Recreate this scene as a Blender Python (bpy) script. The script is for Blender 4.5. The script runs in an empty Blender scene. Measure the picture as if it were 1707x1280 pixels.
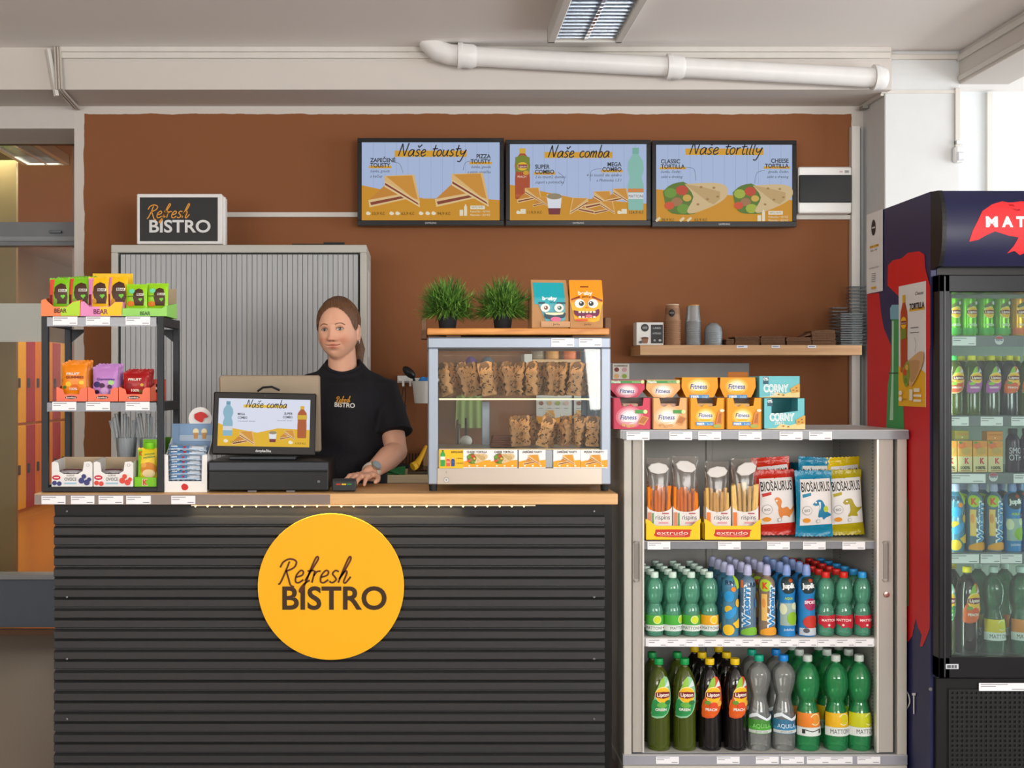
import bpy, bmesh, math, random
from mathutils import Vector, Matrix
from mathutils.bvhtree import BVHTree
random.seed(7)
SC = bpy.context.scene
COL = SC.collection
PI = math.pi
# ------------------------------------------------------------------ camera, world, lights, exposure
F, VX, HY, HC = 2000.0, 700.0, 640.0, 1.37      # focal length and principal point in pixels of the 1707x1280 frame, eye height in metres
cd = bpy.data.cameras.new('camera'); cam = bpy.data.objects.new('camera', cd); COL.objects.link(cam)
cd.sensor_width = 36; cd.lens = 36*F/1707; cd.shift_x = (853.5-VX)/1707; cd.shift_y = 0
cam.location = (0, 0, HC); cam.rotation_euler = (PI/2, 0, 0); cd.clip_start = .05; cd.clip_end = 100
SC.camera = cam
SC.view_settings.view_transform = 'Standard'; SC.view_settings.look = 'None'
SC.view_settings.gamma = 1; SC.view_settings.use_curve_mapping = False
SC.view_settings.exposure = 0.1
SC.cycles.use_denoising = True
SC.cycles.max_bounces = 8; SC.cycles.transparent_max_bounces = 24
w = bpy.data.worlds.new('daylight'); SC.world = w; w.use_nodes = True
bg = w.node_tree.nodes['Background']; bg.inputs[0].default_value = (.86, .94, 1, 1); bg.inputs[1].default_value = .8
def area(name, loc, rot, sx, sy, power, color):
    l = bpy.data.lights.new(name, 'AREA'); l.shape = 'RECTANGLE'; l.size = sx; l.size_y = sy; l.energy = power; l.color = color
    o = bpy.data.objects.new(name, l); COL.objects.link(o); o.location = loc; o.rotation_euler = rot; return o
# daylight through the shop's front windows (behind the viewer) and through the glazed side on the right
area('window_light_front', (3.0, -2.9, 1.85), (math.radians(124), 0, 0), 3.0, 1.7, 270, (1, .97, .93))
area('window_light_left', (-2.8, -2.9, 1.85), (math.radians(124), 0, 0), 3.0, 1.7, 150, (1, .96, .91))
area('window_light_side', (6.2, 3.2, 1.75), (math.radians(118), 0, math.radians(90)), 5.0, 2.2, 230, (.93, .97, 1))
area('corridor_light', (-2.9, 11.0, 2.9), (0, 0, 0), .8, 6.0, 120, (1, .9, .75))
# ------------------------------------------------------------------ helpers
def lin(h):
    h = h.lstrip('#'); h = h if len(h) == 6 else ''.join(c*2 for c in h); r = []
    for i in (0, 2, 4):
        c = int(h[i:i+2], 16)/255
        r.append(c/12.92 if c <= .04045 else ((c+.055)/1.055)**2.4)
    return (*r, 1)
_M = {}
def M(hexc, rough=.5, metal=0., emit=0., alpha=1., var=.06, scale=14., trans=0., bump=0., key=None, coat=0., stretch=None):
    k = (hexc, rough, metal, emit, alpha, var, scale, trans, bump, key, coat, stretch)
    if k in _M: return _M[k]
    m = bpy.data.materials.new('surface'); m.use_nodes = True; nt = m.node_tree; N = nt.nodes; L = nt.links
    b = N['Principled BSDF']; c = lin(hexc)
    b.inputs['Base Color'].default_value = c; b.inputs['Roughness'].default_value = rough; b.inputs['Metallic'].default_value = metal
    if not emit: b.inputs['Specular IOR Level'].default_value = .32
    if coat: b.inputs['Coat Weight'].default_value = coat
    if emit:
        b.inputs['Emission Color'].default_value = c; b.inputs['Emission Strength'].default_value = emit
        b.inputs['Base Color'].default_value = (.01, .01, .01, 1); b.inputs['Specular IOR Level'].default_value = .25
    elif var or bump:
        tc = N.new('ShaderNodeTexCoord'); n = N.new('ShaderNodeTexNoise'); n.inputs['Scale'].default_value = scale; n.inputs['Detail'].default_value = 3
        if stretch:
            mp = N.new('ShaderNodeMapping'); mp.inputs['Scale'].default_value = stretch; L.new(tc.outputs['Object'], mp.inputs[0]); L.new(mp.outputs[0], n.inputs[0])
        else: L.new(tc.outputs['Object'], n.inputs[0])
        if var:
            mx = N.new('ShaderNodeMix'); mx.data_type = 'RGBA'
            mx.inputs[6].default_value = tuple(x*(1-var) for x in c[:3])+(1,); mx.inputs[7].default_value = tuple(min(1, x*(1+var)) for x in c[:3])+(1,)
            L.new(n.outputs[0], mx.inputs[0]); L.new(mx.outputs[2], b.inputs['Base Color'])
        if bump:
            bp = N.new('ShaderNodeBump'); bp.inputs['Strength'].default_value = bump; bp.inputs['Distance'].default_value = .01
            L.new(n.outputs[0], bp.inputs['Height']); L.new(bp.outputs[0], b.inputs['Normal'])
    if trans or alpha < 1: b.inputs['Alpha'].default_value = alpha
    _M[k] = m; return m
def clearmat(tint, body, solid=.25, rough=.08, key=''):
    """Clear or tinted plastic and glass: tinted see-through mixed with a glossy coat."""
    k = ('clear', tint, body, solid, rough, key)
    if k in _M: return _M[k]
    m = bpy.data.materials.new('clear'); m.use_nodes = True; nt = m.node_tree; N = nt.nodes; L = nt.links
    b = N['Principled BSDF']; b.inputs['Base Color'].default_value = lin(body); b.inputs['Roughness'].default_value = rough
    t = N.new('ShaderNodeBsdfTransparent'); t.inputs[0].default_value = lin(tint)
    g = N.new('ShaderNodeBsdfGlossy'); g.inputs['Roughness'].default_value = rough
    fr = N.new('ShaderNodeFresnel'); fr.inputs[0].default_value = 1.45
    m1 = N.new('ShaderNodeMixShader'); m1.inputs[0].default_value = solid; L.new(t.outputs[0], m1.inputs[1]); L.new(b.outputs[0], m1.inputs[2])
    m2 = N.new('ShaderNodeMixShader'); L.new(fr.outputs[0], m2.inputs[0]); L.new(m1.outputs[0], m2.inputs[1]); L.new(g.outputs[0], m2.inputs[2])
    L.new(m2.outputs[0], N['Material Output'].inputs[0]); _M[k] = m; return m
def woodmat(c1, c2, rough=.45, sc=(2., 14., 40.), key=''):
    k = ('wood', c1, c2, rough, sc, key)
    if k in _M: return _M[k]
    m = bpy.data.materials.new('wood'); m.use_nodes = True; nt = m.node_tree; N = nt.nodes; L = nt.links; b = N['Principled BSDF']
    tc = N.new('ShaderNodeTexCoord'); mp = N.new('ShaderNodeMapping'); mp.inputs['Scale'].default_value = sc
    n = N.new('ShaderNodeTexNoise'); n.inputs['Scale'].default_value = 2.2; n.inputs['Detail'].default_value = 6; n.inputs['Distortion'].default_value = .6
    r = N.new('ShaderNodeValToRGB'); r.color_ramp.elements[0].position = .3; r.color_ramp.elements[1].position = .7
    r.color_ramp.elements[0].color = lin(c1); r.color_ramp.elements[1].color = lin(c2)
    L.new(tc.outputs['Object'], mp.inputs[0]); L.new(mp.outputs[0], n.inputs[0]); L.new(n.outputs[0], r.inputs[0]); L.new(r.outputs[0], b.inputs['Base Color'])
    b.inputs['Roughness'].default_value = rough; _M[k] = m; return m
def at(px, py, D): return Vector(((px-VX)*D/F, D, HC-(py-HY)*D/F))
def link(name, me, parent=None, loc=None):
    o = bpy.data.objects.new(name, me); COL.objects.link(o)
    if parent: o.parent = parent
    if loc is not None: o.location = loc
    return o
def tag(o, label, cat=None, group=None, kind=None):
    if label: o['label'] = label
    if cat: o['category'] = cat
    if group: o['group'] = group
    if kind: o['kind'] = kind
    return o
def thing(name, label, cat, loc=(0, 0, 0), group=None, rz=0):
    o = bpy.data.objects.new(name, None); COL.objects.link(o); o.location = loc; o.rotation_euler.z = rz; o.empty_display_size = .05
    return tag(o, label, cat, group)
_kids = {}
def dup(root, loc, label=None, rz=None, group=None):
    r = root.copy(); COL.objects.link(r); r.location = loc
    if label: r['label'] = label
    if group: r['group'] = group
    if rz is not None: r.rotation_euler.z = rz
    def rec(a, b):
        for ch in a.children:
            c = ch.copy(); COL.objects.link(c); c.parent = b; rec(ch, c)
    rec(root, r)
    return r
class MB:
    """collects boxes, prisms, lathes and tubes; build() links them as one mesh object"""
    def __init__(s): s.v = []; s.f = []; s.m = []; s.mats = []
    def mi(s, m):
        if m not in s.mats: s.mats.append(m)
        return s.mats.index(m)
    def add(s, vs, fs, m):
        b = len(s.v); s.v += [tuple(x) for x in vs]; i = s.mi(m)
        for f in fs: s.f.append([x+b for x in f]); s.m.append(i)
        return s
    def box(s, x0, x1, y0, y1, z0, z1, m):
        if x0 > x1: x0, x1 = x1, x0
        if y0 > y1: y0, y1 = y1, y0
        if z0 > z1: z0, z1 = z1, z0
        vs = [(x, y, z) for z in (z0, z1) for x, y in ((x0, y0), (x1, y0), (x1, y1), (x0, y1))]
        return s.add(vs, [(3, 2, 1, 0), (4, 5, 6, 7), (0, 1, 5, 4), (1, 2, 6, 5), (2, 3, 7, 6), (3, 0, 4, 7)], m)
    def prism(s, pts, a, b, m, axis='y'):
        n = len(pts)
        mk = {'y': lambda p, t: (p[0], t, p[1]), 'x': lambda p, t: (t, p[0], p[1]), 'z': lambda p, t: (p[0], p[1], t)}[axis]
        vs = [mk(p, a) for p in pts]+[mk(p, b) for p in pts]
        fs = [list(range(n))[::-1], list(range(n, 2*n))]+[(i, (i+1) % n, (i+1) % n+n, i+n) for i in range(n)]
        return s.add(vs, fs, m)
    def lathe(s, prof, m, n=20, c=(0, 0, 0), cap=True, sx=1, sy=1):
        vs = []; fs = []
        for r, z in prof:
            for k in range(n):
                a = 2*PI*k/n; vs.append((c[0]+r*math.cos(a)*sx, c[1]+r*math.sin(a)*sy, c[2]+z))
        for i in range(len(prof)-1):
            for k in range(n): fs.append((i*n+k, i*n+(k+1) % n, (i+1)*n+(k+1) % n, (i+1)*n+k))
        if cap: fs.append(list(range(n))[::-1]); fs.append([(len(prof)-1)*n+k for k in range(n)])
        return s.add(vs, fs, m)
    def tube(s, pts, r, m, n=10, cap=True):
        pts = [Vector(p) for p in pts]; rs = r if isinstance(r, (list, tuple)) else [r]*len(pts)
        vs = []; fs = []; prev = None
        for i, p in enumerate(pts):
            t = (pts[min(i+1, len(pts)-1)]-pts[max(i-1, 0)]).normalized()
            if prev is None:
                u = t.cross(Vector((0, 0, 1)));
                if u.length < .05: u = t.cross(Vector((0, 1, 0)))
            else: u = prev-t*prev.dot(t)
            u.normalize(); prev = u; q = t.cross(u)
            for k in range(n):
                a = 2*PI*k/n; vs.append(p+(u*math.cos(a)+q*math.sin(a))*rs[i])
        for i in range(len(pts)-1):
            for k in range(n): fs.append((i*n+k, i*n+(k+1) % n, (i+1)*n+(k+1) % n, (i+1)*n+k))
        if cap: fs.append(list(range(n))[::-1]); fs.append([(len(pts)-1)*n+k for k in range(n)])
        return s.add(vs, fs, m)
    def ball(s, c, r, m, n=12, k=8):
        rx, ry, rz = r if isinstance(r, (list, tuple)) else (r, r, r); vs = [(c[0], c[1], c[2]-rz)]; fs = []
        for i in range(1, k):
            t = PI*i/k-PI/2
            for j in range(n): vs.append((c[0]+rx*math.cos(t)*math.cos(2*PI*j/n), c[1]+ry*math.cos(t)*math.sin(2*PI*j/n), c[2]+rz*math.sin(t)))
        vs.append((c[0], c[1], c[2]+rz)); e = len(vs)-1
        for j in range(n):
            fs.append((0, 1+(j+1) % n, 1+j)); fs.append((e, e-n+j, e-n+(j+1) % n))
        for i in range(k-2):
            for j in range(n): fs.append((1+i*n+j, 1+i*n+(j+1) % n, 1+(i+1)*n+(j+1) % n, 1+(i+1)*n+j))
        return s.add(vs, fs, m)
    def grid(s, fn, nu, nv, m, wrap=False):
        vs = [fn(i/nu, j/nv) for j in range(nv+1) for i in range(nu+1)]
        fs = [(j*(nu+1)+i, j*(nu+1)+i+1, (j+1)*(nu+1)+i+1, (j+1)*(nu+1)+i) for j in range(nv) for i in range(nu)]
        return s.add(vs, fs, m)
    def mesh(s, bevel=0, smooth=False, seg=1, ang=30):
        me = bpy.data.meshes.new('shape'); me.from_pydata(s.v, [], s.f)
        for m in s.mats: me.materials.append(m)
        me.polygons.foreach_set('material_index', s.m)
        if bevel:
            bm = bmesh.new(); bm.from_mesh(me)
            es = [e for e in bm.edges if len(e.link_faces) == 2 and e.calc_face_angle(0) > math.radians(ang)]
            bmesh.ops.bevel(bm, geom=es, offset=bevel, segments=seg, affect='EDGES', profile=.5, clamp_overlap=True)
            bm.to_mesh(me); bm.free()
        if smooth:
            me.polygons.foreach_set('use_smooth', [True]*len(me.polygons))
            if smooth != 'all': me.set_sharp_from_angle(angle=math.radians(40))
        me.update(); return me
    def build(s, name, parent=None, loc=None, bevel=0, smooth=False, seg=1, label=None, cat=None, kind=None, group=None):
        o = link(name, s.mesh(bevel, smooth, seg), parent, loc)
        return tag(o, label, cat, group, kind)
def box(name, parent, x0, x1, y0, y1, z0, z1, m, bevel=.0015, **k): return MB().box(x0, x1, y0, y1, z0, z1, m).build(name, parent, bevel=bevel, **k)
# ---- text and flat print
_T = {}
def textshape(s, bold=0., shear=0.):
    """outline of a string: cap height 1, starting at x=0, baseline 0"""
    k = (s, bold, shear)
    if k not in _T:
        c = bpy.data.curves.new('t', 'FONT'); c.body = s; c.size = 1; c.resolution_u = 5 if len(s) < 9 else 2; c.shear = shear; c.offset = bold
        o = bpy.data.objects.new('t', c); me = o.to_mesh(); q = 1/.73
        vs = [(v.co.x*q, v.co.y*q) for v in me.vertices]; fs = [list(p.vertices) for p in me.polygons]
        x0 = min(v[0] for v in vs) if vs else 0
        _T[k] = ([(x-x0, y) for x, y in vs], fs, (max(v[0] for v in vs)-x0) if vs else 0)
        o.to_mesh_clear(); bpy.data.objects.remove(o); bpy.data.curves.remove(c)
    return _T[k]
GL = {
 'N': (1.35, [(0, 0), (.12, .95), (.25, 1.9)], [(.25, 1.9), (.55, .9), (.85, .05)], [(.85, .05), (1., 1), (1.15, 2)]),
 'a': (1., [(.75, .85), (.45, 1), (.12, .7), (.06, .2), (.28, 0), (.58, .25), (.78, .95), (.74, .25), (.95, .05)]),
 's': (.8, [(.65, .9), (.35, 1), (.15, .75), (.4, .5), (.6, .25), (.35, 0), (.05, .12)]),
 'š': (.8, [(.65, .9), (.35, 1), (.15, .75), (.4, .5), (.6, .25), (.35, 0), (.05, .12)], [(.2, 1.65), (.4, 1.35), (.75, 1.75)]),
 'e': (.85, [(.08, .45), (.55, .6), (.62, .88), (.35, 1), (.08, .6), (.15, .1), (.45, 0), (.78, .25)]),
 't': (.7, [(.38, 1.7), (.26, .4), (.38, 0), (.62, .12)], [(.02, 1.08), (.4, 1.12), (.75, 1.15)]),
 'o': (.85, [(.4, 1), (.1, .75), (.08, .25), (.35, 0), (.65, .25), (.68, .75), (.4, 1)]),
 'u': (1., [(.1, 1), (.08, .3), (.3, 0), (.6, .3), (.76, 1), (.7, .25), (.92, 0)]),
 'y': (.95, [(.1, 1), (.15, .45), (.4, .3), (.7, .6), (.85, 1), (.6, 0), (.3, -.8), (-.1, -.75)]),
 'c': (.8, [(.65, .85), (.4, 1), (.1, .65), (.12, .2), (.4, 0), (.72, .18)]),
 'm': (1.2, [(.05, 0), (.12, 1)], [(.1, .6), (.35, 1), (.5, .8), (.47, 0)], [(.49, .6), (.78, 1), (.9, .8), (.9, .1), (1.05, 0)]),
 'b': (.85, [(.25, 2), (.1, .1)], [(.12, .6), (.4, .95), (.65, .6), (.55, .1), (.3, 0), (.1, .15)]),
 'r': (.7, [(.12, 1), (.12, 0)], [(.12, .55), (.3, .9), (.62, .95)]),
 'i': (.42, [(.15, 1), (.13, .1), (.32, 0)], [(.22, 1.42), (.26, 1.52)]),
 'l': (.45, [(.3, 2), (.12, .2), (.33, 0)]), ' ': (.75,),
 'C': (1.0, [(.9, 1.6), (.6, 1.9), (.2, 1.4), (.1, .5), (.4, 0), (.9, .3)]),
 'R': (1.25, [(.42, 1.75), (.3, .9), (.12, 0), (-.05, -.12)], [(-.25, 1.25), (-.1, 1.7), (.4, 1.95), (1.0, 1.75), (.95, 1.25), (.3, .92)], [(.36, .95), (.75, .3), (1.05, -.2), (1.4, -.35)]),
 'f': (.62, [(.1, .15), (.45, 1.1), (.75, 1.95), (.55, 2.1), (.36, 1.3), (.2, 0), (.0, -.75), (-.15, -.6), (.1, -.1), (.5, .2)], [(.1, .95), (.65, 1.0)]),
 'h': (.9, [(.05, .3), (.4, 1.2), (.6, 1.95), (.42, 2.1), (.22, 1.2), (.05, 0)], [(.1, .4), (.4, .95), (.58, .8), (.5, .1), (.7, 0), (1.0, .5)]),
}
def smooth_line(p, k=4):
    if len(p) < 3: return list(p)
    q = [p[0]]+list(p)+[p[-1]]; out = []
    for i in range(1, len(q)-2):
        for j in range(k):
            t = j/k; o = []
            for d in (0, 1):
                a, b, c, e = q[i-1][d], q[i][d], q[i+1][d], q[i+2][d]
                o.append(.5*(2*b+(c-a)*t+(2*a-5*b+4*c-e)*t*t+(3*b-a-3*c+e)*t**3))
            out.append(tuple(o))
    out.append(tuple(p[-1])); return out
class Pr:
    """flat print: shapes in photo-like units (v down) mapped onto a surface by fn(u, v, lift)"""
    def __init__(s, fn, step=0, dl=.0004, **mk): s.fn = fn; s.step = step; s.b = MB(); s.lift = .0006; s.dl = dl; s.mk = mk
    def _put(s, vs, fs, c):
        m = M(c, **{**dict(rough=.45, var=.04), **s.mk}) if isinstance(c, str) else c
        if s.step:
            bm = bmesh.new(); bv = [bm.verts.new((x, y, 0)) for x, y in vs]
            for f in fs:
                try: bm.faces.new([bv[i] for i in f])
                except ValueError: pass
            for _ in range(5):
                bmesh.ops.triangulate(bm, faces=bm.faces[:])
                es = [e for e in bm.edges if e.calc_length() > s.step]
                if not es: break
                bmesh.ops.subdivide_edges(bm, edges=es, cuts=1)
            bmesh.ops.triangulate(bm, faces=bm.faces[:]); bm.verts.index_update()
            vs = [(v.co.x, v.co.y) for v in bm.verts]; fs = [[v.index for v in f.verts] for f in bm.faces]; bm.free()
        s.b.add([s.fn(x, y, s.lift) for x, y in vs], fs, m); s.lift += s.dl
        return s
    def rect(s, x0, y0, x1, y1, c): return s._put([(x0, y0), (x1, y0), (x1, y1), (x0, y1)], [(0, 1, 2, 3)], c)
    def poly(s, pts, c, sm=0):
        if sm: pts = smooth_line(list(pts)+[pts[0]], sm)[:-1]
        return s._put(pts, [list(range(len(pts)))], c)
    def ell(s, cx, cy, rx, ry, c, n=24, rot=0):
        ca, sa = math.cos(rot), math.sin(rot)
        return s._put([(cx+rx*math.cos(2*PI*k/n)*ca-ry*math.sin(2*PI*k/n)*sa, cy+rx*math.cos(2*PI*k/n)*sa+ry*math.sin(2*PI*k/n)*ca) for k in range(n)], [list(range(n))], c)
    def text(s, t, x, y, h, c, w=None, al='c', bold=.0, shear=0., rot=0.):
        """baseline y, cap height h; w squeezes the width"""
        vs, fs, W = textshape(t, bold, shear)
        kx = (w/W) if w else h
        off = {'c': -W*kx/2, 'l': 0, 'r': -W*kx}[al]; ca, sa = math.cos(rot), math.sin(rot)
        return s._put([(x+(a*kx+off)*ca+b*h*sa, y+(a*kx+off)*sa-b*h*ca) for a, b in vs], fs, c)
    def stroke(s, pts, wd, c, sm=4):
        p = smooth_line(pts, sm) if sm else list(pts)
        vs = []; n = len(p)
        for i in range(n):
            a, b = p[max(i-1, 0)], p[min(i+1, n-1)]; dx, dy = b[0]-a[0], b[1]-a[1]; L = math.hypot(dx, dy) or 1
            vs += [(p[i][0]-dy/L*wd/2, p[i][1]+dx/L*wd/2), (p[i][0]+dy/L*wd/2, p[i][1]-dx/L*wd/2)]
        return s._put(vs, [(2*i, 2*i+1, 2*i+3, 2*i+2) for i in range(n-1)], c)
    def script(s, t, x, y, w, h, c, wd, slant=.22):
        """handwritten line: width w, x-height h, baseline y"""
        tot = sum(GL[g][0] for g in t); k = w/tot; a = 0; l0 = s.lift
        for g in t:
            for ln in GL[g][1:]:
                s.lift = l0; s.stroke([(x+(a+px+slant*py)*k, y-py*h) for px, py in ln], wd, c)
            a += GL[g][0]
        return s
    def build(s, name='print', parent=None): return s.b.build(name, parent)
def flat(D, ref, y=0.):
    """print units are photo pixels seen at distance D; ref = pixel of the thing's origin; y = depth of the local front plane"""
    k = D/F
    return lambda u, v, o: ((u-ref[0])*k, y-o, (ref[1]-v)*k)
def structure(name, mb, bevel=0, **k):
    o = mb.build(name, bevel=bevel, **k); o['kind'] = 'structure'; return o
# ------------------------------------------------------------------ the room
WH = M('#cdc6bf', .75, var=.03, scale=3); CEIL = M('#f0ebe7', .8, var=.04, scale=1.2)  # bounce light painted in: ceiling colour lightened, beam and wall colour darkened
GREYF = M('#4a4e54', .45); WTRIM = M('#d2cdc6', .5)
def brown_wall():
    m = bpy.data.materials.new('painted_wall'); m.use_nodes = True; nt = m.node_tree; N = nt.nodes; L = nt.links; b = N['Principled BSDF']; b.inputs['Roughness'].default_value = .8; b.inputs['Specular IOR Level'].default_value = .15
    tc = N.new('ShaderNodeTexCoord'); sp = N.new('ShaderNodeSeparateXYZ'); L.new(tc.outputs['Object'], sp.inputs[0])
    n = N.new('ShaderNodeTexNoise'); n.inputs['Scale'].default_value = 9; n.inputs['Detail'].default_value = 4; L.new(tc.outputs['Object'], n.inputs[0])
    def mth(op, a, v):
        q = N.new('ShaderNodeMath'); q.operation = op
        for i, x in enumerate((a, v)):
            if hasattr(x, 'links'): L.new(x, q.inputs[i])
            else: q.inputs[i].default_value = x
        return q.outputs[0]
    wob = mth('MULTIPLY', mth('SUBTRACT', n.outputs[0], .5), .022)
    x = mth('ADD', sp.outputs[0], wob); z = mth('ADD', sp.outputs[2], wob)
    k = mth('MULTIPLY', mth('MULTIPLY', mth('GREATER_THAN', x, (140-VX)*6.2/F), mth('LESS_THAN', x, (1419-VX)*6.2/F)), mth('LESS_THAN', z, HC+(HY-190)*6.2/F))
    n2 = N.new('ShaderNodeTexNoise'); n2.inputs['Scale'].default_value = 1.4; L.new(tc.outputs['Object'], n2.inputs[0])
    br = N.new('ShaderNodeMix'); br.data_type = 'RGBA'; br.inputs[6].default_value = lin('#855436'); br.inputs[7].default_value = lin('#8d5b3b'); L.new(n2.outputs[0], br.inputs[0])
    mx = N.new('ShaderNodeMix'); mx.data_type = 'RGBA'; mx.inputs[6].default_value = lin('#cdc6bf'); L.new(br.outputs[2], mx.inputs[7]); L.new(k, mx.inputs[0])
    L.new(mx.outputs[2], b.inputs['Base Color']); return m
structure('floor', MB().box(-5, 6.6, -3, 6.72, -.06, 0, M('#87786d', .55, var=.22, scale=160, key='lino')))
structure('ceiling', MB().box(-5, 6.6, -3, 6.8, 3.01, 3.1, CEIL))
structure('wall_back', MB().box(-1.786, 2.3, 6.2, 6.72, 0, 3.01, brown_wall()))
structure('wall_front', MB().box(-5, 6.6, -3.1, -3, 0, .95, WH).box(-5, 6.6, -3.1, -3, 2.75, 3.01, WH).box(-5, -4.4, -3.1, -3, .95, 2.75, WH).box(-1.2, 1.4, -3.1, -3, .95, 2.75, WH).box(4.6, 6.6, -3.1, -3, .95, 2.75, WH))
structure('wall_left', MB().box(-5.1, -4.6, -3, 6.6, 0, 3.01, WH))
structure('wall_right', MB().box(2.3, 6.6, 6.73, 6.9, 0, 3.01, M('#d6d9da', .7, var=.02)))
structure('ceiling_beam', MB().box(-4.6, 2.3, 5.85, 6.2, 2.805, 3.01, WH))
structure('lintel_beam', MB().box(-4.6, -1.786, 6.2, 6.6, 2.69, 3.01, M('#c9c2bd', .8, var=.04)))
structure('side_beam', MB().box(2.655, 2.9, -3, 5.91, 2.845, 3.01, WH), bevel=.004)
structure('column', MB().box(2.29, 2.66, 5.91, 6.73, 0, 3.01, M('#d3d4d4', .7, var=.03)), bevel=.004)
structure('trim_1', MB().box(-1.75, 2.29, 5.835, 5.85, 2.955, 2.985, WTRIM).box(-1.75, 2.29, 5.828, 5.85, 2.985, 3.01, WTRIM), bevel=.003)
structure('trim_2', MB().box(2.28, 2.66, 5.89, 5.91, 2.965, 2.99, WTRIM).box(2.645, 2.655, -2.9, 5.9, 2.86, 2.885, WTRIM).box(2.64, 2.655, -2.9, 5.9, 2.955, 2.985, WTRIM), bevel=.003)
structure('trim_3', MB().box(2.27, 2.66, 5.902, 5.91, 2.80, 2.815, WTRIM).box(3.17, 3.2, 6.70, 6.73, 0, 3.0, WTRIM))
structure('baseboard_left', MB().box(-4.6, -1.786, 6.55, 6.58, 0, .03, M('#6b4a35', .5)))
# glazed partition on the left
win = tag(bpy.data.objects.new('window_1', None), None, None, kind='structure'); COL.objects.link(win)
k = 6.65/F; zz = lambda py: HC+(HY-py)*k
def part(n, *a, **q): o = box(n, win, *a, **q); return o
part('frame', -4.6, -1.786, 6.6, 6.7, zz(240), 2.80, GREYF); part('frame', -4.6, -1.786, 6.59, 6.6, zz(228), zz(222), M('#5d6167'))
part('transom', -4.6, -1.786, 6.6, 6.7, zz(411), zz(372), M('#777b80', .4)); part('transom', -4.6, -1.786, 6.588, 6.6, zz(404), zz(396), M('#8d9195', .4))
part('latch', at(84, 388, 6.6).x, at(104, 388, 6.6).x, 6.575, 6.6, zz(391), zz(387), M('#55585c', .3, .8))
part('sill_rail', -4.6, -1.786, 6.59, 6.7, zz(963), zz(955), M('#9a9ea2', .4)); part('lower_panel', -4.6, -1.786, 6.61, 6.7, .03, zz(963), M('#626a77', .5))
GLASS = clearmat('#f4f7f4', '#9a9a90', .03, .03, 'pane')
part('pane', -4.6, -1.786, 6.64, 6.646, zz(955), zz(411), GLASS, bevel=0); part('pane', -4.6, -1.786, 6.64, 6.646, zz(372), zz(240), GLASS, bevel=0)
part('frosted_strip', -4.6, at(69, 0, 6.63).x, 6.63, 6.634, zz(570), zz(506), clearmat('#ffffff', '#dfe3dc', .72, .5, 'frost'), bevel=0)
# corridor beyond the glass
structure('corridor_floor', MB().box(-9, -1.8, 6.72, 19, -.06, 0, M('#b5762f', .25, var=.1, scale=2)))
structure('corridor_ceiling', MB().box(-9, -1.8, 6.73, 19, 2.95, 3.0, M('#b08d70', .8)))
structure('corridor_wall', MB().box(-1.95, -1.8, 6.73, 19, 0, 2.95, M('#c49a8c', .7)).box(-9, -1.8, 18.9, 19, 0, 2.95, M('#c98f86', .7)).box(-9, -4.75, 6.73, 18.9, 0, 2.95, M('#b9a07a', .7)))
structure('corridor_column', MB().box(-3.4, -2.88, 8.2, 8.23, 0, 2.95, M('#a9b512', .5)).box(-2.88, -2.76, 8.2, 8.24, 0, 2.95, M('#b09c6a', .5)))
bank = thing('locker_bank', 'long bank of orange, yellow and crimson lockers seen through the glass partition', 'lockers', (-4.1, 11.6, 0))
box('carcass', bank, -.45, -.02, 0, 6.4, 0, 1.84, M('#c98b2a', .5))
lc = ['#e08a1c', '#b03040', '#e6a81e', '#a82c3c', '#dd7a1a']; dmesh = {}
for i in range(21):
    for t in (0, 1):
        c = lc[i % 5]
        if c not in dmesh: dmesh[c] = MB().box(-.02, 0, .008, .292, 0, .86, M(c, .4)).mesh(bevel=.004)
        o = link('locker_door', dmesh[c], bank, (0, .3*i, .08+.89*t))
        if 'lock' not in dmesh: dmesh['lock'] = MB().box(0, .02, .03, .07, .36, .46, M('#33373c', .4)).mesh(bevel=.004)
        link('lock', dmesh['lock'], o)
def ceiling_lamp(loc, label, L=1.2, W=.3, on=1.2, tubes=True):
    t = thing('ceiling_light', label, 'lamp', loc)
    m = MB(); wm = M('#d8d6d0', .4)
    m.box(-W/2, -W/2+.035, 0, L, -.07, 0, wm).box(W/2-.035, W/2, 0, L, -.07, 0, wm).box(-W/2, W/2, 0, .02, -.07, 0, wm).box(-W/2, W/2, L-.02, L, -.07, 0, wm).build('housing', t, bevel=.003)
    box('reflector', t, -W/2+.035, W/2-.035, .02, L-.02, -.02, -.004, M('#b7c4d6', .08, 1.))
    al = M('#cfd4da', .15, 1.)
    box('center_rail', t, -.008, .008, .02, L-.02, -.065, -.02, al)
    n = int(L/.05); lm = MB()
    lm.prism([(.0, -.066), (.004, -.02), (-.004, -.02)], -W/2+.035, W/2-.035, al, 'x'); me = lm.mesh()
    for i in range(1, n): link('louver', me, t, (0, .02+i*(L-.04)/n, 0))
    for s in (-1, 1): MB().tube([(s*W*.22, .05, -.03), (s*W*.22, L-.05, -.03)], .009, M('#fff1d0', emit=on), 8).build('tube', t)
    return t
ceiling_lamp((at(1010, 0, 1).x*4.9, 4.0, 3.01), 'louvred twin-tube ceiling light above the menu screens', 1.53, .345, .8)
ceiling_lamp((at(30, 0, 1).x*7.7, 7.3, 2.95), 'lit louvred ceiling light in the corridor beyond the glass', 1.0, .32, 4.)
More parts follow.
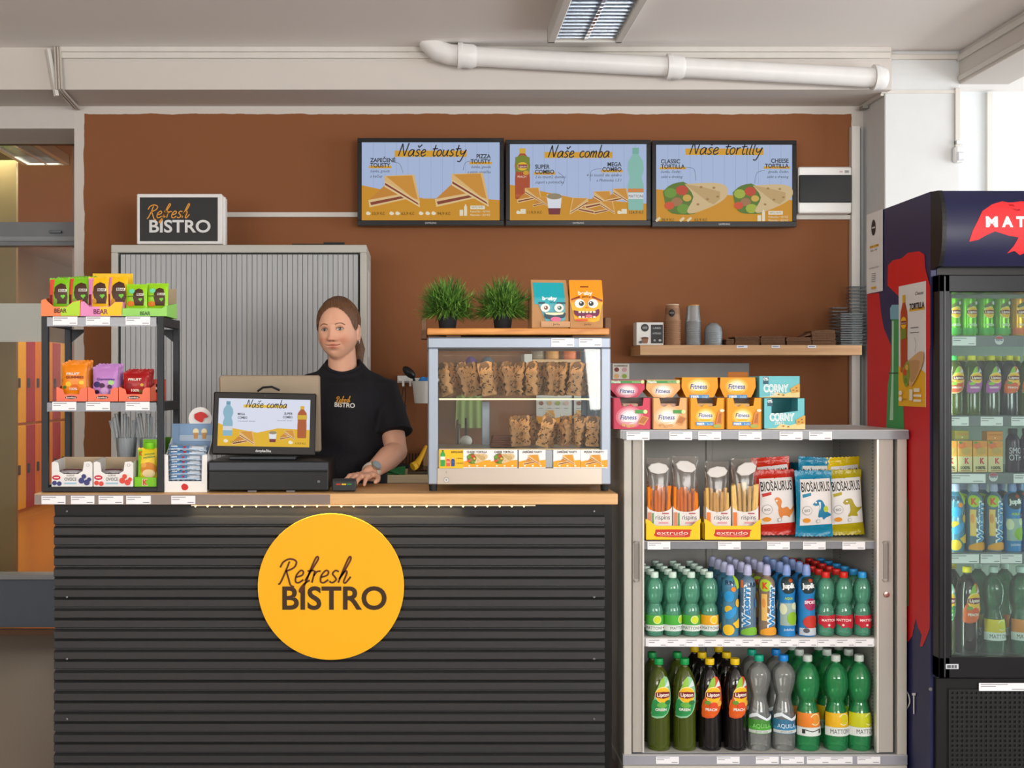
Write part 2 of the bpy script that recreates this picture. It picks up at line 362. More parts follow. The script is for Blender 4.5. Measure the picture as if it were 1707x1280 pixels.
# ------------------------------------------------------------------ pipes, trunking, boxes on the wall
pw = M('#e4e2e0', .35)
pp = thing('drain_pipe', 'white plastic drain pipe sloping along the ceiling beam', 'pipe', at(1120, 110, 5.77))
def q(px, py, D=5.77): return at(px, py, D)-at(1120, 110, 5.77)
MB().tube([q(775, 93), q(1465, 130)], .047, pw, 18).build('pipe', pp, smooth=True)
MB().tube([q(712, 60, 5.84), q(716, 72), q(730, 85), q(750, 91), q(775, 93)], .05, pw, 18).build('elbow', pp, smooth=True)
for a, b in ((763, 794), (1111, 1140), (1455, 1476)):
    f = lambda x: 93+(x-775)*37/690
    MB().tube([q(a, f(a)), q(a+7, f(a)), q(a+7.1, f(a)), q(b-6, f(b)), q(b, f(b))], [.062, .062, .057, .057, .049], pw, 18).build('coupling', pp, smooth=True)
cb = thing('cable_run', 'bundle of pale cables and trunking bending round the beam at its left end', 'cables', at(95, 120, 5.83))
def q(px, py, D=5.83): return at(px, py, D)-at(95, 120, 5.83)
for d in (0, 5, 9): MB().tube([q(91+d, 78), q(92+d, 100), q(94+d, 148, 5.82), q(98+d, 153, 5.85), q(124+d, 182, 6.18)], .006, M('#b9b0a6', .5), 8).build('cable', cb, smooth=True)
MB().tube([q(80, 82), q(94, 160)], .013, WTRIM, 4).build('trunking', cb)
tr = thing('cable_trunking', 'white cable trunking and hooks on the left face of the column', 'trunking', (2.285, 5.91, 2.81))
MB().box(-.015, 0, 0, .28, -.02, .01, WTRIM).build('channel', tr); MB().box(-.03, 0, .2, .25, -.035, -.02, M('#8d8a86')).build('bracket', tr)
ms = thing('motion_sensor', 'white motion sensor at the end of vertical trunking on the column', 'sensor', at(1596, 255, 5.9))
box('housing', ms, -.024, .024, -.035, .008, -.05, .03, M('#f0f0ee', .4), bevel=.01); box('lens', ms, -.02, .02, -.045, -.03, -.045, 0, M('#d9dde4', .3), bevel=.01)
box('conduit', ms, -.012, .012, -.006, .008, .03, .32, WTRIM); box('bracket', ms, -.012, .02, -.02, .008, .04, .06, M('#e2e2de'))
tag(box('wall_conduit', None, at(372, 0, 6.19).x, at(600, 0, 6.19).x, 6.18, 6.2, at(0, 362, 6.19).z, at(0, 354, 6.19).z, WTRIM), 'white horizontal conduit between the logo light box and the screens', 'conduit')
tag(box('wall_conduit', None, at(1326, 0, 6.19).x, at(1417.5, 0, 6.19).x, 6.18, 6.2, at(0, 366, 6.19).z, at(0, 358.5, 6.19).z, WTRIM), 'short white conduit under the fuse box', 'conduit')
ps = thing('trunking_post', 'tall white trunking post beside the column with a teal edge', 'trunking', at(1428, 700, 6.16))
box('channel', ps, at(1420, 0, 6.16).x-at(1428, 0, 6.16).x, .018, 0, .04, -1.0, 1.51, M('#dcd9d4', .4)); box('edge_strip', ps, .018, .024, .005, .04, -1.0, 1.5, M('#3d7f92', .4))
fb = thing('fuse_box', 'white wall fuse box with a dark tinted window right of the screens', 'fuse box', at(1374, 352, 6.1))
k = 6.1/F
box('housing', fb, -43*k, 46*k, 0, .1, -3*k, 74*k, M('#e9e8e6', .4), bevel=.006); box('window', fb, -42.5*k, 45*k, -.012, .002, 14*k, 60*k, M('#2a2c2e', .1), bevel=.004)
Pr(flat(6.1, (1374, 352))).text('m', 1402, 288, 5, '#b03048').rect(1408, 284, 1415, 288, '#9a9a9a').build('print', fb)
# ------------------------------------------------------------------ menu screens
SKY = '#b3c6ea'; YEL = '#e0a010'; INK = '#23252c'
SCR = dict(emit=.68)
def toast(p, x, y, s, fl=1):
    """two toasted sandwich triangles, about s wide"""
    X = lambda a: x+fl*a*s; Y = lambda b: y+b*s
    p.poly([(X(-.48), Y(.18)), (X(-.18), Y(-.1)), (X(.28), Y(.06)), (X(.15), Y(.14)), (X(-.46), Y(.28))], '#d08a2a')
    p.poly([(X(-.48), Y(.17)), (X(.18), Y(.05)), (X(.2), Y(.15)), (X(-.46), Y(.3))], '#ecc98c')
    p.poly([(X(-.45), Y(.21)), (X(.16), Y(.09)), (X(.17), Y(.13)), (X(-.43), Y(.26))], '#8a3a20')
    p.poly([(X(-.2), Y(-.25)), (X(.32), Y(-.27)), (X(.42), Y(.22)), (X(.36), Y(.24)), (X(-.2), Y(-.13))], '#e8bd78')
    p.poly([(X(-.17), Y(-.24)), (X(.28), Y(-.255)), (X(.38), Y(.16)), (X(.3), Y(.14))], '#d9962f')
    p.poly([(X(-.2), Y(-.16)), (X(.4), Y(.2)), (X(.42), Y(.3)), (X(-.2), Y(-.06))], '#efd09a')
    p.poly([(X(-.19), Y(-.13)), (X(.38), Y(.22)), (X(.4), Y(.26)), (X(-.19), Y(-.09))], '#8c3b22')
def wrap(p, x, y, s, green='#6f9a30', rot=0):
    ca, sa = math.cos(rot), math.sin(rot)
    R = lambda pts: [(x+(a*ca-b*sa)*s, y+(a*sa+b*ca)*s) for a, b in pts]
    p.poly(R([(-.5, -.1), (-.35, -.22), (-.1, -.22), (.05, .2), (-.2, .26), (-.42, .2)]), '#5c7a24', 3)
    for a, b, r, c in ((-.38, -.08, .1, green), (-.2, -.12, .1, '#c8442a'), (-.28, .06, .09, '#a8754a'), (-.4, .12, .08, '#d8502c'), (-.18, .17, .1, green), (-.12, 0, .07, '#d9b04a')):
        q0 = R([(a, b)])[0]; p.ell(q0[0], q0[1], r*s, r*s*.8, c, 10)
    p.poly(R([(-.16, -.22), (.3, -.24), (.5, -.18), (.5, -.02), (.3, .12), (-.02, .24), (-.12, .2), (-.02, -.02)]), '#dcc08e', 3)
    p.poly(R([(-.16, -.22), (.4, -.1), (.3, .1), (.1, -.02)]), '#c9a871', 2)
    for a, b in ((.1, -.17), (.3, -.16), (.2, .02), (.05, .1), (.36, -.02)):
        q0 = R([(a, b)])[0]; p.ell(q0[0], q0[1], .025*s, .018*s, '#a87f48', 8)
def pbottle(p, x, y0, y1, w, body, cap, lab, waist=.75):
    h = y1-y0
    p.rect(x-w*.2, y0, x+w*.2, y0+h*.1, cap)
    pts = [(.16, .1), (.45, .22), (.5, .34), (.5*waist, .48), (.48, .6), (.46, .98), (.4, 1)]
    p.poly([(x-a*w, y0+b*h) for a, b in pts]+[(x+a*w, y0+b*h) for a, b in pts[::-1]], body)
    p.rect(x-w*.47, y0+h*lab[1], x+w*.47, y0+h*lab[2], lab[0])
def cup(p, x, y, s):
    p.poly([(x-.3*s, y-.4*s), (x+.3*s, y-.4*s), (x+.22*s, y+.4*s), (x-.22*s, y+.4*s)], '#e8ecf4')
    p.poly([(x-.25*s, y+.15*s), (x+.25*s, y+.15*s), (x+.22*s, y+.4*s), (x-.22*s, y+.4*s)], '#7a2430'); p.ell(x, y-.32*s, .3*s, .12*s, '#9a8c6c')
def tv(x0, y0, x1, y1, label, draw, hill, D=6.1):
    cx, cy = (x0+x1)/2, (y0+y1)/2; k = D/F; W, H = (x1-x0)*k, (y1-y0)*k
    t = thing('menu_screen', label, 'screen', at(cx, cy, D), 'menu screens above the counter')
    fm = M('#17181a', .25)
    b = 7*k
    MB().box(-W/2, W/2, 0, .05, H/2-b, H/2, fm).box(-W/2, W/2, 0, .05, -H/2, -H/2+9*k, fm).box(-W/2, -W/2+b, 0, .05, -H/2+9*k, H/2-b, fm).box(W/2-b, W/2, 0, .05, -H/2+9*k, H/2-b, fm).build('bezel', t, bevel=.0015)
    box('back_cover', t, -W/2+.02, W/2-.02, .05, .1, -H/2+.03, H/2-.03, M('#101010', .5))
    P0 = Pr(flat(D, (cx, cy), .006), dl=.00025, **SCR)
    a, b_, c, d = x0+7, y0+7, x1-7, y1-9
    P0.rect(a, b_, c, d, SKY)
    for i in range(1, 12): P0.lift = .0012; P0.rect(a+(c-a)*i/12, b_, a+(c-a)*i/12+.7, d, '#9db2da')
    P0.lift = .0015; P0.poly([(a, d), (c, d), (c, b_+(d-b_)*hill[2]), (b_ and a+(c-a)*.85, b_+(d-b_)*(hill[2]-.02)), (a+(c-a)*hill[3], b_+(d-b_)*hill[1]), (a, b_+(d-b_)*hill[0])], '#d8960c')
    draw(P0); P0.build('display', t)
    Pr(flat(D, (cx, cy))).text('SAMSUNG', cx, y1-3, 3, '#c8c8c8').build('logo', t)
    box('wall_mount', t, -.1, .1, .1, .102, -.08, .08, fm)
    return t
def title(p, t, x0, x1, y, xh, tx0=None, tx1=None):
    p.rect(x0, y-xh*.85, x1, y+1, '#e2a51a'); p.script(t, (tx0 or x0+8), y, (tx1 or x1-8)-(tx0 or x0+8), xh, INK, 2.)
def small(p, lines, x, y, al): [p.text(t, x, y+8.5*i, 4.6, '#3a3f4c', al=al, shear=.3) for i, t in enumerate(lines)]
def head(p, lines, x, y, al):
    for i, t in enumerate(lines):
        W = textshape(t, .02)[2]*7.4*.86
        if i == 1: p.rect(x-2 if al == 'l' else x-W-2, y+8.5*i-2.5, x+W+2 if al == 'l' else x+2, y+8.5*i+1.6, '#e2a51a')
        p.text(t, x, y+8.5*i, 7.0, INK, w=W, al=al, bold=.025)
def cloud(p, x, y): p.ell(x, y, 4, 2.6, '#f2ead0', 12); p.ell(x-1, y-1.5, 2.4, 2, '#f2ead0', 10)
def drinkbox(p, x, y):
    p.rect(x, y, x+6, y+10, '#efe6cc'); p.rect(x+7.5, y-6, x+12.5, y+10, '#efe6cc'); p.rect(x+8.8, y-9, x+11.2, y-6, '#efe6cc')
    p.rect(x+18, y-7, x+42, y-1, '#f4edd8'); p.text('NAPOJ NAVÍC', x+30, y-2.6, 3.4, '#6b5518', w=20)
    p.text('Polotučka • 10,9 Kč', x+18, y+4.5, 3.6, '#f7efd8', w=33, al='l'); p.text('Mattonka • 20,9 Kč', x+18, y+10.2, 3.6, '#f7efd8', w=33, al='l')
def d1(p):
    title(p, 'Naše tousty', 658, 778, 260, 11, 664, 776)
    head(p, ['ZAPEČENÉ', 'TOUSTY'], 617, 270, 'l'); small(p, ['šunka, gouda', 'a kečup'], 617, 287, 'l')
    head(p, ['PIZZA', 'TOUSTY'], 818, 263.5, 'r'); small(p, ['šunka, gouda', 'a pizza omáčka'], 818, 280, 'r')
    p.stroke([(655, 270), (666, 273), (672, 288)], .6, '#5a5f70'); p.stroke([(790, 268), (776, 271), (772, 284)], .6, '#5a5f70')
    toast(p, 660, 317, 96); toast(p, 773, 315, 100)
    for x in (614, 653, 663, 702, 713, 723): cloud(p, x, 356)
    for x, t in ((620, '33,9 Kč'), (669, '63,9 Kč'), (729, '94,9 Kč')): p.text(t, x, 358.5, 5, '#5e4a12', al='l', bold=.01)
    drinkbox(p, 766, 350)
def d2(p):
    title(p, 'Naše comba', 908, 1021, 262, 10.5, 914, 1016)
    pbottle(p, 871, 247, 332, 26, '#b5481c', '#e0b22c', ('#c25a1a', .9, .95), .9)
    p.poly([(859, 262), (871, 258), (883, 262), (883, 286), (859, 286)], '#7d8a1e'); p.ell(871, 277, 9, 7, '#f0c020'); p.rect(863, 274, 879, 280, '#8a2028'); p.text('Lipton', 871, 279, 4, '#f3e6d0', bold=.01)
    p.text('PEACH', 870, 296, 3.5, '#f2dcc8', bold=.01); p.ell(877, 288, 5, 4, '#d9a01e', 10)
    head(p, ['SUPER', 'COMBO'], 892, 281, 'l'); small(p, ['2 ks toustů, domácí', 'jogurt a polotučka'], 892, 297, 'l')
    head(p, ['MEGA', 'COMBO'], 1036, 277, 'r'); small(p, ['4 ks toustů dle výběru', 'a Mattonka 1,5 l'], 1036, 294, 'r')
    p.stroke([(930, 287), (941, 297), (936, 310)], .6, '#5a5f70'); p.stroke([(1003, 281), (986, 285), (984, 302)], .6, '#5a5f70')
    toast(p, 884, 325, 46); toast(p, 902, 336, 30); cup(p, 924, 341, 42)
    toast(p, 970, 343, 50, -1); toast(p, 1000, 333, 54); toast(p, 1030, 326, 44); toast(p, 1008, 346, 40)
    pbottle(p, 1059, 247, 351, 27, '#8cc6b8', '#79b9a8', ('#e6e8ea', .72, .82), .72); p.rect(1046, 315, 1072, 321, '#e08a3a'); p.text('MATTONI', 1059, 330, 5, '#223a44', w=24)
    for x in (864, 1032): cloud(p, x, 355); p.rect(x+3, 349, x+12, 357, '#efe6cc')
    p.text('119,9 Kč', 879, 357, 5, '#5e4a12', al='l', bold=.01); p.text('124,9 Kč', 1048, 357, 5, '#5e4a12', al='l', bold=.01)
def d3(p):
    title(p, 'Naše tortilly', 1143, 1273, 257, 11.5, 1150, 1270)
    head(p, ['CLASSIC', 'TORTILLA'], 1102, 272, 'l'); small(p, ['šunka, čedar,', 'salát a dresing'], 1102, 288, 'l')
    head(p, ['CHEESE', 'TORTILLA'], 1315, 271, 'r'); small(p, ['gouda, čedar,', 'salát a dresing'], 1315, 288, 'r')
    p.stroke([(1143, 279), (1157, 282), (1160, 301)], .6, '#5a5f70'); p.stroke([(1275, 284), (1262, 288), (1258, 306)], .6, '#5a5f70')
    wrap(p, 1158, 330, 106); wrap(p, 1270, 331, 98, '#a8b838')
    for x in (1096, 1136, 1148): p.stroke([(x-3, 369), (x+4, 363)], 4, '#e9dcb4', 0)
    p.text('38,9 Kč', 1102, 369, 5, '#5e4a12', al='l', bold=.01); p.text('63,9 Kč', 1157, 369, 5, '#5e4a12', al='l', bold=.01)
    drinkbox(p, 1262, 359)
tv(596, 230, 840, 376, 'menu screen showing toasted sandwiches, nearest the logo light box', d1, (.55, .72, .74, .45))
tv(843, 233, 1085, 376, 'middle menu screen showing combo meals between two drink bottles', d2, (.53, .7, .78, .45))
tv(1087, 234, 1328, 378, 'menu screen showing two tortilla wraps, beside the fuse box', d3, (.58, .65, .72, .5))
# ------------------------------------------------------------------ logo light box on the tambour cabinet
def logo(p, x0, x1, ys, yb, hB, cR, cB, wR=None):
    """Refresh (script) over BISTRO (capitals), left/right of the capitals x0..x1, baseline yb"""
    W = x1-x0
    p.text('BISTRO', x0, yb, hB, cB, w=W, al='l', bold=.022); p.lift += .0004
    p.script('Refresh', x0-W*.03, ys, W*.66, hB*.52, cR, max(.9, W*.017), .28)
lb = thing('logo_light_box', 'white framed box with black front lettered in yellow and white, on the tambour cabinet', 'sign', at(300, 407, 5.72))
k = 5.72/F
wb = M('#e4e2e0', .5)
MB().box(-72*k, 70*k, 0, .16, 0, 84*k, wb).build('housing', lb, bevel=.004)
Pr(flat(5.72, (300, 407))).rect(233, 329, 363, 402, '#1b1b1c').build('front_panel', lb)
p = Pr(flat(5.72, (300, 407), -.0012)); logo(p, 249, 351, 363, 387, 21, '#e0982c', '#d8d8d8'); p.build('lettering', lb)
MB().box(70*k, 74*k, .03, .05, 0, 80*k, wb).build('side_clip', lb)
# ------------------------------------------------------------------ tambour cabinet behind the counter
D = 5.63; k = D/F
tc_ = thing('tambour_cabinet', 'tall grey metal cabinet with closed ribbed tambour doors behind the counter', 'cabinet', (at(398, 0, D).x, D, 0))
ztop = at(0, 408, D).z; hw = 213*k; gm = M('#b9b6ae', .45, .0, scale=4)
MB().box(-hw, hw, 0, .5, ztop-13*k, ztop, gm).box(-hw, -hw+11*k, 0, .5, 0, ztop-13*k, gm).box(hw-11*k, hw, 0, .5, 0, ztop-13*k, gm).box(-hw, hw, .48, .5, 0, ztop, gm).box(-hw, hw, 0, .5, 0, .08, gm).build('carcass', tc_, bevel=.003)
box('track', tc_, -hw+11*k, hw-11*k, .05, .06, .08, ztop-13*k, M('#5c5c5d', .6))
x = -hw+15*k; n = 0; sm = MB(); wd = 8.45*k
sm.prism([(0, .03), (.0004, .0115), (.002, .01), (wd-.003, .01), (wd-.0014, .0115), (wd-.001, .03)], .09, ztop-13*k-.008, M('#aeb0b2', .5, .0, var=.05, scale=3), 'z'); sme = sm.mesh()
while x < hw-14*k-wd*.5:
    mid = abs(x+wd/2+2*k) < wd*.6
    link('slat', sme, tc_, (x, 0 if not mid else -.004, 0)); x += wd
box('lock', tc_, -1*k, 1.5*k, .0, .01, 1.0, 1.02, M('#555', .4))
Pr(lambda u, v, o: (hw+o, u, v)).rect(.1, 1.5, .33, 1.92, '#d8cfd0').build('paper_sheet', tc_)
bl = thing('flat_tray', 'low black tray lying on top of the tambour cabinet', 'tray', (at(535, 0, 5.8).x, 5.8, ztop+.001)); box('base', bl, -.13, .12, -.1, .1, 0, .012, M('#222', .5)); box('rim', bl, .02, .12, -.1, -.08, .012, .02, M('#222', .5))
# ------------------------------------------------------------------ product builders
ORD = ['first', 'second', 'third', 'fourth', 'fifth', 'sixth', 'seventh', 'eighth', 'ninth', 'tenth', 'eleventh', 'twelfth', 'thirteenth', 'fourteenth', 'fifteenth', 'sixteenth', 'seventeenth', 'eighteenth', 'nineteenth', 'twentieth', 'twenty-first', 'twenty-second', 'twenty-third', 'twenty-fourth']
def pouch_fn(w, h, d, seal=.07, top=.07, taper=0., pinch=.05):
    """front surface of a filled pouch standing at z=0..h, centre y=0"""
    def t(a, b):           # a in -1..1, b in 0..1
        e = max(0, 1-abs(a)**2.6); q = (b-seal)/(1-seal-top); q = min(1, max(0, q))
        return d/2*e**.6*(math.sin(PI*q)**.55 if 0 < q < 1 else 0)+.0012
    def ww(b): return w/2*(1-taper*b)*(1-pinch*math.sin(PI*b))
    def surf(a, b, o=0): return (a*ww(b), -t(a, b)-o, b*h)
    def inv(x, z, o=0):
        b = min(1, max(0, z/h)); a = min(1, max(-1, x/ww(b))); return (x, -t(a, b)-o, z)
    return surf, inv, t, ww
def pouch(name, parent, w, h, d, mat, zig=True, nu=14, nv=18, **kw):
    surf, inv, t, ww = pouch_fn(w, h, d, **kw); m = MB()
    wob = lambda i, j: .0009*math.sin(i*2.1+j*1.7)+.0007*math.sin(i*.9-j*2.9)
    def fr(u, v):
        x, y, z = surf(2*u-1, v); return (x, y+wob(u*nu, v*nv), z+(.0015*((round(u*nu) % 2)*2-1) if zig and v in (0, 1) else 0))
    def bk(u, v):
        x, y, z = surf(1-2*u, v); return (x, -y, z+(.0015*((round(u*nu) % 2)*2-1) if zig and v in (0, 1) else 0))
    m.grid(fr, nu, nv, mat).grid(bk, nu, nv, mat); o = m.build(name, parent, smooth='all')
    o.location.z = .0015*zig
    return o, inv
def onpouch(inv, D, ref):
    k = D/F
    return lambda u, v, o: inv((u-ref[0])*k, (ref[1]-v)*k, o+.001)
def tagmesh(w, h, cache={}):
    key = (round(w, 4), round(h, 4))
    if key not in cache:
        m = MB().box(-w/2, w/2, -.001, 0, -h/2, h/2, M('#f1f1f4', .35, var=.01)); g = M('#8c8c92', .6)
        for x0, x1, z in ((-.46, .1, .28), (-.46, -.15, .02), (.18, .44, -.34)): m.box(w*x0, w*x1, -.0013, -.001, h*z, h*(z+.09), g)
        cache[key] = m.mesh()
    return cache[key]
def ptags(parent, D, ref, y, boxes):
    k = D/F
    for (x0, y0, x1, y1) in boxes: link('price_tag', tagmesh((x1-x0)*k, (y1-y0)*k), parent, (((x0+x1)/2-ref[0])*k, y, (ref[1]-(y0+y1)/2)*k))
def tray(name, label, D, front, depth, mat, back=None, sides=None, inner=None, group=None, cat='display box', rear=True):
    """open display carton; front = outline of its front panel in photo units, lowest points first pair (left, right)"""
    x0 = min(p[0] for p in front); x1 = max(p[0] for p in front); yb = max(p[1] for p in front); cx = (x0+x1)/2; k = D/F
    t = thing(name, label, cat, at(cx, yb, D), group); L = lambda p: ((p[0]-cx)*k, (yb-p[1])*k)
    W = (x1-x0)/2*k-.0012; hl = max(yb-p[1] for p in front)*k; hb = (yb-back)*k if back else hl
    m = MB().prism([L(p) for p in front], 0, .002, mat); im = inner or M('#b9a58a', .8)
    m.box(-W, W, .002, depth, 0, .002, mat); m.box(-W, W, depth, depth+.002, 0, hb, im if rear else mat)
    hs = (yb-sides)*k if sides else hl
    for s in (-1, 1): m.prism([(0.002, .002), (depth, .002), (depth, min(hb, hs*1.4)), (.03, hs), (.002, hl*.9)], s*W-.001, s*W+.001, mat, 'x')
    m.build('carton', t)
    return t, flat(D, (cx, yb)), (cx, yb)
def pack(name, label, D, x0, y0, x1, y1, col, draw=None, d=.02, dy=0., rx=-.08, ry=0., group=None, cat='snack pouch', part='bag', mk={}, **kw):
    cx = (x0+x1)/2; k = D/F; w, h = (x1-x0)*k, (y1-y0)*k
    loc = at(cx, y1, D); loc.y += dy
    t = thing(name, label, cat, loc, group)
    o, inv = pouch(part, t, w, h, d, M(col, **{**dict(rough=.32, bump=.12, scale=60), **mk}), **kw)
    t.rotation_euler = (rx, ry, 0)
    if draw:
        p = Pr(onpouch(inv, D, (cx, y1)), step=3); draw(p, x0, y0, x1, y1); p.build('print', t)
    return t
# ------------------------------------------------------------------ counter
CZ = 1.006
ct = thing('service_counter', 'black corrugated metal counter front with a round yellow logo on it', 'counter', (at(549, 0, 4.02).x, 4.02, 0))
hw = 459*4.02/F; prof = []; z = .03; pit = .0693
cm = M('#3a3a3b', .5, .35, var=.08, scale=3, stretch=(.3, 1, 30))
n = int((.965-.03)/pit)
for i in range(n):
    b = .03+i*pit
    prof += [(0, b), (-.004, b+.004), (-.0045, b+.026), (.012, b+.032), (.012, b+.036), (-.002, b+.0405), (-.0025, b+.0625), (.012, b+.068)]
prof.append((0, .966))
MB().prism(prof+[(.016, .966), (.016, .03)], -hw, hw, cm, 'x').build('corrugated_panel', ct)
box('carcass', ct, -hw+.02, hw-.01, .018, .33, 0, .966, M('#121213', .5)); box('side_panel', ct, hw-.01, hw+.04, .1, .33, 0, .966, M('#161414', .25))
sc = MB().lathe([(.004, 0), (.004, .002), (.002, .003)], M('#77797c', .3, .9), 8).mesh()
for px in (112, 990):
    for py in (852, 995, 1098, 1198): o = link('screw', sc, ct, (at(px, 0, 4.02).x-ct.location.x, -.004, at(0, py, 4.02).z)); o.rotation_euler.x = PI/2
OAK = woodmat('#cf9d66', '#e0b47c', .4)
wt = thing('worktop', 'light oak worktop lying on the black corrugated counter', 'worktop', (at(543, 0, 4).x, 4.0, CZ-.038))
a, b = at(57, 0, 4).x-wt.location.x, at(1030, 0, 4).x-wt.location.x
box('board', wt, a, b, 0, .41, 0, .0365, OAK, bevel=.002)
box('price_rail', wt, a+.002, at(550, 0, 4).x-wt.location.x, -.004, 0, .001, .034, clearmat('#e9e4e2', '#b2a39c', .45, .25, 'rail'), bevel=0)
ptags(wt, 4.0, (543, 841), -.0045, [(70, 826, 110, 840), (119, 826, 158, 840), (165, 826, 206, 840), (211, 826, 252, 840), (286, 826, 326, 840)])
ls = thing('led_strip', 'strip of small warm lights under the front edge of the worktop', 'lights', (wt.location.x, 4.006, CZ-.0415))
box('tape', ls, -.45, .7, 0, .006, -.002, .002, M('#e8d9b8', .5), bevel=0)
dm = MB().ball((0, 0, 0), .0026, M('#ffd590', emit=6.), 8, 6).mesh()
for i in range(28): link('diode', dm, ls, (-.435+i*.0406, -.004, -.003))
for i in range(3):
    l = bpy.data.lights.new('led_glow', 'AREA'); l.shape = 'RECTANGLE'; l.size = .3; l.size_y = .006; l.energy = .35; l.color = (1, .8, .5)
    o = bpy.data.objects.new('led_glow', l); COL.objects.link(o); o.parent = ls; o.location = (-.3+i*.3, -.001, -.007)
ld = thing('logo_disc', 'round yellow sign with brown lettering fixed to the black counter front', 'sign', at(552, 977, 4.012))
r = 122*4.0/F
MB().lathe([(r, 0), (r, .012)], M('#f2b008', .5, var=.03, scale=2), 96).build('disc', ld, bevel=.001, smooth=True).rotation_euler.x = PI/2
p = Pr(flat(4.0, (552, 977), -.0125)); logo(p, 471, 645, 970, 1014, 39, '#5a2a10', '#3a2510'); p.build('lettering', ld)
# ------------------------------------------------------------------ black display rack
D = 4.05; k = D/F; ref = (170, 821)
BK = M('#24262a', .45, .2)
rk = thing('display_rack', 'black metal three-tier display rack at the left end of the counter', 'rack', (at(170, 0, D).x, D, CZ))
lx = lambda px: (px-170)*k
zz = lambda py: HC+(HY-py)*k-CZ
dp = .285; T = 10.5*k
for nx, x in ((0, lx(69)), (1, lx(272)-T)):
    for y in (0, dp-T): box('post', rk, x, x+T, y, y+T, 0, zz(527), BK)
    for zt in (527, 669): box('side_rail', rk, x, x+T, T, dp-T, zz(zt)-16*k, zz(zt)-1*k, BK)
    box('side_rail', rk, x, x+T, T, dp-T, 0, T, BK)
    s = 1 if nx == 0 else -1
    MB().prism([(x+(T if s > 0 else 0), zz(543)), (x+(T if s > 0 else 0)+s*22*k, zz(543)), (x+(T if s > 0 else 0)+s*22*k, zz(548)), (x+(T if s > 0 else 0), zz(566))], dp-.012, dp-.006, BK).build('gusset', rk)
for zt in (527, 669): box('shelf_board', rk, lx(69)+T*.2, lx(272)-T*.2, .004, dp, zz(zt)-.013, zz(zt)-.001, BK)
box('base_board', rk, lx(79), lx(262), .002, dp, 0, zz(812.3), BK)
rail = clearmat('#c9cad6', '#5c5c68', .6, .2, 'darkrail')
for a in (529, 671): box('price_rail', rk, lx(79), lx(261), -.004, 0, zz(a+15), zz(a), rail, bevel=0)
ptags(rk, D, ref, -.0045, [(89, 529, 130, 543), (144, 529, 184, 543), (210, 529, 251, 543), (88, 671, 128, 685), (144, 671, 184, 685), (210, 671, 250, 685)])
def bear(p, x, y, s, heart='#6fc22e', word='BEAR'):
    p.poly([(x-.18*s, y-.42*s), (x-.02*s, y-.5*s), (x+.2*s, y-.42*s), (x+.28*s, y-.1*s), (x+.3*s, y+.2*s), (x+.26*s, y+.5*s), (x+.08*s, y+.5*s), (x+.05*s, y+.3*s), (x-.02*s, y+.3*s), (x-.06*s, y+.5*s), (x-.22*s, y+.5*s), (x-.14*s, y+.1*s), (x-.34*s, y-.02*s), (x-.32*s, y-.08*s), (x-.1*s, y-.08*s), (x-.08*s, y-.26*s), (x-.3*s, y-.3*s)], '#4a2a18')
    p.rect(x-.12*s, y-.2*s, x+.26*s, y-.07*s, '#f3efe6'); p.text(word, x+.07*s, y-.09*s, .1*s, '#3a2214', w=.34*s, bold=.03)
    p.ell(x+.05*s, y+.14*s, .06*s, .06*s, heart, 10); p.ell(x+.15*s, y+.13*s, .06*s, .06*s, heart, 10); p.poly([(x, y+.16*s), (x+.2*s, y+.15*s), (x+.11*s, y+.28*s)], heart)
def bearpack(side, main):
    def f(p, x0, y0, x1, y1):
        w = x1-x0
        if side: p.poly([(x0+1, y0+2), (x0+w*.26, y0+1), (x0+w*.22, y1-2), (x0+1, y1-2)], side); p.rect(x0+w*.06, y0+(y1-y0)*.55, x0+w*.2, y1-6, '#7a1f28')
        bear(p, x0+w*.62, y0+(y1-y0)*.5, (y1-y0)*.68)
        if not side: p.ell(x0+w*.25, y1-10, w*.18, 4.5, '#d97a1e', 14); p.ell(x0+w*.3, y0+(y1-y0)*.28, w*.14, 4, '#6fd8a8', 12); p.rect(x0+w*.1, y0+(y1-y0)*.46, x0+w*.42, y0+(y1-y0)*.5, '#5a7a18')
        else: p.ell(x0+w*.36, y1-12, w*.1, 5, '#7a9a2a' if side != '#e58ac2' else '#c98a1e', 12)
    return f
DR = 4.07
rk_ = M('#f08a5a', .5)
t, fl, _ = tray('snack_carton', 'orange and lime carton of green fruit snack pouches, leftmost on the rack top', DR, [(68, 527), (133, 527), (134, 500), (121, 503), (111, 511), (90, 511), (80, 503), (76, 498), (69, 500)], .16, M('#f58a55', .5), back=478, group='fruit snack cartons on the rack')
p = Pr(fl); p.poly([(102, 526.5), (133, 526.5), (133.5, 501), (121, 504), (111, 512), (100, 512)], '#b6e02e'); p.text('BEAR', 101, 521, 7, '#5a2a18', w=21, bold=.03); p.build('print', t)
t, fl, _ = tray('snack_carton', 'pink and yellow carton of yellow fruit snack pouches with a tall back panel', DR, [(134, 527), (203, 527), (205, 503), (192, 503), (183, 511), (149, 511), (140, 502), (135, 503)], .15, M('#ee93c6', .5), back=449, inner=M('#f5c414', .5), group='fruit snack cartons on the rack')
p = Pr(fl); p.poly([(168, 526.5), (202.5, 526.5), (204.5, 503.5), (192, 503.5), (183, 511.5), (166, 511.5)], '#f7c814'); p.text('BEAR', 168, 523, 8, '#7a2450', w=24, bold=.03); p.build('print', t)
t, fl, _ = tray('snack_carton', 'pale green carton of lime fruit snack pouches at the right of the rack top', DR, [(203, 527), (278, 527), (278, 508), (270, 514), (206, 514), (203, 511)], .17, M('#9bdc6a', .5), back=475, group='fruit snack cartons on the rack')
p = Pr(fl); p.text('BEAR', 242, 525, 6, '#2f5a1c', w=17, bold=.03); p.build('print', t)
G1 = 'fruit snack pouches on the rack top'
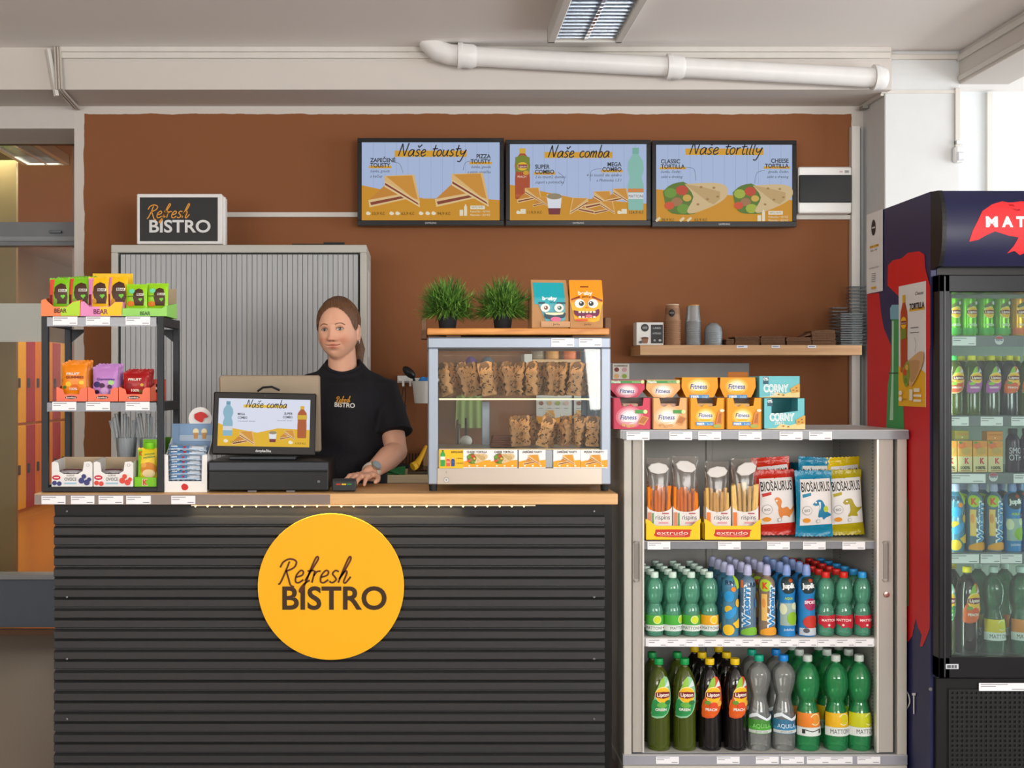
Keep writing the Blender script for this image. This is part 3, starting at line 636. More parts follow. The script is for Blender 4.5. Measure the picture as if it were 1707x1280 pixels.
for i, (x0, y0, x1, y1) in enumerate([(78, 463, 112, 514), (107, 461, 146, 514)]):
    pack('snack_pouch', f'green fruit pouch with red edge and bear, {["left", "right"][i]} in the orange carton', DR, x0, y0, x1, y1, '#7fc41e', bearpack('#e8503a', 0), dy=.025+.012*i, group=G1)
    pack('snack_pouch', f'plain green pouch, {["left", "right"][i]} rear one in the orange and lime carton', DR, x0+6, y0-4, x1+4, y1-2, '#6aa81c', None, dy=.07+.012*i, group=G1)
for i, (x0, y0, x1, y1) in enumerate([(143, 461, 178, 514), (172, 459, 209, 514)]):
    pack('snack_pouch', f'yellow pouch with pink edge and bear, {["left", "right"][i]} in the pink carton', DR, x0, y0, x1, y1, '#f2bd12', bearpack('#e58ac2', 0), dy=.025+.012*i, group=G1)
for i, (x0, y0, x1, y1) in enumerate([(207, 473, 243, 516), (240, 471, 277, 516)]):
    pack('snack_pouch', f'lime pouch with bear and fruit roll, {["left", "right"][i]} in the pale green carton', DR, x0, y0, x1, y1, '#96d21e', bearpack(None, 0), dy=.025+.012*i, group=G1)
# middle tier
sal = M('#f5785a', .5)
cuts = lambda a, b: [(a, 669), (b, 669), (b, 646), (b-8, 646), (b-12, 650), (b-13, 657), (a+13, 657), (a+11, 649), (a+2, 645), (a, 645)]
G2 = 'salmon gummy cartons on the middle tier'
for i, (a, b, n) in enumerate([(94, 145, 'orange'), (146, 197, 'purple'), (198, 250, 'dark red')]):
    t, fl, _ = tray('gummy_carton', f'salmon carton holding {n} gummy pouches on the rack middle tier', DR, cuts(a, b), .13, sal, back=632, group=G2)
    p = Pr(fl); m_ = (a+b)/2-1; p.ell(m_, 662.5, 10, 2.8, '#4a1c18'); p.text('bombus', m_, 664, 3, '#f8e8e0', w=16, bold=.02); p.build('print', t)
t, fl, _ = tray('gummy_carton', 'closed red gummy carton behind the dark red pouches by the rack post', DR+.09, [(253, 668), (266, 668), (266, 632), (253, 632)], .1, M('#e8503f', .5), group=G2)
p = Pr(fl); p.rect(255, 640, 264, 654, '#26181a'); p.rect(256, 645, 263, 649, '#ded6d6'); p.build('print', t)
def gum(w1, w2, c1, spots, foot='100%'):
    def f(p, x0, y0, x1, y1):
        cx = (x0+x1)/2; h = y1-y0
        for (u, v, r, c) in spots: p.ell(x0+(x1-x0)*u, y0+h*v, r, r*.85, c, 12)
        p.text(w1, cx-1, y0+h*.36, 4, '#f9efe4', w=22 if w1 else None, bold=.03)
        if w2: p.text(w2, cx+2, y0+h*.47, 4, c1, w=30, bold=.03)
        if foot: p.text(foot, cx, y0+h*.84, 4, '#f6dfd0', w=13, bold=.03)
    return f
gs = {'orange': ('#f08a12', gum('FRUIT', 'GUMMIES', '#8c3a12', [(.3, .65, 5, '#f8c42a'), (.55, .75, 6, '#e06a12'), (.8, .6, 4, '#f8d03a'), (.15, .75, 3, '#3f7a2a')])),
      'purple': ('#c084c8', gum('', 'Gummies', '#5a2a8c', [(.2, .62, 6, '#3a2a6a'), (.4, .66, 5, '#4a2444'), (.75, .55, 5, '#a8d48a'), (.7, .7, 4, '#4a2450'), (.2, .88, 4, '#4a1f3c'), (.5, .85, 7, '#d4a8dc')], '')),
      'red': ('#a81418', gum('FRUIT', '', '#fff', [(.25, .6, 6, '#8c1016'), (.75, .55, 3, '#d8a82a'), (.7, .85, 4, '#7a5a1c')]))}
G3 = 'gummy pouches on the middle tier'
for (x0, y0, x1, y1), c, n in (((99, 606, 142, 659), 'orange', 'orange gummy pouch with lettering standing in front of its salmon carton'), ((151, 612, 194, 659), 'purple', 'purple gummy pouch with berries in the salmon carton'), ((202, 621, 246, 659), 'red', 'dark red gummy pouch with white lettering in the salmon carton')):
    pack('gummy_pouch', n, DR, x0, y0, x1, y1, gs[c][0], gs[c][1], dy=.022, group=G3)
    for j in (1, 2): pack('gummy_pouch', f'{c if c != "red" else "dark red"} gummy pouch, {["second", "third"][j-1]} from the front in its carton', DR, x0+1.2*j, y0-3*j, x1+1.2*j, y1, gs[c][0], None, dy=.022+.026*j, d=.018, group=G3)
# bottom tier
WB = M('#ecebe9', .5)
def ovoce(a, b, berry, name):
    t, fl, _ = tray('fruit_bar_carton', name, DR, [(a, 811), (b, 811), (b, 772), (b-4, 769), (b-14, 770), (b-16, 785), (b-24, 790), (a+20, 790), (a+13, 786), (a+11, 771), (a+4, 769), (a, 771)], .15, WB, back=766, group='fruit bar cartons on the rack base')
    p = Pr(fl); m_ = (a+b)/2
    p.ell(a+8, 796, 7, 4, '#c8203a'); p.rect(a+4, 795, a+12, 797, '#f0dada')
    for u, v, r in ((a+5, 805, 4), (a+13, 806, 4), (b-18, 801, 5), (b-9, 804, 5), (b-14, 794, 4), (b-5, 799, 3.5)): p.ell(u, v, r, r, berry, 12)
    p.text('OVOCE', m_-2, 801, 5.4, '#33363c', w=20); p.text('SUŠENÉ', m_-2, 793.5, 2.8, '#7a6a5a', w=13); p.rect(m_-12, 804, m_+8, 806.5, '#9cc4d8')
    p.ell(b-7, 775, 2.5, 2.5, '#b5b5b5'); p.ell(b-7, 775, 1.8, 1.8, '#ecebe9'); p.build('print', t)
    for j in range(5):
        o = pack('fruit_bar', f'wrapped fruit bar, {ORD[j]} from the bottom of the {"blueberry" if berry == "#3a3f7a" else "strawberry"} carton', DR+.045+.02*(j % 2), a+13, 790-4.2*j, b-16, 806-4.2*j, '#c9c4c8', (lambda p, x0, y0, x1, y1: p.rect(x0+4, y0+4, x1-4, y0+9, '#7a2430')) if j > 2 else None, d=.007, rx=-1.2, group='fruit bars in their cartons', cat='snack bar', seal=.02, top=.02)
ovoce(86, 154, '#3a3f7a', 'white fruit bar carton printed with blueberries on the rack base')
ovoce(156, 222, '#dd4a3a', 'white fruit bar carton printed with strawberries on the rack base')
t, fl, _ = tray('puree_carton', 'green carton with a red letter holding a yellow fruit puree pouch', DR, [(224, 811), (261, 811), (261, 796), (224, 795)], .12, M('#7cc81e', .5), back=735, rear=False)
p = Pr(fl); p.text('K', 242, 808.5, 10, '#f4e8d0', w=10, bold=.07); p.text('K', 242, 808, 9, '#d8401e', w=8, bold=.05); p.build('print', t)
def pur(p, x0, y0, x1, y1):
    p.poly([(x0+1, y0+2), (x0+8, y0+2), (x0+5, y1-4), (x0+1, y1-4)], '#86cc22'); p.text('K', x0+6, y0+12, 7, '#d8401e', w=6, bold=.05)
    p.text('OVOCNÁ', x0+21, y0+11, 3, '#1e8a5a', w=17, rot=-.12, bold=.02); p.text('KAPSIČKA', x0+21, y0+16, 3, '#1e8a5a', w=19, rot=-.12, bold=.02)
    p.ell(x0+20, y0+35, 13, 12, '#d98a2e', 20); p.ell(x0+20, y0+42, 11, 7, '#f2d9a8', 16); p.ell(x0+12, y0+28, 5, 4, '#e8a848', 12)
t = pack('puree_pouch', 'yellow fruit puree pouch with a green cap standing in the green carton', DR, 226, 748, 262, 804, '#f2cf2a', pur, d=.03, dy=.03, rx=-.03)
MB().lathe([(.016, 0), (.017, .002), (.017, .02), (.014, .023)], M('#7fd41a', .35), 14, (.004, 0, .112)).build('cap', t, smooth=True)
def cupset(x, y0, name, D=4.28):
    t = thing('cutlery_cup', name, 'cup', (at(x, 0, D).x, D, CZ+.018)); pl = clearmat('#eef2f4', '#d6dde2', .3, .12, 'cup')
    h = at(0, y0, D).z-CZ
    MB().lathe([(.026, .0), (.0265, .003), (.037, h), (.0385, h+.001), (.036, h), (.025, .004)], pl, 22, cap=False).build('cup', t, smooth=True)
    for i in range(7):
        a = i*.9; q0 = Vector((.012*math.cos(a), .012*math.sin(a), .01)); q1 = Vector((.045*math.cos(a+.5)-.012, .03*math.sin(a+.5), h+.06+.012*(i % 3)))
        tag(MB().tube([at(x, 0, D)*0+Vector((at(x, 0, D).x, D, CZ+.02))+v for v in (q0, q0.lerp(q1, .6), q1)], [.003, .004, .0075], pl, 6).build('plastic_spoon', None), f'clear plastic spoon, {ORD[i]} in the {"left" if x < 230 else "right"} cutlery cup', 'spoon', 'clear plastic cutlery in the cups')
cupset(211, 738, 'clear plastic cup of spoons behind the strawberry fruit bar carton'); cupset(250, 738, 'clear plastic beaker of spoons behind the fruit puree carton')
# bars display next to the rack
D2 = 4.06
t, fl, _ = tray('bar_dispenser', 'white bar dispenser with blue picture panel and round red emblem', D2, [(274, 820.6), (345, 820.6), (345, 757), (337, 759), (336, 802), (281, 802), (280, 759), (274, 757)], .12, WB, back=708, inner=M('#7d9cc0', .5), cat='display box')
k2 = D2/F
MB().lathe([(20*k2, 0), (20*k2, .003)], WB, 24, (0, 0, 0)).build('topper', t, loc=((321-308)*k2-0.0, .128, (821-700)*k2)).rotation_euler.x = PI/2
p = Pr(fl); p.poly([(302, 810), (306, 806), (312, 808), (314, 813), (310, 817), (304, 816)], '#c8201e', 3); p.build('print', t)
p = Pr(lambda u, v, o: ((u-308)*k2*1.03, .118-o, (821-v)*k2)); p.rect(287, 710, 344, 738, '#7f9fc4'); p.rect(287, 728, 344, 738, '#a8bcd0')
for u in (314, 328): p.ell(u, 722, 5, 5.5, '#efe2b4', 14); p.poly([(u-4, 724), (u+4, 724), (u+3, 734), (u-3, 734)], '#c08a4a')
p.poly([(312, 692), (322, 688), (330, 691), (334, 697), (328, 699), (325, 706), (318, 704), (312, 699)], '#c8201e', 3); p.build('picture_panel', t)
def choc(p, x0, y0, x1, y1):
    w = x1-x0; h = y1-y0; p.rect(x0+w*.05, y0+h*.25, x0+w*.55, y0+h*.75, '#4f7fae'); p.rect(x0+w*.62, y0+h*.3, x0+w*.92, y0+h*.7, '#c2ccd6'); p.rect(x0+w*.4, y0+h*.4, x0+w*.47, y0+h*.68, '#b02a3c'); p.rect(x0+w*.08, y0+h*.35, x0+w*.25, y0+h*.55, '#dbe3ec')
for j in range(7):
    y1 = 802-8.2*j
    pack('snack_bar', f'silver-blue wrapped bar, {ORD[j]} from the bottom of the white dispenser', D2, 279-(3 if j > 4 else 0), y1-11, 336+(6 if j > 4 else 0), y1, '#9fb0c2', choc, d=.013, dy=.02+.004*(j % 2)+(.01 if j > 4 else 0), rx=-.5, ry=(.05 if j == 6 else 0), group='bars in the white dispenser', cat='snack bar', seal=.05, top=.05, mk=dict(metal=.4))
gb = thing('leaflet_box', 'bright green box behind the rack post next to the spoons', 'box', (at(287, 0, 4.4).x, 4.37, CZ)); box('carton', gb, -.02, .025, 0, .03, 0, at(0, 728, 4.4).z-CZ, M('#6ab022', .5)); box('flap', gb, -.02, .025, -.004, 0, .0, .06, M('#7fc030', .5))
# ------------------------------------------------------------------ point of sale
D = 4.05; k = D/F
cdw = thing('cash_drawer', 'black cash drawer under the customer display on the worktop', 'cash drawer', (at(447, 0, D).x, D, CZ))
w = 100*k; bk = M('#1b1c1e', .4); box('body', cdw, -w, w, .006, .36, .004, 51*k, bk, bevel=.004)
box('drawer_front', cdw, -w+.002, w-.002, 0, .008, .006, 34*k, M('#161719', .35), bevel=.002); box('trim_band', cdw, -w+.002, w-.002, -.002, .008, 35.5*k, 49.5*k, M('#3c3f45', .35, .4), bevel=.002)
for x in (-.07, .06): box('foot', cdw, x, x+.03, 0, .03, 0, .004, M('#888', .4))
box('lock', cdw, .165, .175, -.004, .0, .03, .04, M('#6b6b6b', .3, .9))
pos = thing('customer_display', 'black point-of-sale terminal with customer screen on the cash drawer', 'till', (at(449, 0, 4.2).x, 4.14, CZ+51*k+.001))
D3 = 4.1; k = D3/F
box('base', pos, -.13, .1, -.02, .18, 0, .012, M('#34383c', .35), bevel=.003); box('stand', pos, -.06, .06, .06, .12, .01, .16, bk, bevel=.006)
q = box('front_display', pos, -85*k, 86*k, -.012, .012, 0, 105*k, M('#1d1b1a', .35), bevel=.004)
q.location = (-.008, -.04, .016); q.rotation_euler = (-.16, math.radians(1.2), math.radians(4))
def dd(p):
    p.rect(371, 661, 523, 741, '#dfe4f5'); p.poly([(371, 741), (371, 703), (395, 711), (436, 718), (470, 710), (523, 712), (523, 741)], '#e8b61c')
    p.rect(412, 671, 484, 676, '#ecc23a'); p.script('Naše comba', 416, 676, 68, 7, INK, 1.3)
    pbottle(p, 387, 666, 724, 17, '#8ab8cc', '#6a9cb4', ('#d8dce0', .72, .84), .7); pbottle(p, 510, 672, 726, 16, '#b0561e', '#e0b22c', ('#d8b02a', .28, .42), .9)
    p.text('MEGA', 403, 689, 4, INK, al='l', bold=.02, w=12); p.text('COMBO', 403, 695, 4, INK, al='l', bold=.02, w=16); p.text('SUPER', 494, 687, 4, INK, al='r', bold=.02, w=14); p.text('COMBO', 494, 693, 4, INK, al='r', bold=.02, w=16)
    p.text('2 ks toustů, domácí', 403, 700, 2.4, '#60656f', al='l', shear=.3, w=30); p.text('2 ks toustů, domácí', 494, 698, 2.4, '#60656f', al='r', shear=.3, w=26)
    toast(p, 415, 727, 42); toast(p, 487, 721, 30); cup(p, 462, 725, 22); cloud(p, 385, 733); cloud(p, 492, 734)
    p.text('124,9 Kč', 393, 736, 3.6, '#4a3a12', al='l'); p.text('119,9 Kč', 500, 737, 3.6, '#4a3a12', al='l')
p = Pr(lambda u, v, o: ((u-447)*k, -.0122-o, (755-v)*k), dl=.0002, emit=.8); dd(p); p.build('screen', q)
p = Pr(lambda u, v, o: ((u-447)*k, -.0122-o, (755-v)*k)); p.text('dotykačka', 447, 750, 4, '#d8d8d8', w=26, bold=.02); p.ell(447, 656, .8, .8, '#555'); p.build('logo', q)
q = box('rear_display', pos, -87*k, 86*k, -.014, .014, 0, 134*k, M('#b4a48e', .35, .35, var=.03), bevel=.006); q.location = (-.0, .13, .02); q.rotation_euler = (.2, 0, 0)
MB().tube([(-.03, -.02, .235), (-.01, -.03, .248), (.02, -.03, .25), (.045, -.02, .238)], .004, bk, 8).build('cable', pos, smooth=True)
card = thing('card_terminal', 'small black card terminal with coloured keys lying beside the cash drawer', 'card terminal', at(573, 821, 4.06))
card.location.z = CZ; k = 4.06/F
MB().prism([(0, .001), (.085, .001), (.085, .03), (.012, .044), (0, .038)], -20*k, 20*k, M('#2a2d30', .35), 'x').build('body', card, bevel=.004)
for j, c in enumerate(('#c8402a', '#e8c02a', '#3a8a4a')): box('key', card, (-13+9.2*j)*k, (-5+9.2*j)*k, -.002, .004, .022, .027, M(c, .4))
kb = MB().box(-.007, .007, 0, .008, 0, .003, M('#4a4e52', .4)).mesh(bevel=.001)
for j in range(4):
    for i in range(3): o = link('key', kb, card, ((-13+8.6*j)*k, .02+.022*i, .0405-.0032*i)); o.rotation_euler.x = -.13
# ------------------------------------------------------------------ heated display case
D = 4.06; k = D/F
dc = thing('display_case', 'glass and steel heated display case standing on the worktop', 'display case', at(866, 821, D)); dc.location.z = CZ+.001
lx = lambda px: (px-866)*k
zz = lambda py: HC+(HY-py)*k-CZ
ST = M('#b5aa9e', .38, .8, var=.05, scale=2, stretch=(.4, 1, 20)); ALU = M('#98a2b0', .42, .5, var=.05, scale=3); CG = clearmat('#fbfdfc', '#c8ccc8', .015, .02, 'caseglass')
dpt = .36
for x in (714, 1002):
    box('corner_post', dc, lx(x), lx(x+16), 0, .03, zz(808), zz(581), ALU, bevel=.003); box('corner_post', dc, lx(x), lx(x+16), dpt-.03, dpt, zz(808), zz(581), ALU, bevel=.003)
    c = lx(x+8); MB().lathe([(.013, 0), (.015, .024)], M('#1a1a1b', .5), 16, (0, 0, 0)).build('foot', dc, loc=(c, .03, 0)); MB().lathe([(.013, 0), (.015, .024)], M('#1a1a1b', .5), 16, (0, 0, 0)).build('foot', dc, loc=(c, dpt-.03, 0))
MB().box(lx(713), lx(1018), 0, dpt, zz(581), zz(563), ALU).build('top_frame', dc, bevel=.004)
box('top_panel', dc, lx(718), lx(1013), .01, dpt-.01, zz(563), zz(562), M('#6d6f72', .3, .6))
MB().box(lx(728), lx(1004), -.002, dpt, zz(808), zz(780), ST).build('base', dc, bevel=.002)
box('base_tray', dc, lx(728), lx(1004), .0, dpt, zz(780), zz(750), M('#8b8f94', .3, .8))
for a, b in ((730, 1003),): box('front_glass', dc, lx(a), lx(b), .008, .012, zz(752), zz(582), CG, bevel=0)
box('rear_glass', dc, lx(730), lx(1003), dpt-.012, dpt-.008, zz(752), zz(582), CG, bevel=0)
box('rear_door_stile', dc, lx(812), lx(826), dpt-.02, dpt-.004, zz(752), zz(672), ALU); box('rear_door_stile', dc, lx(992), lx(1001), dpt-.02, dpt-.004, zz(752), zz(582), ALU)
for x in (715, 1016): box('side_glass', dc, lx(x), lx(x+1.5), .03, dpt-.03, zz(780), zz(581), CG, bevel=0)
box('glass_shelf', dc, lx(731), lx(1001), .02, dpt-.03, zz(667), zz(664), clearmat('#eef6f2', '#c0d0c8', .1, .05, 'sh'), bevel=0)
box('light_strip', dc, lx(732), lx(1000), .014, .02, zz(667.2), zz(664.8), M('#ffe6b8', emit=1.6), bevel=0)
box('light_strip', dc, lx(732), lx(1000), .014, .02, zz(751), zz(749), M('#ffd9a0', emit=1.2), bevel=0)
for y in (667, 583):
    l = bpy.data.lights.new('case_lamp', 'AREA'); l.shape = 'RECTANGLE'; l.size = .5; l.size_y = .02; l.energy = .28; l.color = (1, .74, .42)
    o = bpy.data.objects.new('case_lamp', l); COL.objects.link(o); o.parent = dc; o.location = (0, .06, zz(y)-.006)
ptags(dc, D, (866, 821), -.001, [(919, 566, 957, 580), (965, 566, 1003, 580)])
def pcard(x0, x1, head_, kind):
    o = box('price_card', dc, lx(x0), lx(x1), -.008, -.006, zz(780.5), zz(750), M('#f0f0ee' if kind else '#f3bf1a', .4), bevel=0)
    p = Pr(flat(D, (866, 821), -.008)); c = (x0+x1)/2
    if kind:
        p.poly([(x0, 780.5), (x1, 780.5), (x1, 768), (x1-14, 770), (c, 773), (x0+10, 769), (x0, 771)], '#f0a41e')
        p.text(head_, c, 757, 3.6, '#4a342a', w=(x1-x0)*.74, bold=.03)
        if kind == 1: wrap(p, c, 766, 34)
        else: toast(p, c, 768, 32)
        for i in range(3): p.ell(x0+10+13*i, 778, 2, 1.6, '#f8e6b0', 8)
    else:
        p.text('NÁPOJ NAVÍC', x0+30, 757, 3.2, '#3a2c10', w=20, bold=.03)
        pbottle(p, x0+6, 752, 779, 8, '#35a04a', '#2a8a3a', ('#e8efe4', .4, .6), .9); pbottle(p, x0+15, 765, 779, 6, '#d85a4a', '#e8e0d8', ('#e8a090', .4, .6), 1); pbottle(p, x0+23, 765, 779, 6, '#2a4a8a', '#e8e0d8', ('#3a5a9a', .4, .6), 1)
        p.text('+18,9Kč', x0+34, 767, 2.6, '#3a2c10', w=11); p.text('+20,9Kč', x0+34, 775, 2.6, '#3a2c10', w=11)
    p.build('print', o)
pcard(732, 772, '', 0); pcard(772, 817.5, 'CLASSIC TORTILLA', 1); pcard(817.5, 862, 'CHEESE TORTILLA', 1); pcard(864.5, 909, 'ZAPEČENÉ TOUSTY', 2); pcard(922, 967, 'ZAPEČENÉ TOUSTY', 2); pcard(967.5, 1012, 'PIZZA TOUSTY', 2)
p = Pr(flat(D, (866, 821), -.0022)); p.ell(744, 802, 4.5, 4.5, '#6a6a6a'); p.ell(744, 802, 3.9, 3.9, '#c9c8c6'); p.ell(744, 802, 1.2, 1.2, '#6a6a6a'); p.text('I', 744, 791, 4, '#5a5a5a'); p.build('switch_mark', dc)
# sandwich bags in the case
kr = [M('#c49464', .7, bump=.9, scale=32, key='k1'), M('#a87c54', .7, bump=.9, scale=32, key='k2'), M('#6f5238', .7, bump=.3, scale=45, key='k3')]
def kraft(seed):
    r = random.Random(seed); w, h, d = .047, .112, .034; m = MB(); ns = [r.uniform(-1, 1) for _ in range(40)]
    surf, inv, t, ww = pouch_fn(w, h, d, .03, .1, -.05, .02)
    def edge(i, n): return .008*ns[(i*7) % 40]
    def f(s):
        def g(u, v):
            x, y, z = surf((2*u-1)*s, v); i, j = round(u*10), round(v*14)
            y = y+.006*ns[(i*5+j*3) % 40]*(1 if 0 < j else 0); x += .004*ns[(i+j*7) % 40]
            return (x, y if s > 0 else -y, z+(edge(i, 10) if j == 14 else 0))
        return g
    m.grid(f(1), 10, 14, kr[seed % 2]).grid(f(-1), 10, 14, kr[1])
    bag = m.mesh(smooth='all'); p = Pr(lambda u, v, o: inv(u, v, o+.006), step=.006); 
    for i in range(34): 
        cx, cz = r.uniform(-.02, .02), r.uniform(.008, .105); a = r.uniform(0, 3); s = r.uniform(.0022, .0045)
        p.lift = .0006; p.ell(cx, cz, s, s*.5, '#3a2414', 7, a)
    # contents peeking out
    q = MB().prism([(-.018, .06), (-.02, .1), (-.01, .116), (.006, .12), (.016, .109), (.018, .06)], -.004, .006, kr[2])
    return bag, p.b.mesh(), q.mesh(bevel=.002)
KB = [kraft(s) for s in range(6)]
def sandwich(x, ybase, lab, i, D, tilt, group, sc=1.):
    t = thing('sandwich_bag', lab, 'sandwich bag', at(x, ybase, D), group); a, b, c = KB[i % 6]
    link('bag', a, t); link('print', b, t); link('filling', c, t); t.rotation_euler = (-.07, tilt, (random.uniform(.5, 1.15) if i % 2 else random.uniform(-.9, .2))); t.scale = (sc,)*3
    return t
n = 22
for i in range(n):
    x = 746+i*(990-746)/(n-1); tl = -.28+.02*i if i < 10 else (.0 if i < 14 else .09)
    t = sandwich(x, 664, f'brown paper sandwich bag, {ORD[i]} from the left on the upper glass shelf of the case', i, 4.14+.05*(i % 3), tl+random.uniform(-.06, .06), 'sandwich bags on the upper shelf of the case')
    t.location.z = CZ+zz(664)+.009
for i in range(10):
    t = sandwich(860+i*14, 750, f'brown paper sandwich bag, {ORD[i]} from the left in the lower part of the case', i+3, 4.14+.05*(i % 3), [.02, -.05, .1, .3, .4, .3, .2, .25, .1, .05][i], 'sandwich bags in the lower part of the case', .9)
    t.location.z = CZ+zz(750)+.008
tb = thing('napkin_pile', 'dark reddish brown folded paper pile in the lower part of the case', 'napkins', at(838, 750, 4.22)); tb.location.z = CZ+zz(750)+.003
for i in range(5): box('napkin', tb, -.045+.002*i, .04, -.04, .04, .008*i, .008*i+.007, M('#5a2f20', .8))
# shelf board on the case with plants and jerky bags
bd = thing('case_top_shelf', 'orange stained wooden shelf board with brown end pieces on top of the display case', 'shelf', at(864, 562, 4.1))
k = 4.1/F; W1 = woodmat('#c2742a', '#e8a24e', .4, (3, 10, 30), 'or'); W2 = woodmat('#5a3a24', '#8a6040', .6, (3, 20, 3), 'br')
box('board', bd, -152*k, 152*k, 0, .24, 4*k, 15*k, W1, bevel=.003)
for x in (-1, 1):
    box('end_piece', bd, x*157*k-5*k, x*157*k+5*k, .1, .22, -28*k if 0 else -.002, 36*k, W2, bevel=.002)
box('support', bd, -120*k, -95*k, .03, .2, 0, 4*k, W2); box('support', bd, 92*k, 148*k, .03, .2, 0, 4*k, W2); box('support', bd, -150*k, -96*k, .08, .2, 0, 4*k, W2)
ztop = at(0, 545, 4.1).z+.0015
bz = ztop-bd.location.z
def plant(x, lab, seed):
    r = random.Random(seed); D = 4.19; k = D/F
    t = thing('potted_grass', lab, 'plant', (at(x, 0, D).x, D, at(0, 562, 4.1).z+15*4.1/F+.0012), 'potted artificial grass on the display case')
    MB().lathe([(.027, 0), (.029, .002), (.036, .055), (.0385, .055), (.0405, .078), (.037, .078), (.034, .06)], M('#222326', .55), 28, cap=True).build('pot', t, smooth=True)
    MB().lathe([(.034, .066), (.001, .07)], M('#2c2218', .9), 20).build('soil', t)
    gm = [M('#6a9a3c', .55), M('#4a7a2c', .55), M('#86b04e', .5), M('#35591f', .6)]; m = MB(); m.mats = gm
    for i in range(1150):
        a = r.uniform(0, 2*PI); el = 1.75*r.random()**.6; L = r.uniform(.075, .13)*(1.0 if el < 1.1 else .85)
        d0 = Vector((math.cos(a)*math.sin(el), math.sin(a)*math.sin(el), math.cos(el))); b0 = Vector((.022*math.cos(a)*r.random(), .022*math.sin(a)*r.random(), .068))
        sd = Vector((-math.sin(a+r.uniform(-1, 1)), math.cos(a+r.uniform(-1, 1)), r.uniform(-.3, .3))).normalized()*r.uniform(.0016, .003)
        pts = []
        for j in range(4):
            s = j/3; p_ = b0+d0*L*s+Vector((0, 0, -1))*(.03*s*s*math.sin(el)); wd = (.5, 1, .8, .05)[j]; pts += [p_-sd*wd, p_+sd*wd]
        m.add(pts, [(0, 1, 3, 2), (2, 3, 5, 4), (4, 5, 7, 6)], r.choice(gm))
        for sc_ in (.45, .62, .8):
            if r.random() < .3: continue
            q = b0+d0*L*sc_+Vector((0, 0, -1))*(.03*sc_*sc_*math.sin(el)); e = q+(d0+Vector((r.uniform(-.7, .7), r.uniform(-.7, .7), r.uniform(-.2, .7)))).normalized()*.032
            m.add([q, q+sd*1.3, e], [(0, 1, 2)], r.choice(gm))
    m.build('foliage', t, kind='stuff')
plant(746, 'potted artificial grass in a black pot, left one on the display case', 3); plant(838, 'potted artificial grass in a black pot next to the teal jerky bag', 8)
def jerky(x0, y0, x1, y1, lab, skin, dark, kraftc, draw, rz):
    D = 4.13; k = D/F; w, h = (x1-x0)*k, (y1-y0)*k; cx = (x0+x1)/2; L = lambda u, v: ((u-cx)*k, (y1-v)*k)
    t = thing('jerky_carton', lab, 'snack bag', (at(cx, 0, D).x, D, at(0, 562, 4.1).z+15*4.1/F+.0012), 'jerky cartons on the display case'); t.rotation_euler.z = rz
    m = MB(); q = h*.62; kc = M(kraftc, .7)
    ys = [(0, 0, .07), (q, 0, .07), (h, .03, .042)]
    vs = []
    for z, ya, yb in ys:
        s = 1 if z < h else .97; vs += [(-w/2*s, ya, z), (w/2*s, ya, z), (w/2*s, yb, z), (-w/2*s, yb, z)]
    fs = [(3, 2, 1, 0), (8, 9, 10, 11)]+[(4*i+j, 4*i+(j+1) % 4, 4*i+4+(j+1) % 4, 4*i+4+j) for i in (0, 1) for j in range(4)]
    m.add(vs, fs, kc).build('bag', t, bevel=.002)
    def fn(u, v, o):
        x, z = (u-cx)*k, (y1-v)*k; y = 0 if z < q else .03*(z-q)/(h-q); return (x, y-o-.0005, z)
    p = Pr(fn, step=4); draw(p); p.build('print', t)
def jA(p):
    p.rect(890, 466, 942, 503, '#1aa3b0'); p.poly([(897, 503), (942, 503), (943, 528), (938, 531), (909, 531), (905, 521)], '#54a8b4')
    p.text('besby', 916, 496, 6, '#f0f4ee', w=25, bold=.05); p.text('Jerky', 921, 500.5, 3, '#1c3038', w=10)
    p.rect(897, 499, 908, 502.5, '#1c4a5a'); p.rect(928, 499.5, 943, 502.5, '#1c4a5a')
    for x, c in ((908.5, '#7a4a3a'), (931.5, '#3a5a4a')): p.ell(x, 509, 8, 7, '#eeeae0', 24); p.ell(x+1, 509, 3.6, 3.4, c, 16); p.ell(x, 508, 1.2, 1.2, '#fff', 8)
    p.poly([(907, 517), (925, 516), (942, 517), (941, 524), (936, 526), (910, 527)], '#1c3c4c', 3); p.poly([(907, 517), (940, 516.5), (938, 520), (924, 521.5), (910, 520)], '#e8e0b8'); p.ell(926, 528, 9, 4, '#d8648a', 16)
    p.rect(901, 531.5, 950, 541, '#c29468'); p.text('Jerky', 927, 538, 3.6, '#3a2416', w=12)
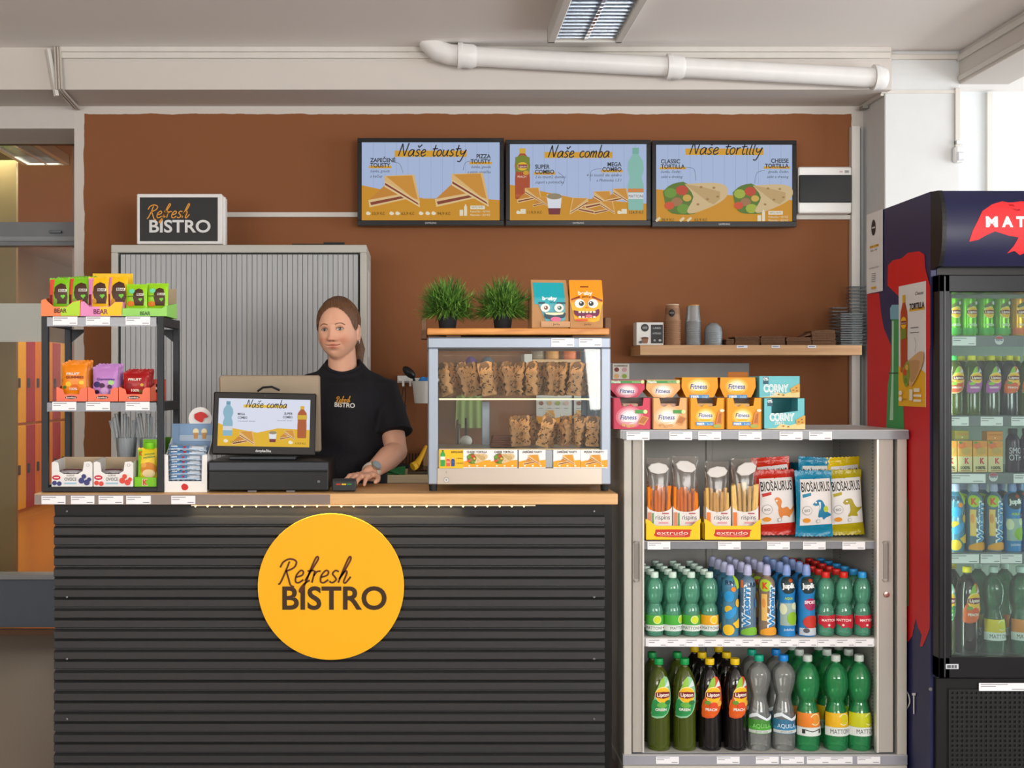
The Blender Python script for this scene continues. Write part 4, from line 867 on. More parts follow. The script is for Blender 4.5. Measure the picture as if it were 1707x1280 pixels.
def jB(p):
    p.rect(950, 462, 1005, 500, '#f59a22'); p.poly([(951, 500), (1005, 500), (1003, 506), (999, 530), (990, 533), (958, 530), (954, 512)], '#f5b41e')
    p.rect(968, 472, 982, 474.5, '#8a4a1a'); p.text('besby', 976, 487, 6, '#faf0dc', w=24, bold=.05); p.text('Jerky', 977, 492, 4, '#4a2a14', w=15)
    p.poly([(952, 494), (966, 489), (967, 492), (952, 497)], '#8a3a1c'); p.poly([(987, 489), (1004, 496), (1004, 499), (987, 492)], '#8a3a1c')
    for x in (966, 988): p.ell(x, 502, 8.5, 7.5, '#f2eee6', 24); p.ell(x+(3 if x < 970 else -3), 502, 4.3, 4, '#2c2c34', 16); p.ell(x+(2 if x < 970 else -4), 500.5, 1.3, 1.3, '#fff', 8)
    p.ell(978, 508.5, 2.5, 1.3, '#c97a18', 10); p.poly([(956, 513), (966, 515), (978, 516.5), (990, 514.5), (998, 511), (998, 520), (990, 525), (968, 525), (958, 520)], '#6a1c48', 3)
    for x in (966, 972, 978, 984, 990): p.rect(x-2, 514.5, x+2, 517.5, '#f4e8cc'); p.rect(x-2, 523, x+2, 526, '#f4e8cc')
    p.ell(981, 523, 6, 2.6, '#d8647a', 14); p.rect(959, 528, 979, 531, '#e0502e'); p.text('Jerky', 979, 538, 3.6, '#3a2416', w=12)
jerky(886, 461, 949, 543, 'teal and brown jerky carton with big cartoon eyes and an open mouth', 0, 0, '#b98a5c', jA, .12)
jerky(950, 461, 1005, 543, 'orange and brown jerky carton with big cartoon eyes and toothy grin', 0, 0, '#c0905e', jB, 0)
# ------------------------------------------------------------------ floating wall shelf
D = 5.93; k = D/F; fs = thing('wall_shelf', 'light oak floating shelf on the brown wall holding cups and napkins', 'shelf', at(1252, 592, D))
lx = lambda px: (px-1252)*k
box('board', fs, lx(1067), lx(1437), 0, .268, 0, 17*k, woodmat('#b98c60', '#caa074', .5, (2, 10, 30), 'sh'), bevel=.002)
p = Pr(flat(D, (1252, 592)))
for x in (1228, 1286, 1346): p.rect(x, 575.5, x+18 if x < 1280 else x+14, 580, '#dfe0e6'); p.rect(x+2, 577, x+12, 578.3, '#8a8a94')
p.build('shelf_label', fs)
SZ = fs.location.z+17*k+.001
cbx = thing('capsule_box', 'black and white coffee capsule box at the left end of the wall shelf', 'box', (at(1084, 0, 5.98).x, 5.98, SZ)); k2 = 5.98/F
box('carton', cbx, -23*k2, 22*k2, 0, .09, 0, 38*k2, M('#dedcd8', .5))
p = Pr(flat(5.98, (1084, 574))); p.rect(1085, 540, 1105, 571, '#26282a'); p.ell(1075, 545, 6.5, 6.5, '#2a2c2e'); p.rect(1071, 543, 1079, 547, '#7c7c7c'); p.text('LUNGO', 1095, 547, 3, '#d8d8d8', w=13); p.text('INTENSO', 1095, 556, 3, '#c8c8c8', w=14)
p.ell(1100, 566, 2.4, 2, '#b0b0b0', 10); p.ell(1091, 566, 2, 2, '#909090', 10); p.poly([(1069, 562), (1081, 562), (1079, 571), (1072, 571)], '#8a5a38'); p.ell(1075, 562, 6, 1.6, '#5a2c14', 14); p.ell(1068, 569, 3, 2.4, '#4a4a4e', 10); p.build('print', cbx)
def cupstack(px, y0, w, name, m, rim, steps, D=6.0, print_=None, group=None, part='cup', lw=None):
    """nested cups upside down or upright: one body on top, rims below"""
    k = D/F; t = thing('cup_stack', name, 'cups', (at(px, 0, D).x, D, SZ), group); r = w/2*k
    H = (575-y0)*k; n = steps; zt = H*.58; me = MB().lathe([(r*.97, 0), (r*1.04, .001), (r*1.05, .004), (r*.97, .005), (r*.95, zt/n+.002)], m, 26, cap=False).mesh(smooth='all')
    for i in range(n): link(part, me, t, (0, 0, zt/n*i))
    MB().lathe([(r*1.04, zt), (r*1.05, zt+.004), (r*.97, zt+.006), (r*.8, H-.006), (r*.78, H-.002), (r*.76, H)], m, 26).build(part, t, smooth=True)
    if rim: MB().lathe([(r*.8, H-.004), (r*.82, H), (r*.62, H+.001)], rim, 24).build('rim', t, smooth=True)
    return t, r, zt, H
t, r, zt, H = cupstack(1121, 507, 27, 'stack of brown paper coffee cups with a dark round logo on the wall shelf', M('#9a7458', .6), M('#d8c4ac', .6), 12)
MB().lathe([(r*.9, H*.72), (r*.9, H*.9)], M('#8a6448', .6), 24, cap=False).build('sleeve', t); p = Pr(lambda u, v, o: (r*.98*math.sin(u/r), -r*.98*math.cos(u/r)-o, v), step=.006); p.ell(-.012, H*.78, .016, .019, '#26221f', 20); p.text('bistro', -.012, H*.77, -.007, '#e0d6c8', w=.02); p.build('print', t)
cupstack(1155, 508, 26, 'tall stack of clear plastic cups with orange rims on the wall shelf', clearmat('#e6ecee', '#ccd4d8', .35, .1, 'cups'), M('#c88a3a', .5), 14)
t = thing('lid_stack', 'stack of clear domed plastic lids on the wall shelf', 'lids', (at(1189, 0, 6.0).x, 6.0, SZ)); r = 15*6/F
me = MB().lathe([(r, 0), (r*1.03, .003), (r*.98, .006), (r*.9, .03), (r*.5, .05), (r*.3, .052)], clearmat('#e6ecee', '#d2d8dc', .35, .1, 'cups'), 24, cap=False).mesh(smooth='all')
for i in range(8): link('lid', me, t, (0, 0, i*.0085))
nm = M('#6a4a34', .85, bump=.3, scale=90); r_ = random.Random(4)
def napkins(x0, x1, yt, name, n, fold=0):
    D = 6.02; k = D/F; t = thing('napkin_stack', name, 'napkins', (at((x0+x1)/2, 0, D).x, D, SZ), 'brown napkin stacks on the wall shelf'); w = (x1-x0)*k; H = (575-yt)*k
    for i in range(n):
        j = r_.uniform(-.004, .004); z0 = H*i/n; dz = H/n
        MB().box(-w/2+j, w/2+j, -.06+j, .06, z0, z0+dz*.92, nm).build('napkin', t, bevel=.001).rotation_euler.y = (-.0 if not fold else -.02*i/n)
    if fold: MB().prism([(-w/2-.05, H*.55), (-w/2+.02, H*1.02), (w/2*.9, H*1.05), (w/2*.9, H)], -.055, .055, nm).build('napkin', t)
napkins(1206, 1219, 565, 'small folded brown napkins right of the clear lids', 4); napkins(1220, 1261, 561, 'brown napkin stack above the first shelf label', 6); napkins(1263, 1303, 560, 'brown napkin stack above the middle shelf label', 6); napkins(1305, 1346, 562, 'brown napkin stack left of the tallest napkins', 6); napkins(1347, 1386, 551, 'tallest brown napkin stack beside the clear containers', 9, 1)
cl = clearmat('#e6eef2', '#c4d0d6', .22, .12, 'tub'); G = 'clear plastic containers on the wall shelf'
for j, (x0, x1, y0, n, D, nme) in enumerate([(1397, 1434, 521, 14, 5.99, 'front stack of clear plastic containers at the right end of the wall shelf'), (1384, 1409, 508, 12, 6.135, 'stack of clear plastic containers behind the front stack'), (1413, 1440, 473, 18, 6.12, 'tallest stack of clear plastic containers against the trunking post')]):
    k = D/F; t = thing('container_stack', nme, 'containers', (at((x0+x1)/2, 0, D).x, D, SZ), G); w = (x1-x0)/2*k; H = (575-y0)*k
    rim = .003; me = MB().box(-w, w, -.036, .036, 0, .0025, cl).box(-w*.93, w*.93, -.033, .033, -.004, 0, cl).mesh()
    for i in range(n): link('container', me, t, (0, 0, .005+H*i/n))
# ------------------------------------------------------------------ back wall kitchen zone
D = 6.17; k = D/F
bp = thing('splashback', 'grey concrete-look splashback panel on the brown wall behind the cereal bars', 'panel', (at(1135, 0, D).x, D, at(0, 720, D).z)); box('board', bp, at(1000, 0, D).x-bp.location.x, at(1249, 0, D).x-bp.location.x, 0, .02, 0, at(0, 605, D).z-bp.location.z, M('#8b8a8a', .6, var=.2, scale=7))
pst = thing('ingredient_poster', 'small poster of four ingredient pictures left on the grey splashback', 'poster', at(1035, 632, 6.16)); box('sheet', pst, -14*k, 14*k, 0, .004, 0, 26*k, M('#d8d2c8', .6))
p = Pr(flat(6.16, (1035, 632))); p.text('INGREDIENCE', 1035, 611, 2.6, '#3a3030', w=22, bold=.03)
for u, v, c in ((1028, 616, '#7a2a24'), (1041, 616, '#c89aa0'), (1028, 627, '#dba86a'), (1041, 627, '#8aa83a')): p.ell(u, v, 4, 3.8, c, 14)
p.build('print', pst)
jar_sh = thing('jar_shelf', 'small light wood shelf with a white end on the wall behind the display case', 'shelf', at(935, 604, 6.0)); k = 6.0/F; box('board', jar_sh, -48*k, 52*k, 0, .195, 0, 5*k, OAK); box('end_panel', jar_sh, -61*k, -48*k, 0, .195, -4*k, 14*k, M('#d9d6d0', .5))
for i, (x, c) in enumerate(((896, '#8a7a64'), (921, '#d89a4a'), (950, '#e8742a'), (978, '#d8a878'))):
    t = thing('food_jar', ['clear jar with grey contents, leftmost on the wood jar shelf', 'jar with ochre contents, second on the wood jar shelf', 'jar with bright orange contents on the wood jar shelf', 'jar with pale tan contents, rightmost on the wood jar shelf'][i], 'jar', (at(x, 0, 6.06).x, 6.06, at(0, 599, 6.0).z+.001), 'jars seen through the display case')
    MB().lathe([(.028, 0), (.032, .004), (.032, .055), (.028, .062)], M(c, .4), 18).build('jar', t, smooth=True); MB().lathe([(.03, .062), (.03, .075)], M('#b8b8b8', .3, .6), 18).build('lid', t)
for x0, x1, nme in ((894, 953, 'white picture menu poster on the wall behind the display case, wider one'), (957, 990, 'white picture menu poster on the wall behind the display case, narrower one')):
    D = 6.17; k = D/F; c = (x0+x1)/2; t = thing('menu_poster', nme, 'poster', at(c, 706, D)); box('sheet', t, -(x1-x0)/2*k, (x1-x0)/2*k, 0, .004, 0, 98*k, M('#d9d8d4', .6))
    p = Pr(flat(D, (c, 706))); p.rect(x0+4, 612, x1-4, 614, '#5a5450'); p.poly([(x0, 706), (x1, 706), (x1, 692), ((x0+x1)/2, 697), (x0, 693)], '#e89a1e')
    toast(p, c-8, 690, 24)
    for i in range(int((x1-x0)/14)):
        for v in (618, 672): p.ell(x0+8+14*i, v, 4, 3.6, ['#8a4a3a', '#c8a06a', '#9aa84a', '#d8b0a8'][i % 4], 12)
        p.rect(x0+4+14*i, 680, x0+11+14*i, 681, '#8a8a8a')
    p.build('print', t)
ap = thing('hanging_apron', 'light green apron hanging on the wall behind the display case', 'apron', at(785, 716, 5.95)); k = 5.95/F
MB().grid(lambda u, v: ((-24+48*u)*k*(1-.15*v), .006*math.sin(u*22)+.2, v*105*k), 28, 6, M('#9ab56a', .8)).build('cloth', ap, smooth='all'); box('hook', ap, -.01, .01, .19, .25, 104*k, 110*k, M('#888', .3, .8))
for nme, px, c, D in (('purple cloth cap hanging beside the green apron', 785, '#5c3a86', 6.05), ('grey-blue cloth cap hanging right of the purple cap', 812, '#5f6f80', 6.05)):
    t = thing('cloth_cap', nme, 'cap', at(px, 612, D)); MB().ball((0, 0, 0), (.035, .06, .055), M(c, .8), 16, 10).build('crown', t, smooth=True); MB().prism([(-.03, -.05), (.02, -.05), (.0, -.02), (-.035, -.02)], -.05, .02, M(c, .8)).build('brim', t, bevel=.003); box('hook', t, -.006, .006, .04, .15, .02, .03, M('#999', .3, .8))
sp = thing('white_ladle', 'white ladle standing in the sink area behind the display case', 'ladle', at(777, 752, 5.8)); MB().ball((0, 0, .05), (.03, .03, .026), M('#dcdcd8', .4), 16, 10).build('bowl', sp, smooth=True); MB().tube([(0, .005, .07), (0, .01, .16)], .006, M('#2a2a2c'), 8).build('handle', sp); box('foot', sp, -.02, .02, -.02, .02, -.01, .026, M('#cfcfca', .4))
bw = thing('back_worktop', 'pale wood worktop along the back wall behind the counter', 'worktop', (0.2, 5.62, 0)); ztp = at(0, 793, 5.62).z
box('board', bw, -.45, 1.0, 0, .56, ztp-.034, ztp, woodmat('#d8c09a', '#e6d2b0', .45, (2, 10, 30), 'pale')); box('cabinet_front', bw, -.44, .98, .03, .05, 0, ztp-.034, M('#cfcac2', .5))
for s in (-.44, .96): box('side', bw, s, s+.02, .05, .55, 0, ztp-.034, M('#cfcac2', .5))
for x in (.03, .5): box('handle', bw, x-.06, x+.06, .015, .03, ztp-.12, ztp-.105, M('#888', .3, .8))
sk = thing('sink', 'dark steel sink let into the back worktop beside the display case', 'sink', (at(732, 0, 5.8).x, 5.8, ztp+.001)); MB().box(-.15, .3, -.1, .28, 0, .012, M('#6a625c', .3, .8)).build('rim', sk, bevel=.003); MB().box(-.12, .27, -.07, .25, .012, .016, M('#3a3431', .3, .8)).build('basin', sk); MB().tube([(.1, .26, .012), (.1, .26, .2), (.1, .22, .24), (.1, .14, .22)], .012, M('#bbb', .15, 1), 10).build('tap', sk, smooth=True)
gc = thing('green_cloth', 'green cloth lying on the back worktop behind the arm', 'cloth', (at(648, 0, 5.75).x, 5.72, ztp+.001)); MB().grid(lambda u, v: ((u-.5)*.16, (v-.5)*.1, .012+.012*math.sin(u*5+v*3)+.01*v), 10, 6, M('#2a7a44', .8)).build('cloth', gc, smooth='all'); box('fold', gc, -.07, .05, -.04, .05, 0, .01, M('#2a7a44', .8), bevel=.003)
br = thing('dish_rack', 'black bristled dish rack on the back worktop', 'rack', (at(672, 0, 6.13).x, 6.13, ztp+.001)); box('base', br, -.09, .09, -.035, .03, 0, .02, M('#1d1c1c', .6)); rb = MB().tube([(0, 0, .02), (0, 0, .075)], .003, M('#1d1c1c', .6), 6).mesh()
for i in range(11): link('tine', rb, br, (-.08+.016*i, 0, 0))
bx = thing('cup_carton', 'brown carton with a dark round logo next to the sink', 'box', (at(712, 0, 6.1).x+.02, 6.1, ztp+.001)); k = 5.98/F; box('carton', bx, -.04, .06, 0, .07, 0, .1, M('#a8825c', .7)); Pr(lambda u, v, o: (u, -o, v)).ell(.01, .05, .026, .026, '#2a201a').text('bistro', .01, .045, -.012, '#d8c8b0', w=.03).build('print', bx)
sq = thing('squeegee', 'small yellow brush leaning in the sink', 'brush', (at(700, 0, 5.7).x, 5.76, ztp+.03)); MB().tube([(-.02, -.05, .012), (.005, .0, .05), (.03, .04, .1)], [.018, .012, .007], M('#e0a81c', .4), 10).build('handle', sq, smooth=True); MB().tube([(-.035, -.06, .006), (-.02, -.05, .014)], .02, M('#f0c02a', .5), 10).build('head', sq)
rl = thing('rail_bucket', 'white plastic utensil bucket hanging on the wall rail', 'bucket', at(708, 672, 5.98)); k = 5.98/F; WP = M('#e6e4df', .4)
MB().lathe([(16*k, 0), (17*k, .003), (21*k, 36*k), (22*k, 37*k), (20*k, 37*k), (16*k, .006)], WP, 26, cap=False).lathe([(.001, .002), (16*k, .002)], WP, 26).build('bucket', rl, smooth=True)
box('rail', rl, -45*k, .3, .05, .07, 36*k, 42*k, WP, bevel=.003); box('rail_hook', rl, -38*k, -34*k, .03, .06, 28*k, 38*k, WP); box('rail_hook', rl, -26*k, -22*k, .03, .06, 28*k, 38*k, WP); box('rail_bracket', rl, -46*k, -20*k, .07, .21, 34*k, 46*k, WP)
ld = thing('black_ladle', 'black ladle standing in the white utensil bucket', 'ladle', at(696, 672, 5.98)); ld.location.z += .005; MB().tube([(.0, 0, .0), (-.005, -.005, .06), (-.02, -.01, .12)], .006, M('#161617', .35), 8).build('handle', ld); b_ = MB().ball((0, 0, 0), (.04, .028, .022), M('#161617', .35), 16, 10).build('bowl', ld, smooth=True, loc=(-.042, -.015, .148)); b_.rotation_euler.y = .75
bc = thing('blue_cloth', 'bright blue scrubbing cloth on top of the utensil bucket', 'cloth', at(712, 640, 5.98)); MB().ball((0, 0, .012), (.045, .04, .022), M('#2a7ac8', .7, bump=.8, scale=60), 16, 10).build('cloth', bc, smooth=True); MB().ball((-.02, -.01, .02), (.02, .02, .016), M('#2f84d4', .7), 10, 8).build('fold', bc, smooth=True)
hb = thing('hanging_tool', 'small black tool hanging by a cord from the wall rail', 'tool', at(672, 690, 6.02)); MB().tube([(.0, .06, .13), (-.008, .05, .07), (0, .04, .04)], .002, BK, 6).tube([(.01, .06, .13), (.012, .05, .07), (.004, .04, .04)], .002, BK, 6).build('cord', hb); box('body', hb, -.012, .016, .03, .06, -.02, .045, M('#202022', .5), bevel=.004)
# ------------------------------------------------------------------ shelf cabinet on the right of the counter
D = 4.17; k = D/F; ref = (1273, 716)
cb = thing('shelf_cabinet', 'grey metal cabinet with open tambour doors full of snacks and bottles', 'cabinet', (at(1273, 0, D).x, D, 0))
lx = lambda px: (px-1273)*k
zz = lambda py: HC+(HY-py)*k
CM = M('#c3bfb6', .45, scale=3, var=.04); CM2 = M('#b0aaa2', .45, scale=3, var=.04); IN = M('#a7a6a1', .6, var=.04, scale=3)
dp = .49
MB().box(lx(1033), lx(1513), -.012, dp, zz(731), zz(716), M('#bdbdbd', .4, var=.04, scale=3)).build('top_panel', cb, bevel=.002)
box('price_rail', cb, lx(1036), lx(1512), -.016, -.012, zz(731.5), zz(717.5), clearmat('#e6e8ee', '#a9acb4', .5, .2, 'rail2'), bevel=0)
for s, a, b in ((-1, 1040, 1053), (1, 1496, 1512)):
    box('side_wall', cb, lx(a), lx(b), 0, dp, 0, zz(731), CM, bevel=.002)
box('tambour_stile', cb, lx(1055), lx(1072), .004, .02, zz(1255), zz(732), CM2, bevel=.002); box('tambour_stile', cb, lx(1466), lx(1490), .004, .02, zz(1255), zz(732), CM2, bevel=.002)
for a, b in ((1070.5, 1074), (1461.5, 1466)): box('edge_strip', cb, lx(a), lx(b), .0, .022, zz(1255), zz(732), M('#d9d6d0', .35, .3))
for x in (1061, 1476.5):
    w = 6*k; MB().tube([(lx(x)-w*.8, .004, zz(905)), (lx(x)-w*.8+.006, -.004, zz(902)), (lx(x)+w*.7, -.004, zz(902)), (lx(x)+w*.9, -.004, zz(908)), (lx(x)+w*.9, -.004, zz(963)), (lx(x)+w*.7, -.004, zz(969)), (lx(x)-w*.8+.006, -.004, zz(969)), (lx(x)-w*.8, .004, zz(966))], .0025, M('#a59f97', .4), 6).build('handle', cb); box('handle_recess', cb, lx(x)-w*.6, lx(x)+w*.7, .002, .004, zz(965), zz(906), M('#8f8982', .5), bevel=0)
MB().lathe([(.01, 0), (.01, .006), (.004, .007)], M('#b98c84', .25, .8), 16).build('lock', cb, loc=(lx(1478), .004, zz(991))).rotation_euler.x = PI/2
box('back_panel', cb, lx(1053), lx(1496), dp-.006, dp, .04, zz(731), IN); box('inner_side', cb, lx(1073), lx(1074.5), .022, dp-.006, .09, zz(731), IN); box('inner_side', cb, lx(1468), lx(1469.5), .022, dp-.006, .09, zz(731), IN)
box('back_rib', cb, lx(1232), lx(1243), dp-.016, dp-.006, .05, zz(731), IN)
hm = MB()
for i in range(88): 
    z = .12+i*.0125
    hm.box(lx(1467.4), lx(1468.1), .07, .075, z, z+.003, M('#3a3a3a', .6)).box(lx(1467.4), lx(1468.1), .4, .405, z, z+.003, M('#3a3a3a', .6))
hm.build('peg_holes', cb, kind='stuff')
SHZ = {}
for n, y0, y1 in ((1, 903, 915), (2, 1065, 1080), (3, 1257.5, 1264)):
    z = zz(y0); SHZ[n] = z; box('shelf', cb, lx(1074.5), lx(1468), .024, dp-.006, z-(y1-y0)*k, z, M('#bdbab4', .45, scale=3), bevel=.0015)
box('price_rail', cb, lx(1078), lx(1462), .018, .024, zz(1079.5), zz(1066), M('#e9e8ea', .4)); box('price_rail', cb, lx(1076), lx(1462), .02, .024, zz(916), zz(904), clearmat('#e6e8ee', '#a9acb4', .5, .2, 'rail2'), bevel=0)
MB().box(lx(1038), lx(1512), -.004, dp, 0, zz(1276), CM).box(lx(1038), lx(1512), -.006, .02, zz(1275), zz(1257), M('#9a9ba4', .4, var=.04)).build('plinth', cb, bevel=.002)
ptags(cb, D, (1273, 0), -.0165, [])
tg = lambda y, bx: [link('price_tag', tagmesh((b-a)*k, (d-c)*k), cb, (lx((a+b)/2), y, zz((c+d)/2))) for a, c, b, d in bx]
tg(-.0165, [(a, 719, a+38, 733) for a in (1043, 1114, 1162, 1229, 1297, 1346)])
tg(.0175, [(a, 904, a+38, 917) for a in (1081, 1199, 1281, 1341, 1407)])
tg(.0175, [(1082+i*31.5, 1066.5, 1082+i*31.5+31, 1079.5) for i in range(12)])
tg(-.0065, [(a, 1260, a+38, 1272) for a in (1093, 1194, 1259, 1301, 1344, 1382, 1428)])
# ---- cereal bar cartons on top
ZT = zz(716)+.0012
def fit_logo(p, x, y, w, c='#2c4a94'): p.text('Fitness', x, y, w*.3, c, w=w, bold=.015, shear=.15)
def glow(p, x, y, rx, ry, cols):
    for i, c in enumerate(cols): f = 1-i*.16; p.ell(x, y, rx*f, ry*f, c, 24)
def lowbox(a, b, name, col, cols, kind):
    D = 4.185; c = (a+b)/2; k = D/F; L = lambda p: ((p[0]-c)*k, (716-p[1])*k)
    t = thing('cereal_carton', name, 'snack carton', (at(c, 0, D).x, D, ZT), 'opened cereal bar cartons in the lower row'); m_ = M(col, .5); dp = .15
    fr = [(a+1, 716), (b-1, 716), (b-1, 664), (b-13, 664), (b-15, 677), (c+4, 679), (c-2, 674), (c-9, 679), (a+15, 677), (a+12, 664), (a+1, 664)]
    mb = MB().prism([L(q) for q in fr], 0, .002, m_); W = (b-a)/2*k-.003; H = 52*k
    mb.box(-W, W, .002, dp, 0, .002, m_).box(-W, W, dp, dp+.002, 0, H, M('#a09890', .7)).box(-W, -W+.002, 0, dp, 0, H, m_).box(W-.002, W, 0, dp, 0, H, m_); mb.build('carton', t)
    p = Pr(flat(D, (c, 716)))
    if kind == 0:
        glow(p, c-4, 696, 23, 18, cols); fit_logo(p, c-6, 700, 27); p.poly([(c-18, 704), (c+3, 704), (c-7, 708)], cols[1]); p.rect(c+5, 684, c+22, 690, '#4a9a4a'); p.ell(c+22, 687, 3.5, 3.5, '#d8e4a0', 12)
        p.poly([(c+9, 707), (c+16, 693), (c+28, 697), (c+20, 710)], '#d89a58'); p.poly([(c+11, 705), (c+17, 695), (c+26, 698), (c+19, 707)], '#b8703a')
        for u, v in ((c-14, 709), (c-6, 711), (c+1, 710)): p.ell(u, v, 4, 2.5, '#d8a468', 10)
    else:
        glow(p, c-3, 695, 17, 14, cols); fit_logo(p, c-3, 696, 23); p.poly([(c-14, 699), (c+8, 699), (c+3, 703), (c-9, 703)], '#e8b81e'); p.rect(c-19, 704, c+10, 710, '#4f96c8'); p.text('FIBER', c-11, 709, 3.6, '#fff', w=13, bold=.03); p.text('5x20', c+4, 709, 3, '#e0eef8', w=9)
        p.poly([(c+13, 709), (c+17, 688), (c+25, 686), (c+24, 708)], '#d8883a'); p.poly([(c+16, 706), (c+19, 691), (c+23, 689), (c+22, 706)], '#b86a2a'); p.ell(c+16, 711, 7, 3, '#a8b050', 12); p.ell(c+24, 685, 4, 2.5, '#f4e8c8', 12)
    p.build('print', t)
    bm = MB().box(-.028, .028, -.006, .006, 0, .085, M('#c9a08a' if kind == 0 else '#d8b070', .4)).mesh(bevel=.003)
    for j in range(4): o = link('wrapped_bar', bm, t, (-.002+.004*(j % 2), .02+.03*j, .004)); o.rotation_euler.x = -.1
    return t
lowbox(1021, 1086, 'pink cereal bar carton with cut-out front, left end of the lower row', '#d2445e', ['#e0788a', '#e8a0ac', '#f4d4d8', '#fbf2f0'], 0)
lowbox(1087, 1147, 'peach cereal bar carton with cut-out front, next to the pink one', '#ecb072', ['#f0c090', '#f4d0a8', '#f8e4cc', '#fcf6ec'], 0)
lowbox(1149, 1209, 'orange fibre bar carton with cut-out front beside the lower peach carton', '#f2a016', ['#f6b83a', '#f8d070', '#fae8b0', '#fdf8e8'], 1)
lowbox(1210, 1271, 'orange fibre bar carton with cut-out front beside the lower cyan carton', '#f2a016', ['#f6b83a', '#f8d070', '#fae8b0', '#fdf8e8'], 1)
def upbox(a, b, y0, name, col, cols, kind):
    D = 4.25; c = (a+b)/2; k = D/F; base = ZT+52*4.185/F+.001; yb = HY-(base-HC)/k
    L = lambda p: ((p[0]-c)*k, (yb-p[1])*k); m_ = M(col, .5)
    t = thing('cereal_carton', name, 'snack carton', (at(c, 0, D).x, D, base), 'upper row of cereal bar cartons')
    fr = [(a+13, yb), (b-13, yb), (b, 648), (b-1, y0), (a+1, y0), (a, 648)] if kind == 0 else [(a+8, yb), (b-8, yb), (b-4, 655), (b, 645), (b-1, y0), (a+1, y0), (a, 645), (a+4, 655)]
    mb = MB().prism([L(q) for q in fr], 0, .002, m_).prism([L(q) for q in fr], .12, .122, m_); W = (b-a)/2*k; H = (yb-y0)*k
    mb.box(-W+.001, W-.001, .002, .12, H-.002, H, m_).box(-W+14*k, W-14*k, .002, .12, 0, .002, m_); mb.build('carton', t)
    p = Pr(flat(D, (c, yb)))
    if kind == 0:
        p.rect(a+1, y0+1, b-1, y0+6, '#4c9a52'); p.text('Nestle', a+10, y0+5.2, 4, '#eef4e4', w=15, bold=.04); p.text('WHOLE GRAIN', b-14, y0+5, 2.6, '#d8e8b0', w=15); p.ell(b-4, y0+3.5, 3, 3, '#d8e4a0', 12)
        glow(p, c-1, 651, 19, 12, cols); fit_logo(p, c-1, 655, 24); p.poly([(c-8, 658), (c+9, 658), (c+4, 662), (c-4, 662)], cols[1] if col != '#d2445e' else '#b82a50')
    else:
        glow(p, c-2, 644, 19, 14, cols); fit_logo(p, c-2, 648, 28); p.poly([(c-12, 651), (c+9, 651), (c+4, 656), (c-7, 656)], '#e8b81e'); p.rect(c-17, 658, c+15, 663.5, '#4f96c8'); p.text('FIBER', c-8, 662.7, 3.6, '#fff', w=13, bold=.03); p.text('5x20', c+8, 662.7, 3.2, '#e0eef8', w=9)
    p.build('print', t)
upbox(1017, 1075, 633, 'pink tapered cereal bar carton with green stripe, upper row', '#cf4660', ['#dc7488', '#e8a0ac', '#f4d4d8', '#fbf2f0'], 0)
upbox(1077, 1134, 633, 'peach tapered cereal bar carton with green stripe, upper row', '#eeb06e', ['#f2c08c', '#f4d0a8', '#f8e4cc', '#fcf6ec'], 0)
upbox(1136, 1197, 629, 'orange tapered fibre bar carton in the upper row, beside the peach one', '#f4a014', ['#f6b43a', '#f8cc6c', '#fae4a8', '#fdf6e4'], 1)
upbox(1200, 1260, 629, 'orange tapered fibre bar carton with a brown flap, upper row', '#f4a014', ['#f6b43a', '#f8cc6c', '#fae4a8', '#fdf6e4'], 1)
fl_ = thing('carton_flap', 'brown carton flap sticking up behind the right orange upper carton', 'flap', (at(1229, 0, 4.4).x, 4.39, ZT)); k2 = 4.4/F; box('card', fl_, -17*k2, 17*k2, 0, .003, 0, at(0, 620, 4.4).z-ZT, M('#b06a1e', .6)); box('fold', fl_, -17*k2, 17*k2, 0, .05, 0, .003, M('#b06a1e', .6))
def corny(a, b, y0, yb, D, base, name, win):
    c = (a+b)/2; k = D/F; t = thing('oat_bar_carton', name, 'snack carton', (at(c, 0, D).x, D, base), 'cyan oat bar cartons'); yb = HY-(base-HC)/k
    W = (b-a)/2*k; H = (yb-y0)*k; cy = M('#6cc4cc', .45); L = lambda u, v: ((u-c)*k, (yb-v)*k)
    mb = MB()
    if win: mb.prism([L(a, yb), L(b, yb), L(b, y0), L(b-12, y0), L(b-12, 685), L(a+13, 690), L(a+13, y0), L(a, y0)], 0, .002, cy).box(-W, -W+.002, 0, .15, 0, H, cy).box(W-.002, W, 0, .15, 0, H, cy).box(-W, W, .148, .15, 0, H, M('#3a8a90', .6)).box(-W, W, 0, .15, 0, .002, cy)
    else: mb.box(-W, W, 0, .13, 0, H, cy)
    mb.build('carton', t)
    if win: box('bar_stack', t, -W+.01, W-.01, .01, .14, .002, .045, M('#5a8a8c', .4))
    p = Pr(flat(D, (c, yb))); oy = yb-716 if win else yb-664
    p.rect(a+6, y0+1, a+15, y0+13, '#2c5a6c'); p.text('0%', a+10.5, y0+7, 5, '#f0f4f4', w=8, bold=.03)
    yy = 700 if win else 652
    p.poly([(a, yb), (b, yb), (b, yb-14), (b-12, yb-10), (b-26, yb-6), (c-6, yb-9), (c-14, yb-2)], '#e8d490'); p.text('CORNY', c-6+(2 if win else 0), yy+.8, 12, '#f8fbfa', w=42, bold=.07); p.text('CORNY', c-6+(2 if win else 0), yy, 11, '#bfe4e6', w=39, bold=.015); p.text('ZERO', c-9, yy+7.5, 5, '#e8f4f0', w=16, bold=.02)
    p.poly([(b-14, yb-7), (b-16, yb-15), (b-2, yb-23), (b, yb-22), (b, yb-9)], '#d8a848')
    for u, v in ((b-11, yb-12), (b-6, yb-16), (b-5, yb-11), (c-2, yb-5), (c+6, yb-4)): p.ell(u, v, 1.8, 1.2, '#a8622a', 8)
    p.build('print', t)
